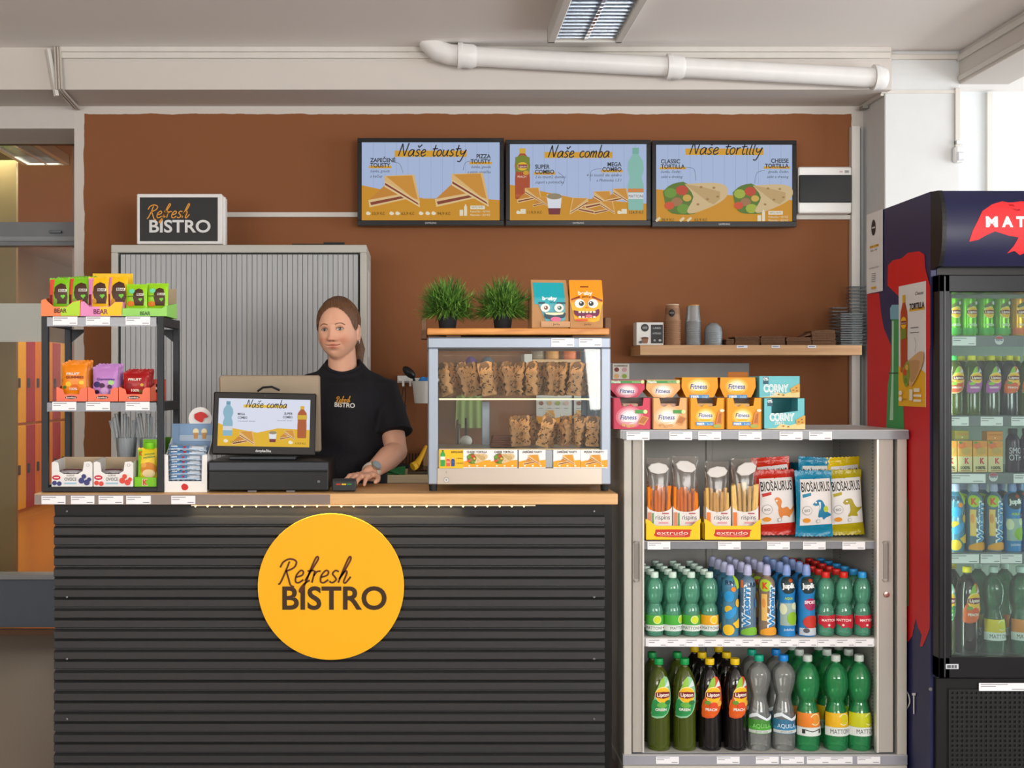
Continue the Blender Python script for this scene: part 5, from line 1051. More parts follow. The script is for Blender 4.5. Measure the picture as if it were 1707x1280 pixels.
corny(1273, 1342, 664, 716, 4.185, ZT, 'cyan oat bar carton with an open window, lower row right end', True)
corny(1266, 1333, 627, 664, 4.24, ZT+52*4.185/F+.001, 'closed cyan oat bar carton lying on the lower cyan one', False)
# ---- crisp breads, first shelf
D1 = 4.215; k1 = D1/F; Z1 = SHZ[1]
for i, (a, b) in enumerate(((1076, 1168), (1174, 1269))):
    c = (a+b)/2; t = thing('breadstick_tray', ['yellow tray with red lettering holding orange breadstick packs', 'yellow tray with red lettering holding pale breadstick packs'][i], 'display box', (at(c, 0, 4.2).x, 4.2, Z1+.0015), 'yellow breadstick trays'); kk = 4.2/F; L = lambda u, v: ((u-c)*kk, (902-v)*kk); ym = M('#f2c80e', .45)
    W = (b-a)/2*kk
    MB().prism([L(a, 902), L(b, 902), L(b, 866), L(b-6, 870), L(b-15, 878), L(a+17, 878), L(a+8, 870), L(a, 866)], 0, .002, ym).box(-W, W, 0, .12, 0, .002, ym).box(-W, -W+.002, 0, .12, 0, .06, ym).box(W-.002, W, 0, .12, 0, .06, ym).box(-W, W, .118, .12, 0, .07, ym).build('carton', t)
    p = Pr(flat(4.2, (c, 902))); p.poly([(c-29, 884), (c+28, 884), (c+29, 887), (c+28, 894), (c+22, 897), (c-28, 896), (c-30, 890)], '#c8301c', 2); p.text('extrudo', c-1, 892.5, 6.2, '#f4e0d0', w=52, bold=.0); p.rect(c-22, 894.2, c+20, 894.9, '#e8b0a0'); p.build('print', t)
film = clearmat('#f8f6f4', '#c9c0b8', .09, .12, 'film')
def crisp(a, b, ytop, disc, col, name, i, tilt):
    c = (a+b)/2; t = thing('breadstick_pack', name, 'breadsticks', (at(c, 0, 4.23).x, 4.25, Z1+.005), 'breadstick packs in the yellow trays'); k = 4.23/F; w = (b-a)/2*k; yb = HY-(Z1-HC)/k; r = random.Random(i)
    H = (yb-848)*k; cardm = M('#e6e1dd', .5)
    n = 12; fr = [(-w, 0), (w, 0), (w, H+.006)]+[(w*math.cos(PI*j/n), H+.006-.022*math.sin(PI*j/n)) for j in range(1, n)]+[(-w, H+.006)]
    MB().prism(fr, -.022, -.019, cardm).prism([(-w, 0), (w, 0), (w, H), (-w, H)], .02, .022, cardm).box(-w, -w+.001, -.02, .02, 0, H, cardm).box(w-.001, w, -.02, .02, 0, H, cardm).build('sleeve', t)
    sm = M(col, .6, var=.15, scale=80); mb = MB()
    for j in range(13):
        x = -w*.84+1.68*w*(j % 7)/6+r.uniform(-.0015, .0015); y = -.0125 if j < 7 else .004; h = (yb-ytop)*k*r.uniform(.86, 1.0); dx = r.uniform(-.012, .012)*(2 if tilt else .6)
        mb.tube([(x, y, .02), (x+dx*.3, y, h*.6), (x+dx*.6, y, h)], .0062, sm, 7)
    mb.build('breadsticks', t, smooth=True)
    o, inv = pouch('film', t, 2*w, (yb-(disc[1]-16))*k, .046, film, seal=.03, top=.04)
    ly = disc[1]; d = MB().lathe([(.0, -.003), (.031, -.003), (.034, 0), (.031, .003), (0, .003)], M('#dedad6', .5), 8, cap=False).build('end_label', t, loc=((disc[0]-c)*k, -.024, (yb-ly)*k)); d.scale = (1.1, .62 if tilt != 2 else .72, 1); d.rotation_euler = (PI/2+.1, disc[2], 0)
    p = Pr(lambda u, v, o: ((u-c)*k, -.022-o, (yb-v)*k)); p.text('rispins', c+5, 868, 8, '#3c3c44', w=24); p.rect(c+4, 857, c+15, 859, '#b04a5a'); p.rect(c-2, 872, c+14, 875, '#e0a0a8')
    p.rect(a+1, 856, a+7, 894, '#d88a6a' if i < 2 else '#e87a2a'); p.rect(a+8, 857, a+10.5, 893, '#4a9a5a' if i < 2 else '#f0d8c8'); p.ell(c+6, 884, 9, 5, '#e8a83a', 14); p.ell(c+12, 887, 4, 3, '#c84a2a' if i < 2 else '#e8d080', 12); p.build('print', t)
crisp(1079, 1120, 811, (1097, 783, .05), '#ea8418', 'orange breadstick pack, outer one in the left yellow tray', 0, 1)
crisp(1122, 1166, 812, (1143, 780, .25), '#ea8418', 'orange breadstick pack, inner one in the left yellow tray', 1, 0)
crisp(1177, 1218, 815, (1195, 789, -.1), '#e4b868', 'pale breadstick pack, inner one in the right yellow tray', 2, 0)
crisp(1221, 1264, 806, (1244, 784, -.3), '#ecc87c', 'pale breadstick pack with loose sticks, beside the red crisp bag', 3, 2)
def dino(p, c, cx, cy, s, kind):
    P_ = lambda pts: [(cx+a*s, cy+b*s) for a, b in pts]
    if kind == 0: p.poly(P_([(-.42, -.5), (-.3, -.62), (-.12, -.58), (0, -.4), (-.05, -.1), (.05, 0), (.3, -.08), (.5, .1), (.75, -.15), (.8, -.1), (.62, .3), (.5, .42), (.45, .55), (.3, .45), (.05, .45), (0, .58), (-.15, .45), (-.22, .1), (-.15, -.3), (-.25, -.38)]), c, 3)
    elif kind == 1: p.poly(P_([(-.5, -.3), (-.35, -.45), (-.15, -.6), (.1, -.55), (.3, -.2), (.4, .1), (.75, .35), (.4, .5), (.2, .65), (.1, .5), (-.1, .52), (-.15, .4), (-.1, .05), (-.1, -.25), (-.3, -.2)]), c, 3); p.ell(cx+.34*s, cy-.02*s, .16*s, .2*s, '#b8cc3a', 12); p.poly(P_([(-.12, -.45), (0, -.45), (.0, -.1), (-.08, .1), (-.08, -.2)]), '#dfeef2')
    else: p.poly(P_([(-.55, -.35), (-.4, -.55), (0, -.6), (.15, -.3), (.35, -.05), (.75, -.08), (.5, .15), (.35, .3), (.4, .5), (.2, .5), (.15, .35), (-.02, .4), (-.1, .52), (-.25, .5), (-.1, .2), (-.1, -.05), (-.15, -.25), (-.4, -.22)]), c, 3)
    p.ell(cx-.3*s, cy-.42*s, .06*s, .05*s, '#f4f0e4', 8)
def crispbag(x0, y0, x1, y1, name, col, dc_, kind, dk, D, dy=0, front=True, rx=-.06, ry=0.):
    def dr(p, a, b, c, d):
        w, h = c-a, d-b; X = lambda u: a+w*u; Y = lambda v: b+h*v
        p.poly([(X(.13), Y(.13)), (X(.93), Y(.11)), (X(.96), Y(.8)), (X(.1), Y(.83))], '#e4e0de')
        p.text('BIOSAURUS', X(.53), Y(.31), h*.15, '#26221f', w=w*.76, bold=.015, rot=-.04); p.poly([(X(.16), Y(.36)), (X(.38), Y(.33)), (X(.38), Y(.375)), (X(.17), Y(.41))], col)
        dino(p, dc_, X(.62), Y(.58), w*.42, kind); p.ell(X(.27), Y(.6), w*.12, w*.12, '#8a8682', 18); p.ell(X(.27), Y(.6), w*.11, w*.11, '#e4e0de', 18); p.text('BIO', X(.27), Y(.62), h*.04, '#3c3836', w=w*.13, rot=-.1); p.ell(X(.26), Y(.75), w*.1, h*.035, '#e0922a', 12); p.ell(X(.56), Y(.76), w*.05, w*.05, '#9a9692', 12); p.ell(X(.56), Y(.76), w*.04, w*.04, '#e4e0de', 12)
    t = pack('crisp_bag', name, D, x0, y0, x1, y1, col, dr if front else None, d=.05, dy=dy, rx=rx, ry=ry, group='crisp bags on the cabinet shelf', cat='crisp bag', seal=.09, top=.1, pinch=.08, mk=dict(rough=.25, bump=.6, scale=30), nu=18, nv=24)
    t.location.z = Z1+.008; return t
for i, (x0, x1, col, dcol, dk) in enumerate(((1266, 1336, '#c02818', '#d8823a', 'red'), (1328, 1391, '#1580a4', '#1e7ca4', 'blue'), (1388, 1451, '#b0a012', '#a8981c', 'olive yellow'))):
    crispbag(x0, 792, x1, 902, f'{dk} crisp bag with a white dinosaur panel, front one on the cabinet shelf', col, dcol, i, dk, 4.23, (.055, .015, .055)[i], ry=(.02, .0, .03)[i]*-1)
    col2 = ['#d03018', '#1a86ac', '#e6c412'][i]
    t = crispbag(x0-6 if i != 1 else x0-1, 750, x1-12, 862, f'{["red", "blue", "bright yellow"][i]} crisp bag leaning behind the {dk} one', col2, dcol, i, dk, 4.36, .02, ry=(-.06, .05, -.04)[i], rx=.03)
    t.location.z = Z1+.035+.002; 
    t2 = crispbag(x0-8, 790, x1-16, 900, f'{dk} crisp bag standing at the very back, third one from the front', col, dcol, i, dk, 4.47, .02, front=False, rx=0)
# ---- bottles
BM = {}
def bottle(kind, prof, body, capspec, labels, draw, name, cat, group):
    """prof [(r, z)] ; capspec (z0, z1, r, mat, dome) ; labels [(z0, z1, mat)] ; print units: photo pixels at 4.25 m, v = -height"""
    t = thing(name, '', cat, (0, 0, 0), group); kk = 4.25/F
    def R(z):
        for (r0, z0), (r1, z1) in zip(prof, prof[1:]):
            if z0 <= z <= z1: return r0+(r1-r0)*((z-z0)/(z1-z0) if z1 > z0 else 0)
        return prof[-1][0]
    MB().lathe(prof, body, 24).build('body', t, smooth=True)
    z0, z1, r, m, dome = capspec
    if dome: MB().lathe([(r, z0), (r*1.02, z0+.012), (r*.95, z0+.02), (r*.8, z0+.034), (r*.55, z1-.002), (r*.3, z1)], m, 16).build('cap', t, smooth=True)
    else: MB().lathe([(r, z0), (r*1.03, z0+.002), (r*1.03, z1-.003), (r*.93, z1)], m, 18).build('cap', t, smooth=True)
    for a, b, m in labels:
        n = 6; MB().lathe([(R(a+(b-a)*i/n)+.0005, a+(b-a)*i/n) for i in range(n+1)], m, 24, cap=False).build('label', t, smooth=True)
    if draw:
        def fn(u, v, o):
            z = max(0, -v*kk); r_ = R(z); x = max(-1.5, min(1.5, u*kk/r_)); return ((r_+.001+o)*math.sin(x), -(r_+.001+o)*math.cos(x), z)
        p = Pr(fn, step=3, dl=.0003); draw(p); p.build('print', t)
    return t
def smoothprof(pts, n=5):
    zt = pts[-1][1]; out = []; z = 0
    for r, q in smooth_line(pts, n): z = min(zt, max(z, q)); out.append((r, z))
    return out
MAT5 = smoothprof([(.025, 0), (.0295, .006), (.0305, .03), (.0305, .07), (.0268, .1), (.0212, .112), (.027, .125), (.0305, .15), (.0295, .172), (.023, .193), (.0125, .203), (.0125, .208)])
SPT = smoothprof([(.027, 0), (.0298, .006), (.0298, .09), (.0272, .128), (.0298, .155), (.0292, .178), (.025, .195), (.013, .208), (.013, .213)])
LIP = smoothprof([(.036, 0), (.0415, .008), (.0415, .12), (.0425, .15), (.0425, .21), (.038, .25), (.026, .285), (.0135, .303), (.0135, .312)])
AQ = smoothprof([(.036, 0), (.0425, .01), (.0425, .1), (.0385, .135), (.0288, .18), (.0282, .197), (.036, .225), (.0428, .26), (.041, .285), (.028, .306), (.0135, .318), (.0135, .325)])
MT15 = smoothprof([(.036, 0), (.0435, .01), (.0428, .1), (.039, .135), (.0295, .168), (.0292, .178), (.0385, .2), (.0435, .235), (.042, .268), (.029, .3), (.0135, .316), (.0135, .325)])
gA = clearmat('#d6f2e6', '#74ccaa', .36, .035, 'a'); gB = clearmat('#b2eec6', '#3cb26e', .4, .035, 'b'); tea = clearmat('#98983a', '#566418', .62, .07, 't'); blk = clearmat('#2a1a16', '#141012', .88, .07, 'p'); clr = clearmat('#eef0ee', '#c6cac8', .26, .03, 'c')
capw = M('#cfe6da', .4); 
def eagle(p, x, y, s, c): p.poly([(x-s, y), (x-.5*s, y-.5*s), (x, y-.2*s), (x+.5*s, y-.5*s), (x+s, y), (x+.4*s, y+.05*s), (x+.1*s, y+.6*s), (x-.1*s, y+.2*s), (x-.5*s, y+.05*s)], c)
def mlabel(cols, fruit, word, dx=0, dark='#2c3034', h0=9, hw=10, hf=16, w=26, sz=5):
    def f(p):
        R = 20 if h0 < 15 else 26
        p.rect(-R, -h0-hw-hf, R, -h0-hw, cols); p.ell(dx+4, -h0-hw-hf*.55, hf*.42, hf*.42, '#f2efc0', 18); p.ell(dx+4, -h0-hw-hf*.55, hf*.36, hf*.36, fruit, 18); p.ell(dx-9, -h0-hw-hf*.5, hf*.4, hf*.3, cols, 10)
        p.rect(-R, -h0-hw, R, -h0, '#dfe6e2'); p.text(word, dx-2, -h0-hw*.28, sz, dark, w=w); eagle(p, dx+w*.5+3, -h0-hw*.5, 3.2, '#a8283a')
    return f
def red5(dx):
    def f(p): p.rect(-18, -35, 18, -30, '#7fb0a8'); p.poly([(-17, -34), (17, -36), (17, -15), (6, -13), (2, -16), (-6, -14), (-9, -18), (-17, -20)], '#c22638'); p.text('MATTONI', dx, -25, 4.2, '#f6e6e2', w=24, bold=.02); p.ell(dx-1, -19, 2, 2, '#f0d8d0', 8)
    return f
def water(kind):
    def f(p):
        w = 15
        if kind == 0:
            p.poly([(2, -100), (13, -98), (15, -80), (8, -78)], '#a8cc2a'); p.text('FUN', -4, -85, 7, '#1c3a58', w=14, bold=.05); p.ell(2, -78, 4, 4, '#f08a2a', 10); p.ell(-5, -66, 8, 9, '#2f9ad8', 14); p.ell(-6, -45, 6, 6, '#e0b82a', 14); p.poly([(-12, -38), (-2, -45), (6, -50), (6, -40), (-2, -30), (-10, -30)], '#2f96d4', 3); p.ell(9, -55, 4, 7, '#e6b42a', 10); p.ell(-6, -11, 9, 9, '#eec22a', 16); p.poly([(0, -22), (12, -30), (12, -14), (6, -14)], '#f0c22e')
        else:
            if kind == 2: p.ell(-6, -84, 10, 10, '#a8cc2a', 14); p.text('K', -6, -79, 10, '#d8401e', w=9, bold=.06); p.rect(-12, -70, -3, -26, '#eec26a')
            else: p.text('FUN', 6, -82, 7, '#1c3a58', w=12, bold=.05); p.rect(-15, -92, -10, -80, '#e0703a')
            xo = -4 if kind == 1 else 6

            p.text('Waterrr', xo+3.5, -14, 12, '#e8f4fa', w=72, al='l', bold=.09, rot=-PI/2); p.text('Waterrr', xo+3, -15, 10, '#2c86c4', w=68, al='l', bold=.04, rot=-PI/2)
            p.ell(11 if kind == 1 else -8, -55, 3, 8, '#3a78b4' if kind == 1 else '#e89a4a', 10); p.poly([(-14, -3), (14, -3), (13, -13), (3, -16), (-13, -10)], '#7ab83a' if kind == 1 else '#e8a02e', 2)
    return f
def jup(kind):
    def f(p):
        p.poly([(-12, -78), (-13, -88), (-8, -96), (3, -98), (12, -92), (13, -80), (6, -72), (-6, -71)], '#24383c', 3); p.ell(3, -92, 3.5, 3, '#b0522a', 10); p.text('Jupík', 0, -80, 8, '#f0f4f4', w=21, bold=.05, rot=-.06)
        if kind == 0: p.text('AQUA', 0, -61, 4, '#b8d84a', w=13, bold=.04); p.rect(-14, -55, 14, -18, '#9fb8b0'); p.ell(-9, -45, 6, 9, '#dfe6c0', 14); p.ell(9, -50, 5, 6, '#d8e4b8', 12); p.ell(6, -30, 9, 11, '#8cbc2a', 16); p.text('jablko', 0, -10, 4, '#e8f4fa', w=16)
        else: p.ell(3, -53, 10, 10, '#a82a5a', 16); p.text('SPORT', 3, -54, 5, '#f4e4ec', w=19, bold=.04); p.ell(4, -24, 13, 11, '#c83a2e', 16); p.rect(-15, -14, 15, -2, '#c8d0d8'); p.ell(-4, -10, 5, 4, '#5a5a62', 10)
    return f
def lipt(c1, c2, word, txt='#f2f4ea', xs=0):
    def f(p):
        p.poly([(xs-18, -72), (xs-10, -104), (xs+4, -128), (xs+16, -118), (xs+21, -92), (xs+16, -72), (xs+2, -58), (xs-18, -58)], c1, 2); p.poly([(xs-18, -64), (xs-16, -88), (xs+14, -88), (xs+12, -70), (xs+2, -61), (xs-17, -60)], c2, 2)
        p.poly([(xs-8, -106), (xs-2, -122), (xs+5, -126), (xs+3, -108)], '#8cc03a', 2); p.poly([(xs+4, -110), (xs+12, -122), (xs+16, -112)], '#dfe6ea'); p.ell(xs+2, -97, 14, 14, '#f4e49a', 24); p.ell(xs+2, -97, 12.8, 12.8, '#f2bc1c', 24); p.poly([(xs-11, -101), (xs+2, -103), (xs+15, -101), (xs+15, -93), (xs+2, -91), (xs-11, -93)], '#7c1c24'); p.text('Lipton', xs+2, -94.6, 6, '#f6ece0', w=21, bold=.03)
        if word == 'PEACH': p.ell(xs+12, -82, 6, 5, '#f0b03a', 12); p.ell(xs+2, -79, 7, 6, '#e0502a', 12); p.ell(xs-8, -84, 5, 3.5, '#6a9a3a', 10)
        elif word == 'GREEN': p.ell(xs, -80, 9, 5, '#6ab44a', 12); p.ell(xs+10, -84, 6, 4, '#2a7a44', 10)
        else: p.ell(xs-8, -82, 6, 4, '#8ac83a', 10)
        p.text(word, xs-2, -70, 4.6, txt, w=18, bold=.03)
    return f
def aq(c, cw):
    def f(p): p.rect(-24, -42, 24, -30, c); p.text('AQUILA', 0, -40, 7, cw, w=32, bold=.0); p.rect(-24, -37+1, 24, -31, '#cfd6d2'); p.text('první voda', 0, -32.4, 3.4, '#5a625e', w=20); p.poly([(-22, -60), (-8, -66), (8, -56), (22, -62), (22, -56), (8, -52), (-8, -60), (-22, -55)], '#dfeaf0', 2)
    return f
def row(proto, xpx, zshelf, n, D0, pitch, drift, what, where, sc, rng=random.Random(3)):
    proto.scale = (sc, sc, sc)
    for i in range(n):
        x = at(xpx, 0, D0).x+drift*i; loc = (x+(rng.uniform(-.0004, .0004) if i else 0), D0+pitch*i, zshelf+.0008)
        lab = f'{what}, front one {where}' if i == 0 else f'{what}, {ORD[i]} from the front {where}'
        loc = (loc[0]-(.004*i if xpx > 1430 else 0), loc[1], loc[2])
        if i == 0: proto.location = loc; proto['label'] = lab
        else: dup(proto, loc, lab, rng.uniform(-.5, .5))
Z2, Z3 = SHZ[2], SHZ[3]; D2f = 4.235
G5 = 'small drink bottles on the middle cabinet shelf'
for i, (x, c, fr, dx, wh) in enumerate(((1091, '#4aa83a', '#c8dc2a', 1, 'in the leftmost middle-shelf file'), (1121, '#4ab03e', '#b8d42a', 12, 'in the second middle-shelf file'), (1152, '#4aa83a', '#c8dc2a', 2, 'in the third middle-shelf file'), (1182, '#e8a81a', '#f0cc2a', 4, 'in the fourth middle-shelf file'))):
    pr = bottle('m5', MAT5, gA, (.203, .223, .0135, capw, 0), [], mlabel(c, fr, 'MATTONI', dx-3), 'water_bottle', 'bottle', G5)
    row(pr, x, Z2, 5, D2f, .068, -.002, 'small %s water bottle with pale cap' % ('lemon' if i == 3 else 'lime'), wh, 1)
spc = M('#b9bce0', .35, var=.25, scale=60); spb = clearmat('#d6e8f0', '#5aa2c8', .62, .1, 'w0'); sp2 = clearmat('#d8e2e6', '#7a9cb8', .6, .1, 'w1'); sp3 = clearmat('#e6e2d8', '#b09a84', .6, .1, 'w2')
for i, (x, bm, wh) in enumerate(((1217, spb, 'in the fifth middle-shelf file'), (1246, sp2, 'in the sixth middle-shelf file'), (1278, sp3, 'in the seventh middle-shelf file'))):
    pr = bottle('w', SPT, bm, (.212, .25, .0145, spc, 1), [], water(i), 'sports_bottle', 'bottle', G5)
    row(pr, x, Z2, 4, D2f, .068, -.004, ['sports-cap bottle with lemons', 'sports-cap bottle with green foot', 'sports-cap bottle with red letter'][i], wh, 1)
jb = M('#2a86c8', .3, var=.1); spc2 = M('#8aa4dc', .35, var=.2, scale=60)
for i, (x, wh) in enumerate(((1311, 'on the middle shelf'), (1344, 'on the middle shelf'))):
    pr = bottle('j', SPT, jb, (.212, .25, .0145, spc2, 1), [], jup(i), 'sports_bottle', 'bottle', G5)
    row(pr, x, Z2, 4, D2f, .068, -.004, ['blue sports-cap bottle with green apple', 'blue sports-cap bottle with red berries'][i], wh, 1)
for i, (x, cc, dx, wh) in enumerate(((1376, '#d8261c', 2, 'beside the berry bottles'), (1406, '#d8261c', -4, 'beside the blue-capped file'), (1437, '#2f9ce0', 4, 'at the middle shelf end'))):
    pr = bottle('r5', MAT5, gA, (.203, .223, .0145, M(cc, .35), 0), [], red5(dx), 'water_bottle', 'bottle', G5)
    row(pr, x, Z2, 6, D2f, .066, -.003, 'small red-label water bottle with %s cap' % ('blue' if i == 2 else 'red'), wh, 1)
G6 = 'large drink bottles on the lowest cabinet shelf'
D3f = 4.245
for i, (x, b, cap, dr, n, what, wh) in enumerate((
    (1098, tea, '#12984a', lipt('#8fc8a0', '#2f9450', 'GREEN', xs=2), 2, 'large green iced tea bottle', 'in the lowest shelf end file'),
    (1141, tea, '#12984a', lipt('#8fc8a0', '#2f9450', 'GREEN', xs=-2), 2, 'large green iced tea bottle', 'beside the peach teas'),
    (1183, blk, '#e8c414', lipt('#d8562a', '#e0601c', 'PEACH', xs=0), 3, 'large dark peach tea bottle', 'beside the green teas'),
    (1225, blk, '#e8c414', lipt('#d8562a', '#e0601c', 'PEACH', xs=4), 3, 'large dark peach tea bottle', 'beside the clear waters'))):
    pr = bottle('l', LIP, b, (.31, .332, .0165, M(cap, .35), 0), [], dr, 'iced_tea_bottle', 'bottle', G6)
    row(pr, x, Z3, n, D3f, .1, -.004, what, wh, .955)
for i, (x, cap, c, cw, what, wh) in enumerate(((1265, '#17a888', '#52a83e', '#8fe07a', 'large clear water bottle with teal cap', 'on the lowest shelf'), (1306, '#1e8ae0', '#3a86b4', '#d8ecf4', 'large clear water bottle with blue cap', 'on the lowest shelf'))):
    pr = bottle('a', AQ, clr, (.323, .345, .0165, M(cap, .35), 0), [(.078, .115, clearmat('#cfe4d0', c, .7, .15, 'la'))], aq(c, cw), 'water_bottle', 'bottle', G6)
    row(pr, x, Z3, 2, D3f, .09, 0, what, wh, .955)
def m15(c, fr, word, dx):
    return mlabel(c, fr, word, dx, h0=26, hw=15, hf=24, w=34, sz=8)
for i, (x, c, fr, word, dx, what, wh) in enumerate(((1346, '#e8842a', '#e89a3a', '', 4, 'large green orange-slice water bottle', 'on the lowest shelf'), (1393, '#eab81e', '#d8cc2a', 'MATTONI', 4, 'large green lemon water bottle', 'on the lowest shelf'), (1432, '#c8cc22', '#b8c422', 'MATTONI', 8, 'large green lime water bottle', 'on the lowest shelf'))):
    pr = bottle('m15', MT15, gB, (.322, .345, .0165, M('#c8d4cc', .4), 0), [], m15(c, fr, word or 'M', dx), 'water_bottle', 'bottle', G6)
    row(pr, x, Z3, 3, D3f, .092, 0, what, wh, .955)
# ------------------------------------------------------------------ drinks fridge
FX, FD = 1.702, 4.0
fg = thing('drinks_fridge', 'tall black glass-door drinks fridge with navy and red side graphics', 'fridge', (FX, FD, 0))
W = .66; FB = .555; zt = at(0, 319, 4.0).z; dk = M('#141517', .35); navy = M('#2b2d58', .35, var=.03); FR = M('#1c1d20', .3, .3)
k = 3.95/F; zf = lambda py, D=3.95: HC+(HY-py)*D/F
def fx(px, D=3.95): return (px-VX)*D/F-FX
box('side_panel', fg, 0, .02, 0, FB, 0, zt, navy); box('side_panel', fg, W-.02, W, 0, FB, 0, zt, navy); box('top_panel', fg, .02, W-.02, 0, FB, zt-.05, zt, dk)
box('back_panel', fg, .02, W-.02, FB-.04, FB, 0, zt-.05, M('#7a8a80', .5)); box('base', fg, .02, W-.02, .02, FB-.04, 0, zf(1130), dk)
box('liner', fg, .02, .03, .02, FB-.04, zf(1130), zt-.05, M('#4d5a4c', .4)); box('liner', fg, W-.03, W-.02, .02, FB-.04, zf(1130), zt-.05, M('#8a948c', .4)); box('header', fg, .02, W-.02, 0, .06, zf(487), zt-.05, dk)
# canopy with curved front
pts = [(0, zf(318)), (-.05, zf(318)), (-.075, zf(340)), (-.085, zf(380)), (-.075, zf(420)), (-.055, zf(444)), (0, zf(444))]
pc = smooth_line(pts[1:-1], 4)
MB().prism([(0, zf(318))]+pc+[(0, zf(444))], .012, W-.012, M('#1e2040', .3, var=.03), 'x').build('canopy', fg, smooth=True)
for x in (0, W-.012): MB().prism([(0, zf(316))]+[(a-.008, b) for a, b in pc]+[(0, zf(448))], x, x+.014, M('#16171a', .4), 'x').build('canopy_end', fg)
def can(u, v, o):
    z = HC+(HY-v)*3.92/F
    best = pc[-1][0]
    for (a, za), (b, zb) in zip(pc, pc[1:]):
        if zb <= z <= za: best = b+(a-b)*((z-zb)/(za-zb) if za > zb else 0); break
    return ((u-VX)*3.92/F-FX, best-o-.0006, z)
p = Pr(can, step=4)
p.poly([(1615, 403), (1620, 385), (1637, 352), (1655, 340), (1672, 335), (1681, 337), (1685, 347), (1695, 352), (1702, 350), (1690, 342), (1690, 337), (1703, 335), (1716, 336), (1742, 338), (1768, 352), (1786, 385), (1790, 403), (1768, 392), (1742, 388), (1722, 394), (1722, 424), (1712, 420), (1702, 425), (1692, 418), (1680, 422), (1690, 410), (1697, 396), (1680, 393), (1657, 386), (1642, 393), (1630, 400)], '#d8282e')
p.text('M', 1652, 378, 17, '#f6f2f2', w=20, bold=.05); p.text('A', 1678, 378, 17, '#f6f2f2', w=19, bold=.05); p.text('T', 1700, 378, 17, '#f6f2f2', w=15, bold=.05); p.text('T', 1722, 378, 17, '#f6f2f2', w=15, bold=.05); p.text('O', 1745, 378, 17, '#f6f2f2', w=19, bold=.05); p.text('N', 1769, 378, 17, '#f6f2f2', w=18, bold=.05); p.text('I', 1786, 378, 17, '#f6f2f2', w=4, bold=.05)
p.build('canopy_print', fg)
# door
x0 = fx(1564); x1 = W-.004
dr_ = box('door', fg, x0, fx(1583), -.055, -.005, zf(1130), zf(458), FR, bevel=.003); 
for a in ((x0, x1, zf(487), zf(458)), (x0, x1, zf(1130), zf(1095)), (x1-.05, x1, zf(1095), zf(487))): box('door_frame', fg, a[0], a[1], -.055, -.005, a[2], a[3], FR, bevel=.003)
box('door_gasket', fg, fx(1583), fx(1589), -.04, -.006, zf(1095), zf(487), M('#0d0e10', .4)); box('door_trim', fg, fx(1572), fx(1575), -.058, -.055, zf(1128), zf(460), M('#3a3b3e', .3, .4))
box('door_glass', fg, fx(1586), x1-.045, -.036, -.03, zf(1096), zf(486), clearmat('#eef6f4', '#b8c4cc', .045, .02, 'fglass'), bevel=0)
box('serial_sticker', fg, fx(1575), fx(1596), -.058, -.0555, zf(1114), zf(1106), M('#c8ccd2', .4), bevel=0)
Pr(lambda u, v, o: (fx(u), -.058-o, zf(v))).rect(1577, 1107.5, 1593, 1112.5, '#55585e').rect(1583, 1107.5, 1584, 1112.5, '#c8ccd2').rect(1588, 1107.5, 1589, 1112.5, '#c8ccd2').build('print', fg)
box('kick_panel', fg, .01, W-.01, -.02, .02, .06, zf(1134), M('#131315', .35))
gm_ = MB(); gd = M('#0b0b0c', .5); gl = M('#1b1b1d', .4)
pit = 8*3.97/F
for i in range(26): gm_.box(.05+i*pit, .05+i*pit+pit*.5, -.024, -.019, .08, zf(1152), gl)
for j in range(28): gm_.box(.05, .05+26*pit, -.0245, -.019, zf(1152)-j*pit-pit*.5, zf(1152)-j*pit, gl)
gm_.build('grille', fg); box('grille_back', fg, .045, .05+26*pit, -.0205, -.0195, .08, zf(1150), M('#050505', .7), bevel=0)
MB().lathe([(.006, 0), (.006, .004)], M('#77797c', .3, .9), 10).build('screw', fg, loc=(fx(1557), -.02, zf(1152))).rotation_euler.x = PI/2
o = link('price_tag', tagmesh(.16, .026), fg, (fx(1678), -.0255, zf(1148)))
# shelves inside
SF = {}
for n, y in ((1, 560), (2, 693), (3, 788), (4, 921), (5, 1094)):
    z = HC+(HY-y)*4.07/F; SF[n] = z
    box('shelf', fg, .03, W-.03, .06, FB-.05, z-.006, z, M('#9aa0a2', .35, .5)); box('shelf_rail', fg, .03, W-.03, .052, .06, z-.036 if n < 5 else z-.02, z+.001, M('#6f7578', .35))
kk = 4.05/F
def ft(n, bx):
    for a, b in bx: link('price_tag', tagmesh((b-a)*kk, .03), fg, (((a+b)/2-VX)*kk-FX, .0515, SF[n]-.018))
ft(1, [(1588, 1627)]); ft(2, [(1577, 1615), (1635, 1672), (1686, 1726)]); ft(3, [(1578, 1643), (1690, 1735)]); ft(4, [(1580, 1632), (1635, 1668), (1669, 1704)])
rd = Pr(lambda u, v, o: ((u-VX)*kk-FX, .052-o, HC+(HY-v)*kk))
for cx, cy in ((1666, 567), (1656, 795)):
    rd.ell(cx, cy, 7.5, 7.5, '#d8d8da', 20); rd.poly([(cx-7, cy-2), (cx-5, cy-5.5), (cx, cy-7), (cx+5, cy-5.5), (cx+7, cy-2)], '#b8484e'); rd.text('PEPSI', cx, cy+1.2, 2.8, '#3a4a78', w=11, bold=.04)
rd.build('shelf_emblem', fg)
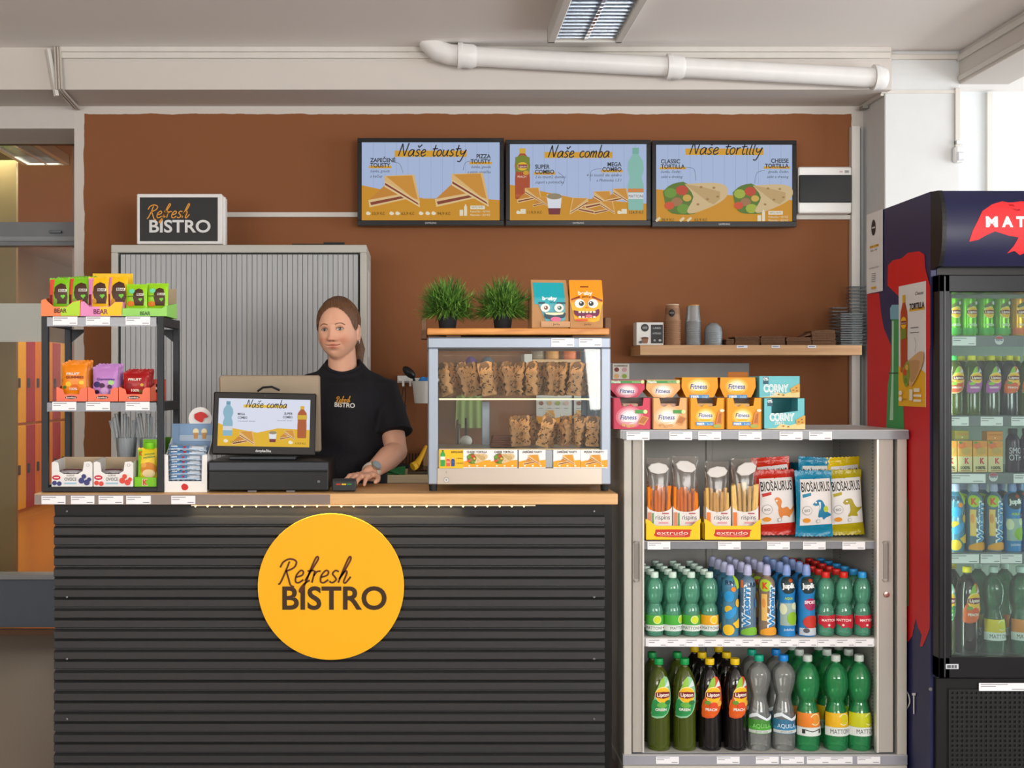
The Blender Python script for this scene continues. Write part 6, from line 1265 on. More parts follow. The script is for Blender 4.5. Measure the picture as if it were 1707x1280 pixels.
for x, e in ((.045, 3.2), (W-.045, 3.2)):
    l = bpy.data.lights.new('fridge_lamp', 'AREA'); l.shape = 'RECTANGLE'; l.size = .02; l.size_y = 1.25; l.energy = e*2.8; l.color = (.9, 1, .9)
    o = bpy.data.objects.new('fridge_lamp', l); COL.objects.link(o); o.parent = fg; o.location = (x, .03, (zf(1095)+zf(487))/2); o.rotation_euler = (PI/2, 0, math.radians(28 if x < .3 else -28))
# contents
G7 = 'drinks behind the fridge door'
def canb(c1, c2, word):
    def f(p):
        p.ell(2, -38, 9.5, 9.5, '#f4e49a', 20); p.ell(2, -38, 8.5, 8.5, '#f0bc1c', 20); p.poly([(-7, -41), (2, -42), (11, -41), (11, -36), (2, -35), (-7, -36)], '#7c2c1c'); p.text('Lipton', 2, -36.8, 3.8, '#f6ece0', w=14, bold=.03); p.ell(0, -50, 8, 3, '#5a6a2a', 10, -.5); p.ell(8, -53, 3, 3, '#dfe8ea', 8); p.text(word, 2, -16, 4, '#eef6e4', w=14, bold=.02); p.rect(-13, -13, 13, -3, c2)
    return f
DF = 4.115
canp = smoothprof([(.022, 0), (.0265, .006), (.0265, .118), (.0235, .126), (.0235, .129)], 3)
for i, (x, c, c2, w, lab) in enumerate(((1587, '#6cc01e', '#3aa83a', 'GREEN', 'green iced tea can half hidden by the fridge door frame'), (1614, '#6cc01e', '#3aa83a', 'GREEN', 'green iced tea can, first fully visible on the top fridge shelf'), (1642, '#6cc01e', '#3aa83a', 'GREEN', 'green iced tea can between two others on the top fridge shelf'), (1669, '#7ab83c', '#4aa84a', 'GREEN', 'green iced tea can next to the orange can'), (1697, '#e8a82a', '#e0703a', 'PEACH', 'orange peach iced tea can on the top fridge shelf'))):
    pr = bottle('can', canp, M(c, .25, .35), (.126, .1295, .0228, M('#b8bcc0', .25, .9), 0), [], canb(c, c2, w), 'drink_can', 'can', G7); pr.location = (at(x, 0, DF).x, DF, SF[1]+.001); pr['label'] = lab
    dup(pr, (at(x, 0, DF).x, DF+.062, SF[1]+.001), f'iced tea can in the second row, {ORD[i]} from the fridge frame')
LIPs = [(r*.735, z*.66) for r, z in LIP]
def lsm(c1, c2, w, xs):
    g = lipt(c1, c2, w, xs=xs)
    def f(p):
        fn0 = p.fn; p.fn = lambda u, v, o: fn0(u*.72, v*.66, o); g(p); p.fn = fn0
    return f
for i, (x, b, cap, c1, c2, w, lab) in enumerate(((1590, tea, '#2aa84a', '#d8b07a', '#d8562a', 'MELON', 'iced tea bottle with green cap half hidden by the fridge frame'), (1620, tea, '#e0d416', '#8a5a8a', '#b05aa8', 'RASPBERRY', 'small iced tea bottle with pink label beside the green-capped one'), (1652, clearmat('#5a6a44', '#4a5238', .7, .07, 't2'), '#e0d416', '#8a5a8a', '#b05aa8', 'RASPBERRY', 'small iced tea bottle with pink label beside the peach one'), (1682, clearmat('#4a4440', '#38343a', .75, .07, 't3'), '#e0d416', '#d8562a', '#e0601c', 'PEACH', 'small peach iced tea bottle with orange label in the fridge'), (1712, tea, '#e0d416', '#8fc8a0', '#e0701c', 'PEACH', 'small iced tea bottle at the edge of view in the fridge'))):
    pr = bottle('ls', LIPs, b, (.2, .217, .0125, M(cap, .35), 0), [], lsm(c1, c2, w, 0), 'iced_tea_bottle', 'bottle', G7); pr.location = (at(x, 0, DF).x, DF, SF[2]+.001); pr['label'] = lab; pr.scale = (1, 1, .94)
    for j in (1, 2): dup(pr, (at(x, 0, DF).x-.004*j, DF+.07*j, SF[2]+.001), f'small iced tea bottle in the {ORD[j]} row, {ORD[i]} from the fridge frame')
def juice(x0, x1, y0, yb, D, lab, col, simple=False, z=None):
    c = (x0+x1)/2; k = D/F; w = (x1-x0)/2*k; t = thing('juice_carton', lab, 'juice carton', (at(c, 0, D).x, D, z if z is not None else SF[3]+.001), G7); h = (yb-y0)*k
    box('carton', t, -w+.0006, w-.0006, 0, .04, 0, h, M(col, .4), bevel=.001)
    p = Pr(flat(D, (c, yb)))
    if simple: p.ell(c, yb-4, 1.2, 1.2, '#f4ecd8', 8); p.rect(x0+2, yb-10, x1-2, yb-8, '#c8781a')
    else:
        p.rect(x0+.5, yb-.5, x1-.5, yb-26, '#e4d6a0'); p.ell(c-4, y0+8, 8, 6, '#e8702a', 14); p.ell(c+6, y0+6, 6, 5, '#e8902a', 12); p.ell(c+1, y0+17, 8, 6, '#c8a24a', 14); p.ell(c-8, y0+3, 3, 2, '#4a8a2a', 8)
        p.text('K', c+2.5, yb-14, 10.5, '#f4ecd0', w=10, bold=.06); p.text('K', c+2.5, yb-14.4, 9.5, '#cc3030', w=8, bold=.05); p.text('100%', c, yb-5, 5, '#4a4a20', w=16, bold=.03); p.rect(x0+4, yb-3, x1-4, yb-2, '#a8562a')
    p.build('print', t); box('straw', t, w*.4, w*.4+.003, .04, .043, .01, h*.9, M('#eee', .4))
for i, (a, b, lab) in enumerate(((1571, 1595.5, 'juice carton with red fruit half hidden by the fridge frame'), (1596.5, 1621, 'juice carton with a red letter, leftmost fully visible in the fridge'), (1622, 1646.5, 'juice carton with a red letter, middle one in the fridge'), (1647, 1672, 'juice carton with a red letter beside the dark smoothie bottles'))): juice(a, b, 735, 787, 4.09, lab, '#e8a83a')
juice(1592, 1616, 715, 730, 4.16, 'ochre juice carton lying on the leftmost cartons in the fridge', '#a89a22', True, SF[3]+52*4.09/F+.002); juice(1645, 1672, 715, 730, 4.11, 'orange juice carton lying on the cartons beside the smoothies', '#e8922a', True, SF[3]+52*4.09/F+.002)
for i, (x, lab) in enumerate(((1688, 'dark smoothie bottle with white lettering beside the juice cartons'), (1712, 'dark smoothie bottle with white lettering, second from the juice cartons'))):
    def sm(p, i=i): p.text('SMOOTHIE' if 0 else 'SMO', 0, -30, 10, '#d8d4dc', w=19); p.text('OTH', 0, -19, 10, '#d8d4dc', w=19)
    pr = bottle('smo', smoothprof([(.02, 0), (.023, .004), (.023, .1), (.02, .115), (.013, .128), (.013, .13)], 3), M('#3a2a3c', .15), (.13, .148, .015, M('#2a2028', .4), 0), [], sm, 'smoothie_bottle', 'bottle', G7); pr.location = (at(x, 0, 4.1).x, 4.1, SF[3]+.001); pr['label'] = lab
for i, (x, fn_, bm, cp, lab) in enumerate(((1593, water(0), spb, spc, 'sports-cap bottle with lime top half hidden by the fridge frame'), (1624, water(2), sp2, spc, 'sports-cap bottle with red letter, left one in the fridge'), (1656, water(2), sp2, spc, 'sports-cap bottle with red letter beside the blue bottle in the fridge'), (1687, jup(0), jb, spc2, 'bright blue sports-cap bottle with apple in the fridge'), (1718, jup(1), jb, spc2, 'bright blue sports-cap bottle with berries at the edge of view in the fridge'))):
    pr = bottle('fs', SPT, bm, (.212, .25, .0145, cp, 1), [], fn_, 'sports_bottle', 'bottle', G7); pr.location = (at(x, 0, DF).x, DF, SF[4]+.001); pr['label'] = lab; pr.scale = (.97, .97, .96)
    dup(pr, (at(x, 0, DF).x-.003, DF+.075, SF[4]+.001), f'sports-cap bottle in the second fridge row, {ORD[i]} from the fridge frame')
for i, (x, pf, bm, cap, fn_, lab) in enumerate(((1573, LIP, tea, '#d8d016', lipt('#8fc8a0', '#2f9450', 'GREEN'), 'large green tea bottle half hidden by the fridge frame, bottom shelf'), (1612, LIP, blk, '#e8d414', lipt('#d8562a', '#e0601c', 'PEACH', xs=4), 'large dark peach tea bottle on the bottom fridge shelf'), (1656, MT15, clearmat('#a8d8bc', '#4a7a62', .5, .06, 'g3'), '#c8dcd8', m15('#e0c81e', '#c8cc2a', 'MATTONI', 4), 'large green water bottle with lemon label on the bottom fridge shelf'), (1701, MT15, clearmat('#a8d8bc', '#4a7a62', .5, .06, 'g3'), '#c8dcd8', m15('#e08a3a', '#e09a4a', 'MATTONI', 4), 'large green water bottle with orange label on the bottom fridge shelf'))):
    pr = bottle('fb', pf, bm, (.31 if pf is LIP else .322, .332 if pf is LIP else .345, .0165, M(cap, .35), 0), [], fn_, 'tea_bottle' if pf is LIP else 'water_bottle', 'bottle', G7); pr.location = (at(x, 0, 4.13).x, 4.13, SF[5]+.001); s = .295/(.332 if pf is LIP else .345); pr.scale = (s, s, s); pr['label'] = lab
    dup(pr, (at(x, 0, 4.13).x-.012, 4.13+.09, SF[5]+.001), f'large bottle in the second fridge row, {ORD[i]} from the fridge frame')
# side graphics
def side(u, v, o): d = FX*F/(u-VX); return (-o-.0004, d-FD, HC+(HY-v)*d/F)
p = Pr(side, dl=.0003)
X6 = lambda z: 1430+.3126*z
Y6 = lambda z: 300+.3126*z
p.poly([(1446.3, 490), (1475, 487), (1500, 560), (1550.5, 560), (1550.5, 1047), (1545, 1062), (1538, 1078), (1534, 1077), (1537, 1058), (1531, 1046), (1527, 1031), (1521, 1060), (1514, 1070), (1446.3, 1060)], '#d02228')
p.poly([(X6(115), Y6(600)), (X6(125), Y6(705)), (X6(140), Y6(790)), (X6(178), Y6(880)), (X6(392), Y6(880)), (X6(392), Y6(560)), (X6(160), Y6(545))], '#2b2d58')
p.poly([(X6(160), Y6(562)), (X6(163), Y6(455)), (X6(190), Y6(428)), (X6(235), Y6(418)), (X6(270), Y6(388)), (X6(330), Y6(380)), (X6(358), Y6(398)), (X6(362), Y6(470)), (X6(388), Y6(570)), (X6(388), Y6(900)), (X6(230), Y6(900)), (X6(220), Y6(620))], '#d81e1e')
p.poly([(1478, 716), (1481, 640), (1486, 612), (1487, 532), (1500, 532), (1500.5, 612), (1506, 640), (1508, 716)], '#3f9a54'); p.poly([(1488, 535), (1491, 535), (1490, 700), (1484, 700), (1488, 612)], '#b4d8b8'); p.rect(1482.5, 621, 1504, 623, '#1e4a30'); p.poly([(1485.5, 532), (1485, 514), (1488, 508), (1499, 508), (1501, 514), (1501, 532)], '#7ab0c4')
p.poly([(1470, 850), (1476, 720), (1508, 720), (1516, 850), (1516, 1010), (1470, 1010)], '#3f9a54')
p.rect(1522, 1155, 1528, 1159, '#e8e8ec'); p.rect(1524, 1155, 1526, 1190, '#e8e8ec'); p.stroke([(1512, 1150), (1517, 1160), (1518, 1172), (1512, 1184)], 2, '#e8e8ec')
p.build('side_graphics', fg)
def spost(name, lab, u0, u1, v0, v1, u2, draw):
    """sheet stuck on the fridge side; v0/v1 top and bottom at its rear edge u0"""
    d0, d1 = FX*F/(u0-VX), FX*F/(u1-VX); z1, z0 = HC+(HY-v0)*d0/F, HC+(HY-v1)*d0/F
    t = thing(name, lab, 'poster', (FX-.003, (d0+d1)/2, z0)); box('sheet', t, -.0012, 0, d1-(d0+d1)/2, d0-(d0+d1)/2, 0, z1-z0, M('#e6e4e2', .5), bevel=0)
    h = z1-z0; w = d0-d1
    p = Pr(lambda a, b, o: (-.0012-o, w*(.5-a), h*(1-b)), dl=.0003); draw(p); p.build('print', t)
def pa(p):
    p.ell(.45, .19, .14, .1, '#26262a', 20); p.rect(.36, .18, .55, .2, '#c8c8cc'); p.rect(.22, .41, .78, .44, '#eab43a'); p.text('7:00 - 17:00', .5, .432, .022, '#2a2a2e', w=.5); p.text('PO - PÁ', .5, .485, .024, '#2a2a2e', w=.4); p.text('OTEVÍRACÍ DOBA', .5, .7, .016, '#4a4a4e', w=.6)
    for i in range(5): p.rect(.36, .76+.025*i, .62, .767+.025*i, '#77777c')
    p.rect(.35, .93, .65, .955, '#e0a82a')
spost('notice_sheet', 'white notice sheet with a black oval logo on the fridge side', 1446.5, 1473, 358.5, 490, 0, pa)
def pb(p):
    p.poly([(0, 1), (1, 1), (1, .73), (.85, .7), (.6, .76), (.3, .74), (0, .66)], '#f0b41e'); p.text('Cheese', .78, .1, .03, '#2a2a2e', w=.3, shear=.3); p.rect(.42, .2, .97, .225, '#eab43a'); p.text('TORTILLA', .7, .21, .05, '#26262a', w=.54, bold=.04)
    pbottle(p, .22, .08, .72, .27, '#b8441c', '#e0b22c', ('#c25a1a', .93, .96), .95); p.ell(.22, .31, .11, .05, '#f0bc1c', 18); p.rect(.12, .295, .32, .325, '#7c1c24'); p.text('Lipton', .22, .318, .016, '#f6ece0', w=.18); p.poly([(.1, .36), (.34, .36), (.33, .44), (.12, .45)], '#7a8a24')
    p.stroke([(.5, .36), (.78, .36)], .006, '#55555a', 0); p.stroke([(.48, .4), (.8, .4)], .006, '#55555a', 0); p.stroke([(.65, .44), (.7, .5), (.66, .56)], .006, '#55555a')
    p.poly([(.45, .62), (.8, .56), (.97, .57), (.95, .65), (.75, .76), (.5, .84), (.42, .76)], '#d2a878', 3); p.poly([(.45, .63), (.85, .63), (.7, .76), (.5, .8)], '#bf9260', 2); p.poly([(.2, .7), (.42, .62), (.48, .76), (.36, .84), (.24, .8)], '#8a9a2e', 3); p.ell(.3, .72, .07, .03, '#d84a2a', 10); p.ell(.38, .68, .06, .025, '#e0b04a', 10); p.ell(.33, .79, .06, .025, '#6a8a24', 10)
    p.rect(.48, .86, .6, .95, '#f4ead0'); p.rect(.64, .85, .86, .88, '#f4ead0'); p.rect(.64, .9, .92, .92, '#f4ead0'); p.rect(.64, .94, .92, .96, '#f4ead0'); p.ell(.15, .89, .07, .02, '#f4ead0', 12); p.ell(.15, .94, .07, .02, '#f4ead0', 12); p.text('63,9 Kč', .32, .95, .016, '#5a4410', w=.16)
spost('tortilla_poster', 'white and yellow tortilla poster on the red fridge side', 1500, 1545, 477.5, 676.5, 0, pb)
# ------------------------------------------------------------------ the shop assistant
DP = 4.62
def pv(px, py, D=DP): return at(px, py, D)
person = thing('person', 'woman with tied-back brown hair and black lettered T-shirt standing behind the counter', 'person', (pv(572, 0).x, DP, 0))
PO = Vector(person.location)
def evalmesh(mb_list, voxel, smooth_it, fac=.5):
    mb = mb_list; me = bpy.data.meshes.new('tmp'); me.from_pydata(mb.v, [], mb.f); me.update()
    bm = bmesh.new(); bm.from_mesh(me); bmesh.ops.recalc_face_normals(bm, faces=bm.faces[:]); bm.to_mesh(me); bm.free()
    o = bpy.data.objects.new('tmp', me); COL.objects.link(o)
    r = o.modifiers.new('r', 'REMESH'); r.mode = 'VOXEL'; r.voxel_size = voxel
    if smooth_it: s = o.modifiers.new('s', 'SMOOTH'); s.iterations = smooth_it; s.factor = fac
    dg = bpy.context.evaluated_depsgraph_get(); out = bpy.data.meshes.new_from_object(o.evaluated_get(dg))
    bpy.data.objects.remove(o); bpy.data.meshes.remove(me); return out
DUM = M('#808080')
def loft(mb, secs, n=28):
    """secs (cx, cy, z, rx, ry) closed tube of ellipses"""
    vs = []; fs = []
    for cx, cy, z, rx, ry in secs:
        for k in range(n): a = 2*PI*k/n; vs.append((cx+rx*math.cos(a), cy+ry*math.sin(a), z))
    for i in range(len(secs)-1):
        for k in range(n): fs.append((i*n+k, i*n+(k+1) % n, (i+1)*n+(k+1) % n, (i+1)*n+k))
    fs.append(list(range(n))[::-1]); fs.append([(len(secs)-1)*n+k for k in range(n)]); mb.add(vs, fs, DUM)
def L(px, py, D=DP): return pv(px, py, D)-PO
# head frame: origin at the centre between the ears at eye height
HCEN = L(563.5, 550, 4.60); YAW = math.radians(-13); TILT = math.radians(-2.5)
HM = Matrix.Translation(HCEN) @ Matrix.Rotation(YAW, 4, 'Z') @ Matrix.Rotation(TILT, 4, 'Y')
HI = HM.inverted()
def headpt(t, ph):
    """ellipsoid-like head, front -y; t polar from bottom (0) to top (PI)"""
    z = -math.cos(t); r = math.sin(t); x = r*math.sin(ph); y = -r*math.cos(ph)
    X, Y, Z = x*.074, y*.093, z*.116
    if z < 0:                                        # jaw narrows, chin comes forward
        q = -z; X *= 1-.16*q**1.5; Y = Y*(1-.05*q)-.008*q if y < 0 else Y*(1-.42*q)
        X *= 1+.10*math.sin(PI*min(1, q))            # fuller cheeks
    else: Y += .012*z
    if y < 0: Y *= .92+.08*abs(x)
    return Vector((X, Y, Z))
def features(p):
    x, y, z = p
    if y > -.02: return p
    g = lambda a, s: math.exp(-(a/s)**2)
    d = 0
    # brow ridge, eye sockets, nose, cheeks, mouth, chin
    d += .004*g(z-.016, .011)*g(abs(x)-.027, .022); d -= .0095*g(z+.001, .012)*g(abs(x)-.030, .015)
    if -.06 < z < .02:
        t = (.014-z)/.056; t = max(0, min(1, t)); d += (.004+.019*t**1.3)*g(x, .0085+.005*t)*(1 if z > -.041 else max(0, 1-(-.041-z)/.008))
    d += .008*g(z+.037, .006)*g(abs(x)-.0125, .0065)
    d += .005*g(z+.035, .02)*g(abs(x)-.042, .017)
    d -= .002*g(z+.0495, .003)*g(x, .005)
    d += .0055*g(z+.0575, .005)*g(x, .02)+.006*g(z+.069, .0055)*g(x, .017); d -= .0055*g(z+.063-4*x*x, .0022)*g(x, .026)
    d -= .003*g(z+.08, .006)*g(x, .018); d += .006*g(z+.104, .012)*g(x, .02)
    d -= .0025*g(abs(x)-.034-.25*(-.055-z), .006)*g(z+.06, .018)
    return Vector((x, y-d, z))
body = MB(); n = 40
vs = []; fs = []
for i in range(1, 30):
    for j in range(n): vs.append(HM @ headpt(PI*i/30, 2*PI*j/n))
for i in range(28):
    for j in range(n): fs.append((i*n+j, i*n+(j+1) % n, (i+1)*n+(j+1) % n, (i+1)*n+j))
fs.append(list(range(n))[::-1]); fs.append([28*n+j for j in range(n)]); body.add(vs, fs, DUM)
for s in (-1, 1):                                    # ears
    for k in range(9):
        a = PI*(-.35+1.15*k/8); c = HM @ Vector((s*(.0775+.004*math.sin(a)), .012+.013*math.cos(a*1.0+.3)+.004, -.014+.026*math.sin(a-.5)))
        body.ball(c, .0062, DUM, 8, 6)
    body.ball(HM @ Vector((s*.075, .012, -.014)), (.006, .015, .024), DUM, 10, 8); body.ball(HM @ Vector((s*.0765, .008, -.038)), .006, DUM, 8, 6)
nb = L(572, 622, 4.64)
chin = HM @ Vector((0, .02, -.06))
body.tube([HM @ Vector((.004, .022, -.03)), HM @ Vector((.004, .026, -.09)), nb+Vector((-.002, .0, .0)), nb+Vector((0, .01, -.07))], [.052, .053, .058, .075], DUM, 24)
# shoulders, arms (her left arm comes forward onto the worktop)
shL, elL, wrL = L(640, 655, 4.64), L(661, 752, 4.55), L(614, 790, 4.345)
shR, elR, wrR = L(508, 652, 4.64), L(497, 752, 4.68), L(500, 830, 4.58)
def limb(a, b, r0, r1, m=1.06):
    body.tube([a.lerp(b, t) for t in (0, .3, .6, 1)], [r0, r0*m, (r0+r1)/2*m, r1], DUM, 18); body.ball(a, r0, DUM, 14, 10); body.ball(b, r1, DUM, 14, 10)
limb(shL, elL, .052, .041); limb(elL, wrL, .042, .026, 1.08); limb(shR, elR, .052, .041); limb(elR, wrR, .042, .026, 1.08)
loft(body, [(0, .0, .86, .155, .11), (0, 0, 1.0, .145, .10), (0, 0, 1.12, .13, .095), (0, 0, 1.25, .145, .105), (0, .005, 1.33, .15, .095), (0, .012, 1.385, .10, .065), (0, .014, 1.42, .055, .05)])
for s in (-1, 1):
    body.tube([(s*.085, 0, .9), (s*.09, -.005, .5), (s*.09, .01, .09)], [.085, .058, .04], DUM, 16); body.ball((s*.092, -.05, .045), (.042, .12, .045), DUM, 14, 10)
def hand(wr, dirv, up, side, spread=1., curl=.5):
    """palm, four bent fingers of unequal length and a side thumb"""
    d = dirv.normalized(); u = (up-d*up.dot(d)).normalized(); s_ = d.cross(u).normalized()*side
    pal = wr+d*.05
    for t in (0, .35, .7, 1.0):
        for q in (-1, -.33, .33, 1): body.ball(wr+d*(.015+.07*t)+s_*q*(.018+.014*t), (.0155, .0155, .0125), DUM, 10, 8)
    for i, (off, ln) in enumerate(((-.033, .062), (-.011, .074), (.011, .07), (.033, .055))):
        b0 = wr+d*(.083-.006*abs(i-1.3))+s_*off; fd = (d+s_*off*5*spread).normalized()
        k1 = b0+fd*ln*.45-u*(.1*ln*curl); k2 = k1+(fd*.8-u*.55*curl).normalized()*ln*.33; k3 = k2+(fd*.6-u*.9*curl).normalized()*ln*.27
        body.tube([b0-fd*.02, b0, k1, k2, k3], [.0095, .0092, .0086, .0078, .0066], DUM, 10); body.ball(k3, .0066, DUM, 8, 6); body.ball(b0, .0098, DUM, 8, 6)
    t0 = wr+d*.022-s_*.03; t1 = t0+(d*.6-s_*.75-u*.15).normalized()*.035; t2 = t1+(d*.85-s_*.3-u*.25).normalized()*.028; t3 = t2+(d-u*.2).normalized()*.022
    body.tube([wr+d*.012-s_*.015, t0, t1, t2, t3], [.012, .0125, .0105, .0092, .0075], DUM, 10); body.ball(t3, .0075, DUM, 8, 6)
hd = L(580, 801, 4.18)-wrL
hd.z = -.008
hand(wrL, hd, Vector((-.1, -.25, 1)), 1, 1., .55)
hand(wrR, Vector((.02, -.05, -1)), Vector((-1, .2, 0)), 1, .6, .5)
bme = evalmesh(body, .0036, 3, .4)
cols = bme.color_attributes.new('skin', 'FLOAT_COLOR', 'POINT')
base, blush, lip, ear = lin('#e2ac90'), lin('#d98f74'), lin('#bf6c5a'), lin('#c47c62')
g = lambda a, s: math.exp(-(a/s)**2)
for v in bme.vertices:
    h = HI @ v.co
    c = base
    if h.length < .16 and h.z > -.13:
        nh = features(h); 
        if nh is not h: v.co = HM @ nh
        if h.y < -.02:
            wl = (g(h.x, .022)**2)*max(g(h.z+.0585, .0038), g(h.z+.0685, .0045)); wl = min(1, wl*1.1)
            wb = .75*g(abs(h.x)-.04, .02)*g(h.z+.04, .018)+.5*g(h.x, .012)*g(h.z+.04, .014)
            c = tuple(b*(1-wb)+k_*wb for b, k_ in zip(base, blush)); c = tuple(b*(1-wl)+k_*wl for b, k_ in zip(c, lip))
    elif v.co.z < .95 and v.co.z > 0: c = base
    cols.data[v.index].color = c
bme.materials.clear(); sm = bpy.data.materials.new('skin'); sm.use_nodes = True; b_ = sm.node_tree.nodes['Principled BSDF']; at_ = sm.node_tree.nodes.new('ShaderNodeAttribute'); at_.attribute_name = 'skin'
nz = sm.node_tree.nodes.new('ShaderNodeTexNoise'); nz.inputs['Scale'].default_value = 180; bp_ = sm.node_tree.nodes.new('ShaderNodeBump'); bp_.inputs['Strength'].default_value = .06; sm.node_tree.links.new(nz.outputs[0], bp_.inputs['Height']); sm.node_tree.links.new(bp_.outputs[0], b_.inputs['Normal'])
sm.node_tree.links.new(at_.outputs['Color'], b_.inputs['Base Color']); b_.inputs['Roughness'].default_value = .5; b_.inputs['Subsurface Weight'].default_value = .12; b_.inputs['Subsurface Radius'].default_value = (.012, .005, .003); b_.inputs['Subsurface Scale'].default_value = 1
bme.materials.append(sm); bme.polygons.foreach_set('use_smooth', [True]*len(bme.polygons)); bme.update()
bod = link('body', bme, person)
BV = BVHTree.FromPolygons([v.co.copy() for v in bme.vertices], [list(p.vertices) for p in bme.polygons])
hz = HM.to_3x3() @ Vector((0, 1, 0))
def onface(x, z, o, ky=.0):
    o0 = HM @ Vector((x, -.3, z)); hit = BV.ray_cast(o0, hz)
    return (hit[0] if hit[0] else HM @ Vector((x, -.09, z)))-hz*(o+ky)
fm = lambda u, v, o: onface(u, v, o)
for s in (-1, 1):
    cx = s*.0305; cz = -.001
    e = Pr(lambda u, v, o: onface(u, v, o+.0022*max(0, 1-((u-cx)/.0135)**2-((v-cz)/.009)**2)), step=.003, dl=.00012, rough=.2); e.lift = .0002
    e.poly([(cx-.0135, cz-.001), (cx-.007, cz+.0042), (cx+.001, cz+.0055), (cx+.008, cz+.0042), (cx+.0138, cz), (cx+.007, cz-.0042), (cx, cz-.0052), (cx-.008, cz-.004)], '#b5a9a0', 2)
    e.ell(cx-.0005, cz+.0004, .0052, .005, '#43352a', 16); e.ell(cx-.0005, cz+.0004, .0024, .0024, '#17120f', 12); e.ell(cx-.0022, cz+.0024, .0009, .0009, '#fff', 8)
    e.build('eye', person)
    e = Pr(lambda u, v, o: onface(u, v, o+.002), dl=.0001); e.lift = .0003
    e.stroke([(cx-.0145, cz-.0015), (cx-.007, cz+.0045), (cx+.001, cz+.0062), (cx+.008, cz+.0048), (cx+.015, cz-.0002)], .0021, '#4a3024'); e.stroke([(cx-.012, cz-.003), (cx, cz-.006), (cx+.012, cz-.002)], .0009, '#8a5a48'); e.stroke([(cx-.014, cz+.004), (cx-.005, cz+.0095), (cx+.006, cz+.0096), (cx+.015, cz+.004)], .0009, '#a06a54'); e.build('eyelid', person)
    e = Pr(lambda u, v, o: onface(u, v, o+.0006), dl=.0001); e.stroke([(s*.014, .0165), (s*.026, .0205), (s*.038, .0205), (s*.048, .0145)], .0038, '#8a5a40'); e.stroke([(s*.03, .0206), (s*.04, .0198), (s*.049, .014)], .0026, '#845640'); e.build('eyebrow', person)
e = Pr(lambda u, v, o: onface(u, v, o), dl=.0001); e.lift = .0004; e.stroke([(-.0275, -.0585), (-.014, -.0628), (0, -.0632), (.014, -.0628), (.0275, -.058)], .0015, '#7a3a30'); e.build('mouth_line', person)
e = Pr(lambda u, v, o: onface(u, v, o), dl=.0001); e.lift = .0003
for s in (-1, 1): e.ell(s*.0075, -.0455, .0032, .0014, '#7a4234', 10)
e.build('nostrils', person)
# hair: shell over the skull with a hairline, and a ponytail
hm_ = M('#66462f', .38, var=.6, scale=34, stretch=(9, 1.0, 3.0), bump=.4, key='hair')
hb = MB(); n = 64; rows = 44; vs = []; keep = {}
def hairline(ph):                                    # lowest z of hair at this azimuth (0 = front)
    a = abs((ph+PI) % (2*PI)-PI)
    pts = [(0, .084), (.35, .08), (.7, .067), (1.0, .043), (1.2, .01), (1.38, -.008), (1.5, -.004), (1.75, .012), (2.1, -.04), (2.6, -.062), (3.2, -.066)]
    for (a0, z0), (a1, z1) in zip(pts, pts[1:]):
        if a <= a1: t = (a-a0)/(a1-a0); return z0+(z1-z0)*t
    return pts[-1][1]
def hp(ph, f):
    """f 0 at the hairline, 1 at the crown"""
    zl = hairline(ph); t0 = math.acos(max(-1, min(1, -zl/.116))); t = t0+(PI-t0)*f
    p0 = headpt(t, ph); th = .0015+.0125*min(1, f*3.0)**.7; nrm = Vector((p0.x/.074**2, p0.y/.093**2, p0.z/.116**2)).normalized()
    p1 = p0+nrm*th; p1.y += .012*math.sin(PI*min(1, f))*(1 if p0.y > 0 else .2)
    p1 += nrm*(.0014*math.sin(ph*37+f*5)+.0009*math.sin(ph*71-f*9))
    return HM @ p1
hb.grid(lambda u, v: hp(2*PI*u, v), 192, 24, hm_)
def hpi(u, v):
    q = HI @ hp(2*PI*u, v); return HM @ (q*.93)
hair = hb.build('hair', person, smooth='all')
pt = MB(); a0 = HM @ Vector((.022, .088, -.005))
pts = [a0, HM @ Vector((.036, .112, -.03)), HM @ Vector((.048, .105, -.075)), HM @ Vector((.046, .098, -.12)), HM @ Vector((.046, .096, -.155))]
pt.tube(pts, [.02, .024, .026, .02, .006], hm_, 14)
for i in range(7):
    o = Vector((random.uniform(-.014, .014), random.uniform(-.014, .014), 0)); pt.tube([p+o*(.6+.2*j) for j, p in enumerate(pts)], [.01, .012, .012, .009, .003], hm_, 8)
pt.build('ponytail', hair, smooth='all'); MB().tube([a0+Vector((0, -.004, .004)), a0+Vector((.008, .012, -.012))], .024, M('#2a1c16', .6), 14).build('hair_tie', hair, smooth=True)
MB().ball(HM @ Vector((.081, .006, -.046)), .0035, M('#d8d8dc', .15, 1.), 10, 8).ball(HM @ Vector((.0815, .006, -.053)), .0026, M('#d8d8dc', .15, 1.), 10, 8).build('earring', person, smooth=True)
# T-shirt
sh = MB()
loft(sh, [(0, 0, .87, .175, .128), (0, 0, .98, .172, .125), (0, 0, 1.1, .168, .122), (.0, -.005, 1.2, .175, .13), (0, -.006, 1.28, .178, .132), (0, 0, 1.34, .168, .115), (0, .008, 1.39, .135, .09), (0, .014, 1.422, .1, .076), (nb.x, .02, 1.445, .075, .068)], 36)
def sleeve(a, b, t1, r0, r1, sgn):
    pts = [Vector((0, .008, 1.30)).lerp(a, .7), a+Vector((0, 0, .0)), a.lerp(b, .35), a.lerp(b, t1)]
    sh.tube(pts, [.085, .069, .07, r1], DUM, 20); sh.ball(a+Vector((0, 0, -.004)), .064, DUM, 16, 12)
    sh.tube([Vector((sgn*.06, .012, 1.385)), a+Vector((-sgn*.01, 0, .012))], [.05, .05], DUM, 16)
sleeve(shL, elL, .72, .07, .074, 1); sleeve(shR, elR, .72, .07, .074, -1)
sme_ = evalmesh(sh, .006, 8, .5)
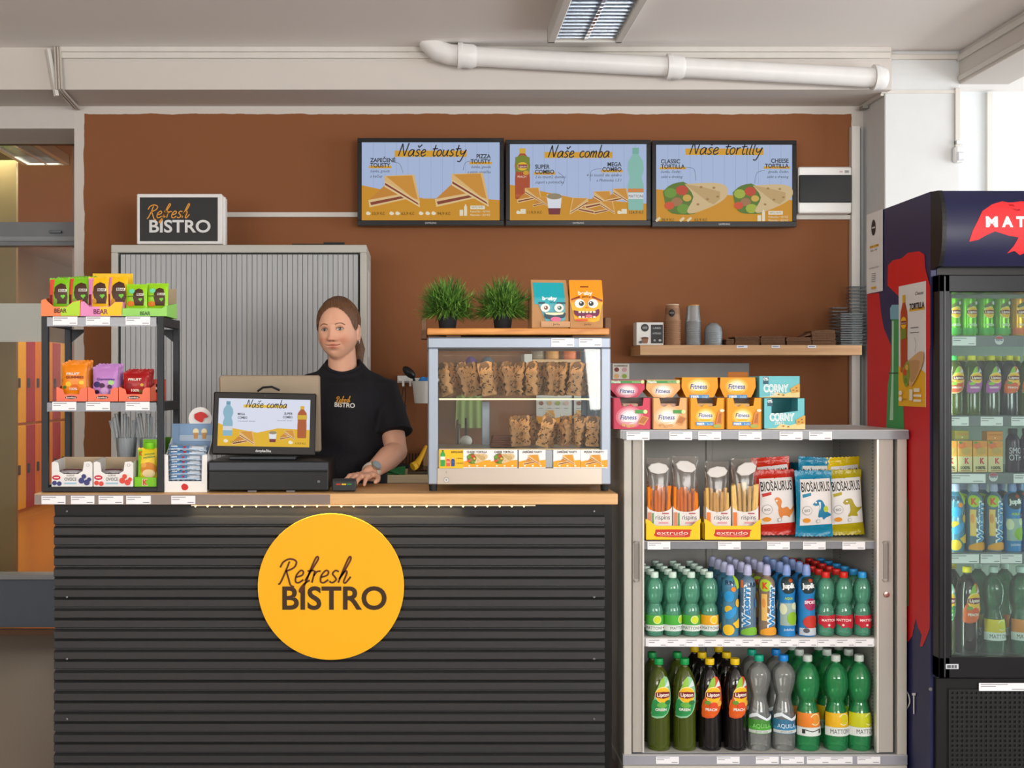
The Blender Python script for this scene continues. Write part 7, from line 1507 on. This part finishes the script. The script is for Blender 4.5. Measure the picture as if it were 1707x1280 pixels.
for v in sme_.vertices:
    if v.co.z > 1.38 and abs(v.co.x) < .13: v.co.z += (v.co.y-.016)*.5*min(1, (v.co.z-1.38)/.05)*max(0, 1-max(0, abs(v.co.x)-.07)/.06)
for v in sme_.vertices:
    x, y, z = v.co
    f = .0035*math.sin(z*34+x*22+1.5*math.sin(y*20))*max(0, min(1, (1.3-z)/.2))+.003*math.sin((x+z)*46+y*30)*max(0, 1-abs(abs(x)-.14)/.07)
    v.co += v.normal*f
TS = M('#15151b', .78, var=.12, scale=70, bump=.06); sme_.materials.clear(); sme_.materials.append(TS); sme_.polygons.foreach_set('use_smooth', [True]*len(sme_.polygons)); sme_.update()
shirt = link('tshirt', sme_, person)
col_ = MB(); ring = []
for i in range(41): a = 2*PI*i/40; ring.append((nb.x+.0665*math.cos(a), .0165+.064*math.sin(a), 1.443+.032*math.sin(a)+.004*abs(math.cos(a))))
col_.tube(ring, .0065, TS, 8, cap=False).build('collar', shirt, smooth=True)
for a, b in ((shL, elL), (shR, elR)):
    c = a.lerp(b, .72); d = (b-a).normalized(); u = d.cross(Vector((0, 1, 0))).normalized(); w_ = d.cross(u)
    MB().tube([c+(u*math.cos(2*PI*i/28)+w_*math.sin(2*PI*i/28))*.0735-d*.004 for i in range(29)], .0045, TS, 8, cap=False).build('sleeve_hem', shirt, smooth=True)
SV = BVHTree.FromPolygons([v.co.copy() for v in sme_.vertices], [list(p.vertices) for p in sme_.polygons])
def onshirt(u, v, o):
    q = L(u, v, 4.62); hit = SV.ray_cast(Vector((q.x, -1, q.z)), Vector((0, 1, 0))); return (hit[0] if hit[0] else q)-Vector((0, o+.001, 0))
p = Pr(onshirt, step=4, dl=.0002); p.text('BISTRO', 578, 677.5, 7.4, '#d8d6d0', w=33, bold=.03, rot=.06); p.script('Refresh', 564, 669.5, 22, 4.6, '#d8982c', 1.0, .28); p.build('chest_print', shirt)
tr = MB(); loft(tr, [(0, 0, .94, .165, .118), (0, 0, .86, .168, .122), (0, 0, .78, .16, .115)], 28)
for s in (-1, 1): tr.tube([(s*.08, 0, .84), (s*.09, 0, .5), (s*.092, .01, .08)], [.088, .07, .058], DUM, 18)
tme = evalmesh(tr, .012, 4); tme.materials.clear(); tme.materials.append(M('#23262e', .8)); tme.polygons.foreach_set('use_smooth', [True]*len(tme.polygons)); link('trousers', tme, person)
for s in (-1, 1): MB().ball((s*.092, -.055, .05), (.05, .13, .05), M('#2a2a2c', .5), 16, 10).build('shoe', person, smooth=True)
# watch on her left wrist
wd_ = (wrL-elL).normalized(); wc = elL.lerp(wrL, .9); face = Vector((.35, -.85, .5)); face = (face-wd_*face.dot(wd_)).normalized(); s2 = wd_.cross(face)
wm = MB(); ring = [wc+(face*math.cos(2*PI*i/28)*.0325+s2*math.sin(2*PI*i/28)*.031) for i in range(29)]
for dx in (-.006, 0, .006): wm.tube([q+wd_*dx for q in ring], .0042, M('#c9bfae', .5), 8, cap=False)
watch = wm.build('watch', person, smooth=True)
R_ = Matrix((s2, wd_, face)).transposed().to_4x4(); R_.translation = wc+face*.032
case = MB().lathe([(.019, 0), (.0205, .003), (.0195, .008), (.017, .009)], M('#b9b2a6', .3, .7), 28).build('watch_case', watch, smooth=True); case.matrix_local = R_
dial = MB().lathe([(.0165, 0), (.0165, .0005)], M('#8f9aa4', .2), 28).build('dial', watch); dial.matrix_local = Matrix.Translation(face*.009) @ R_
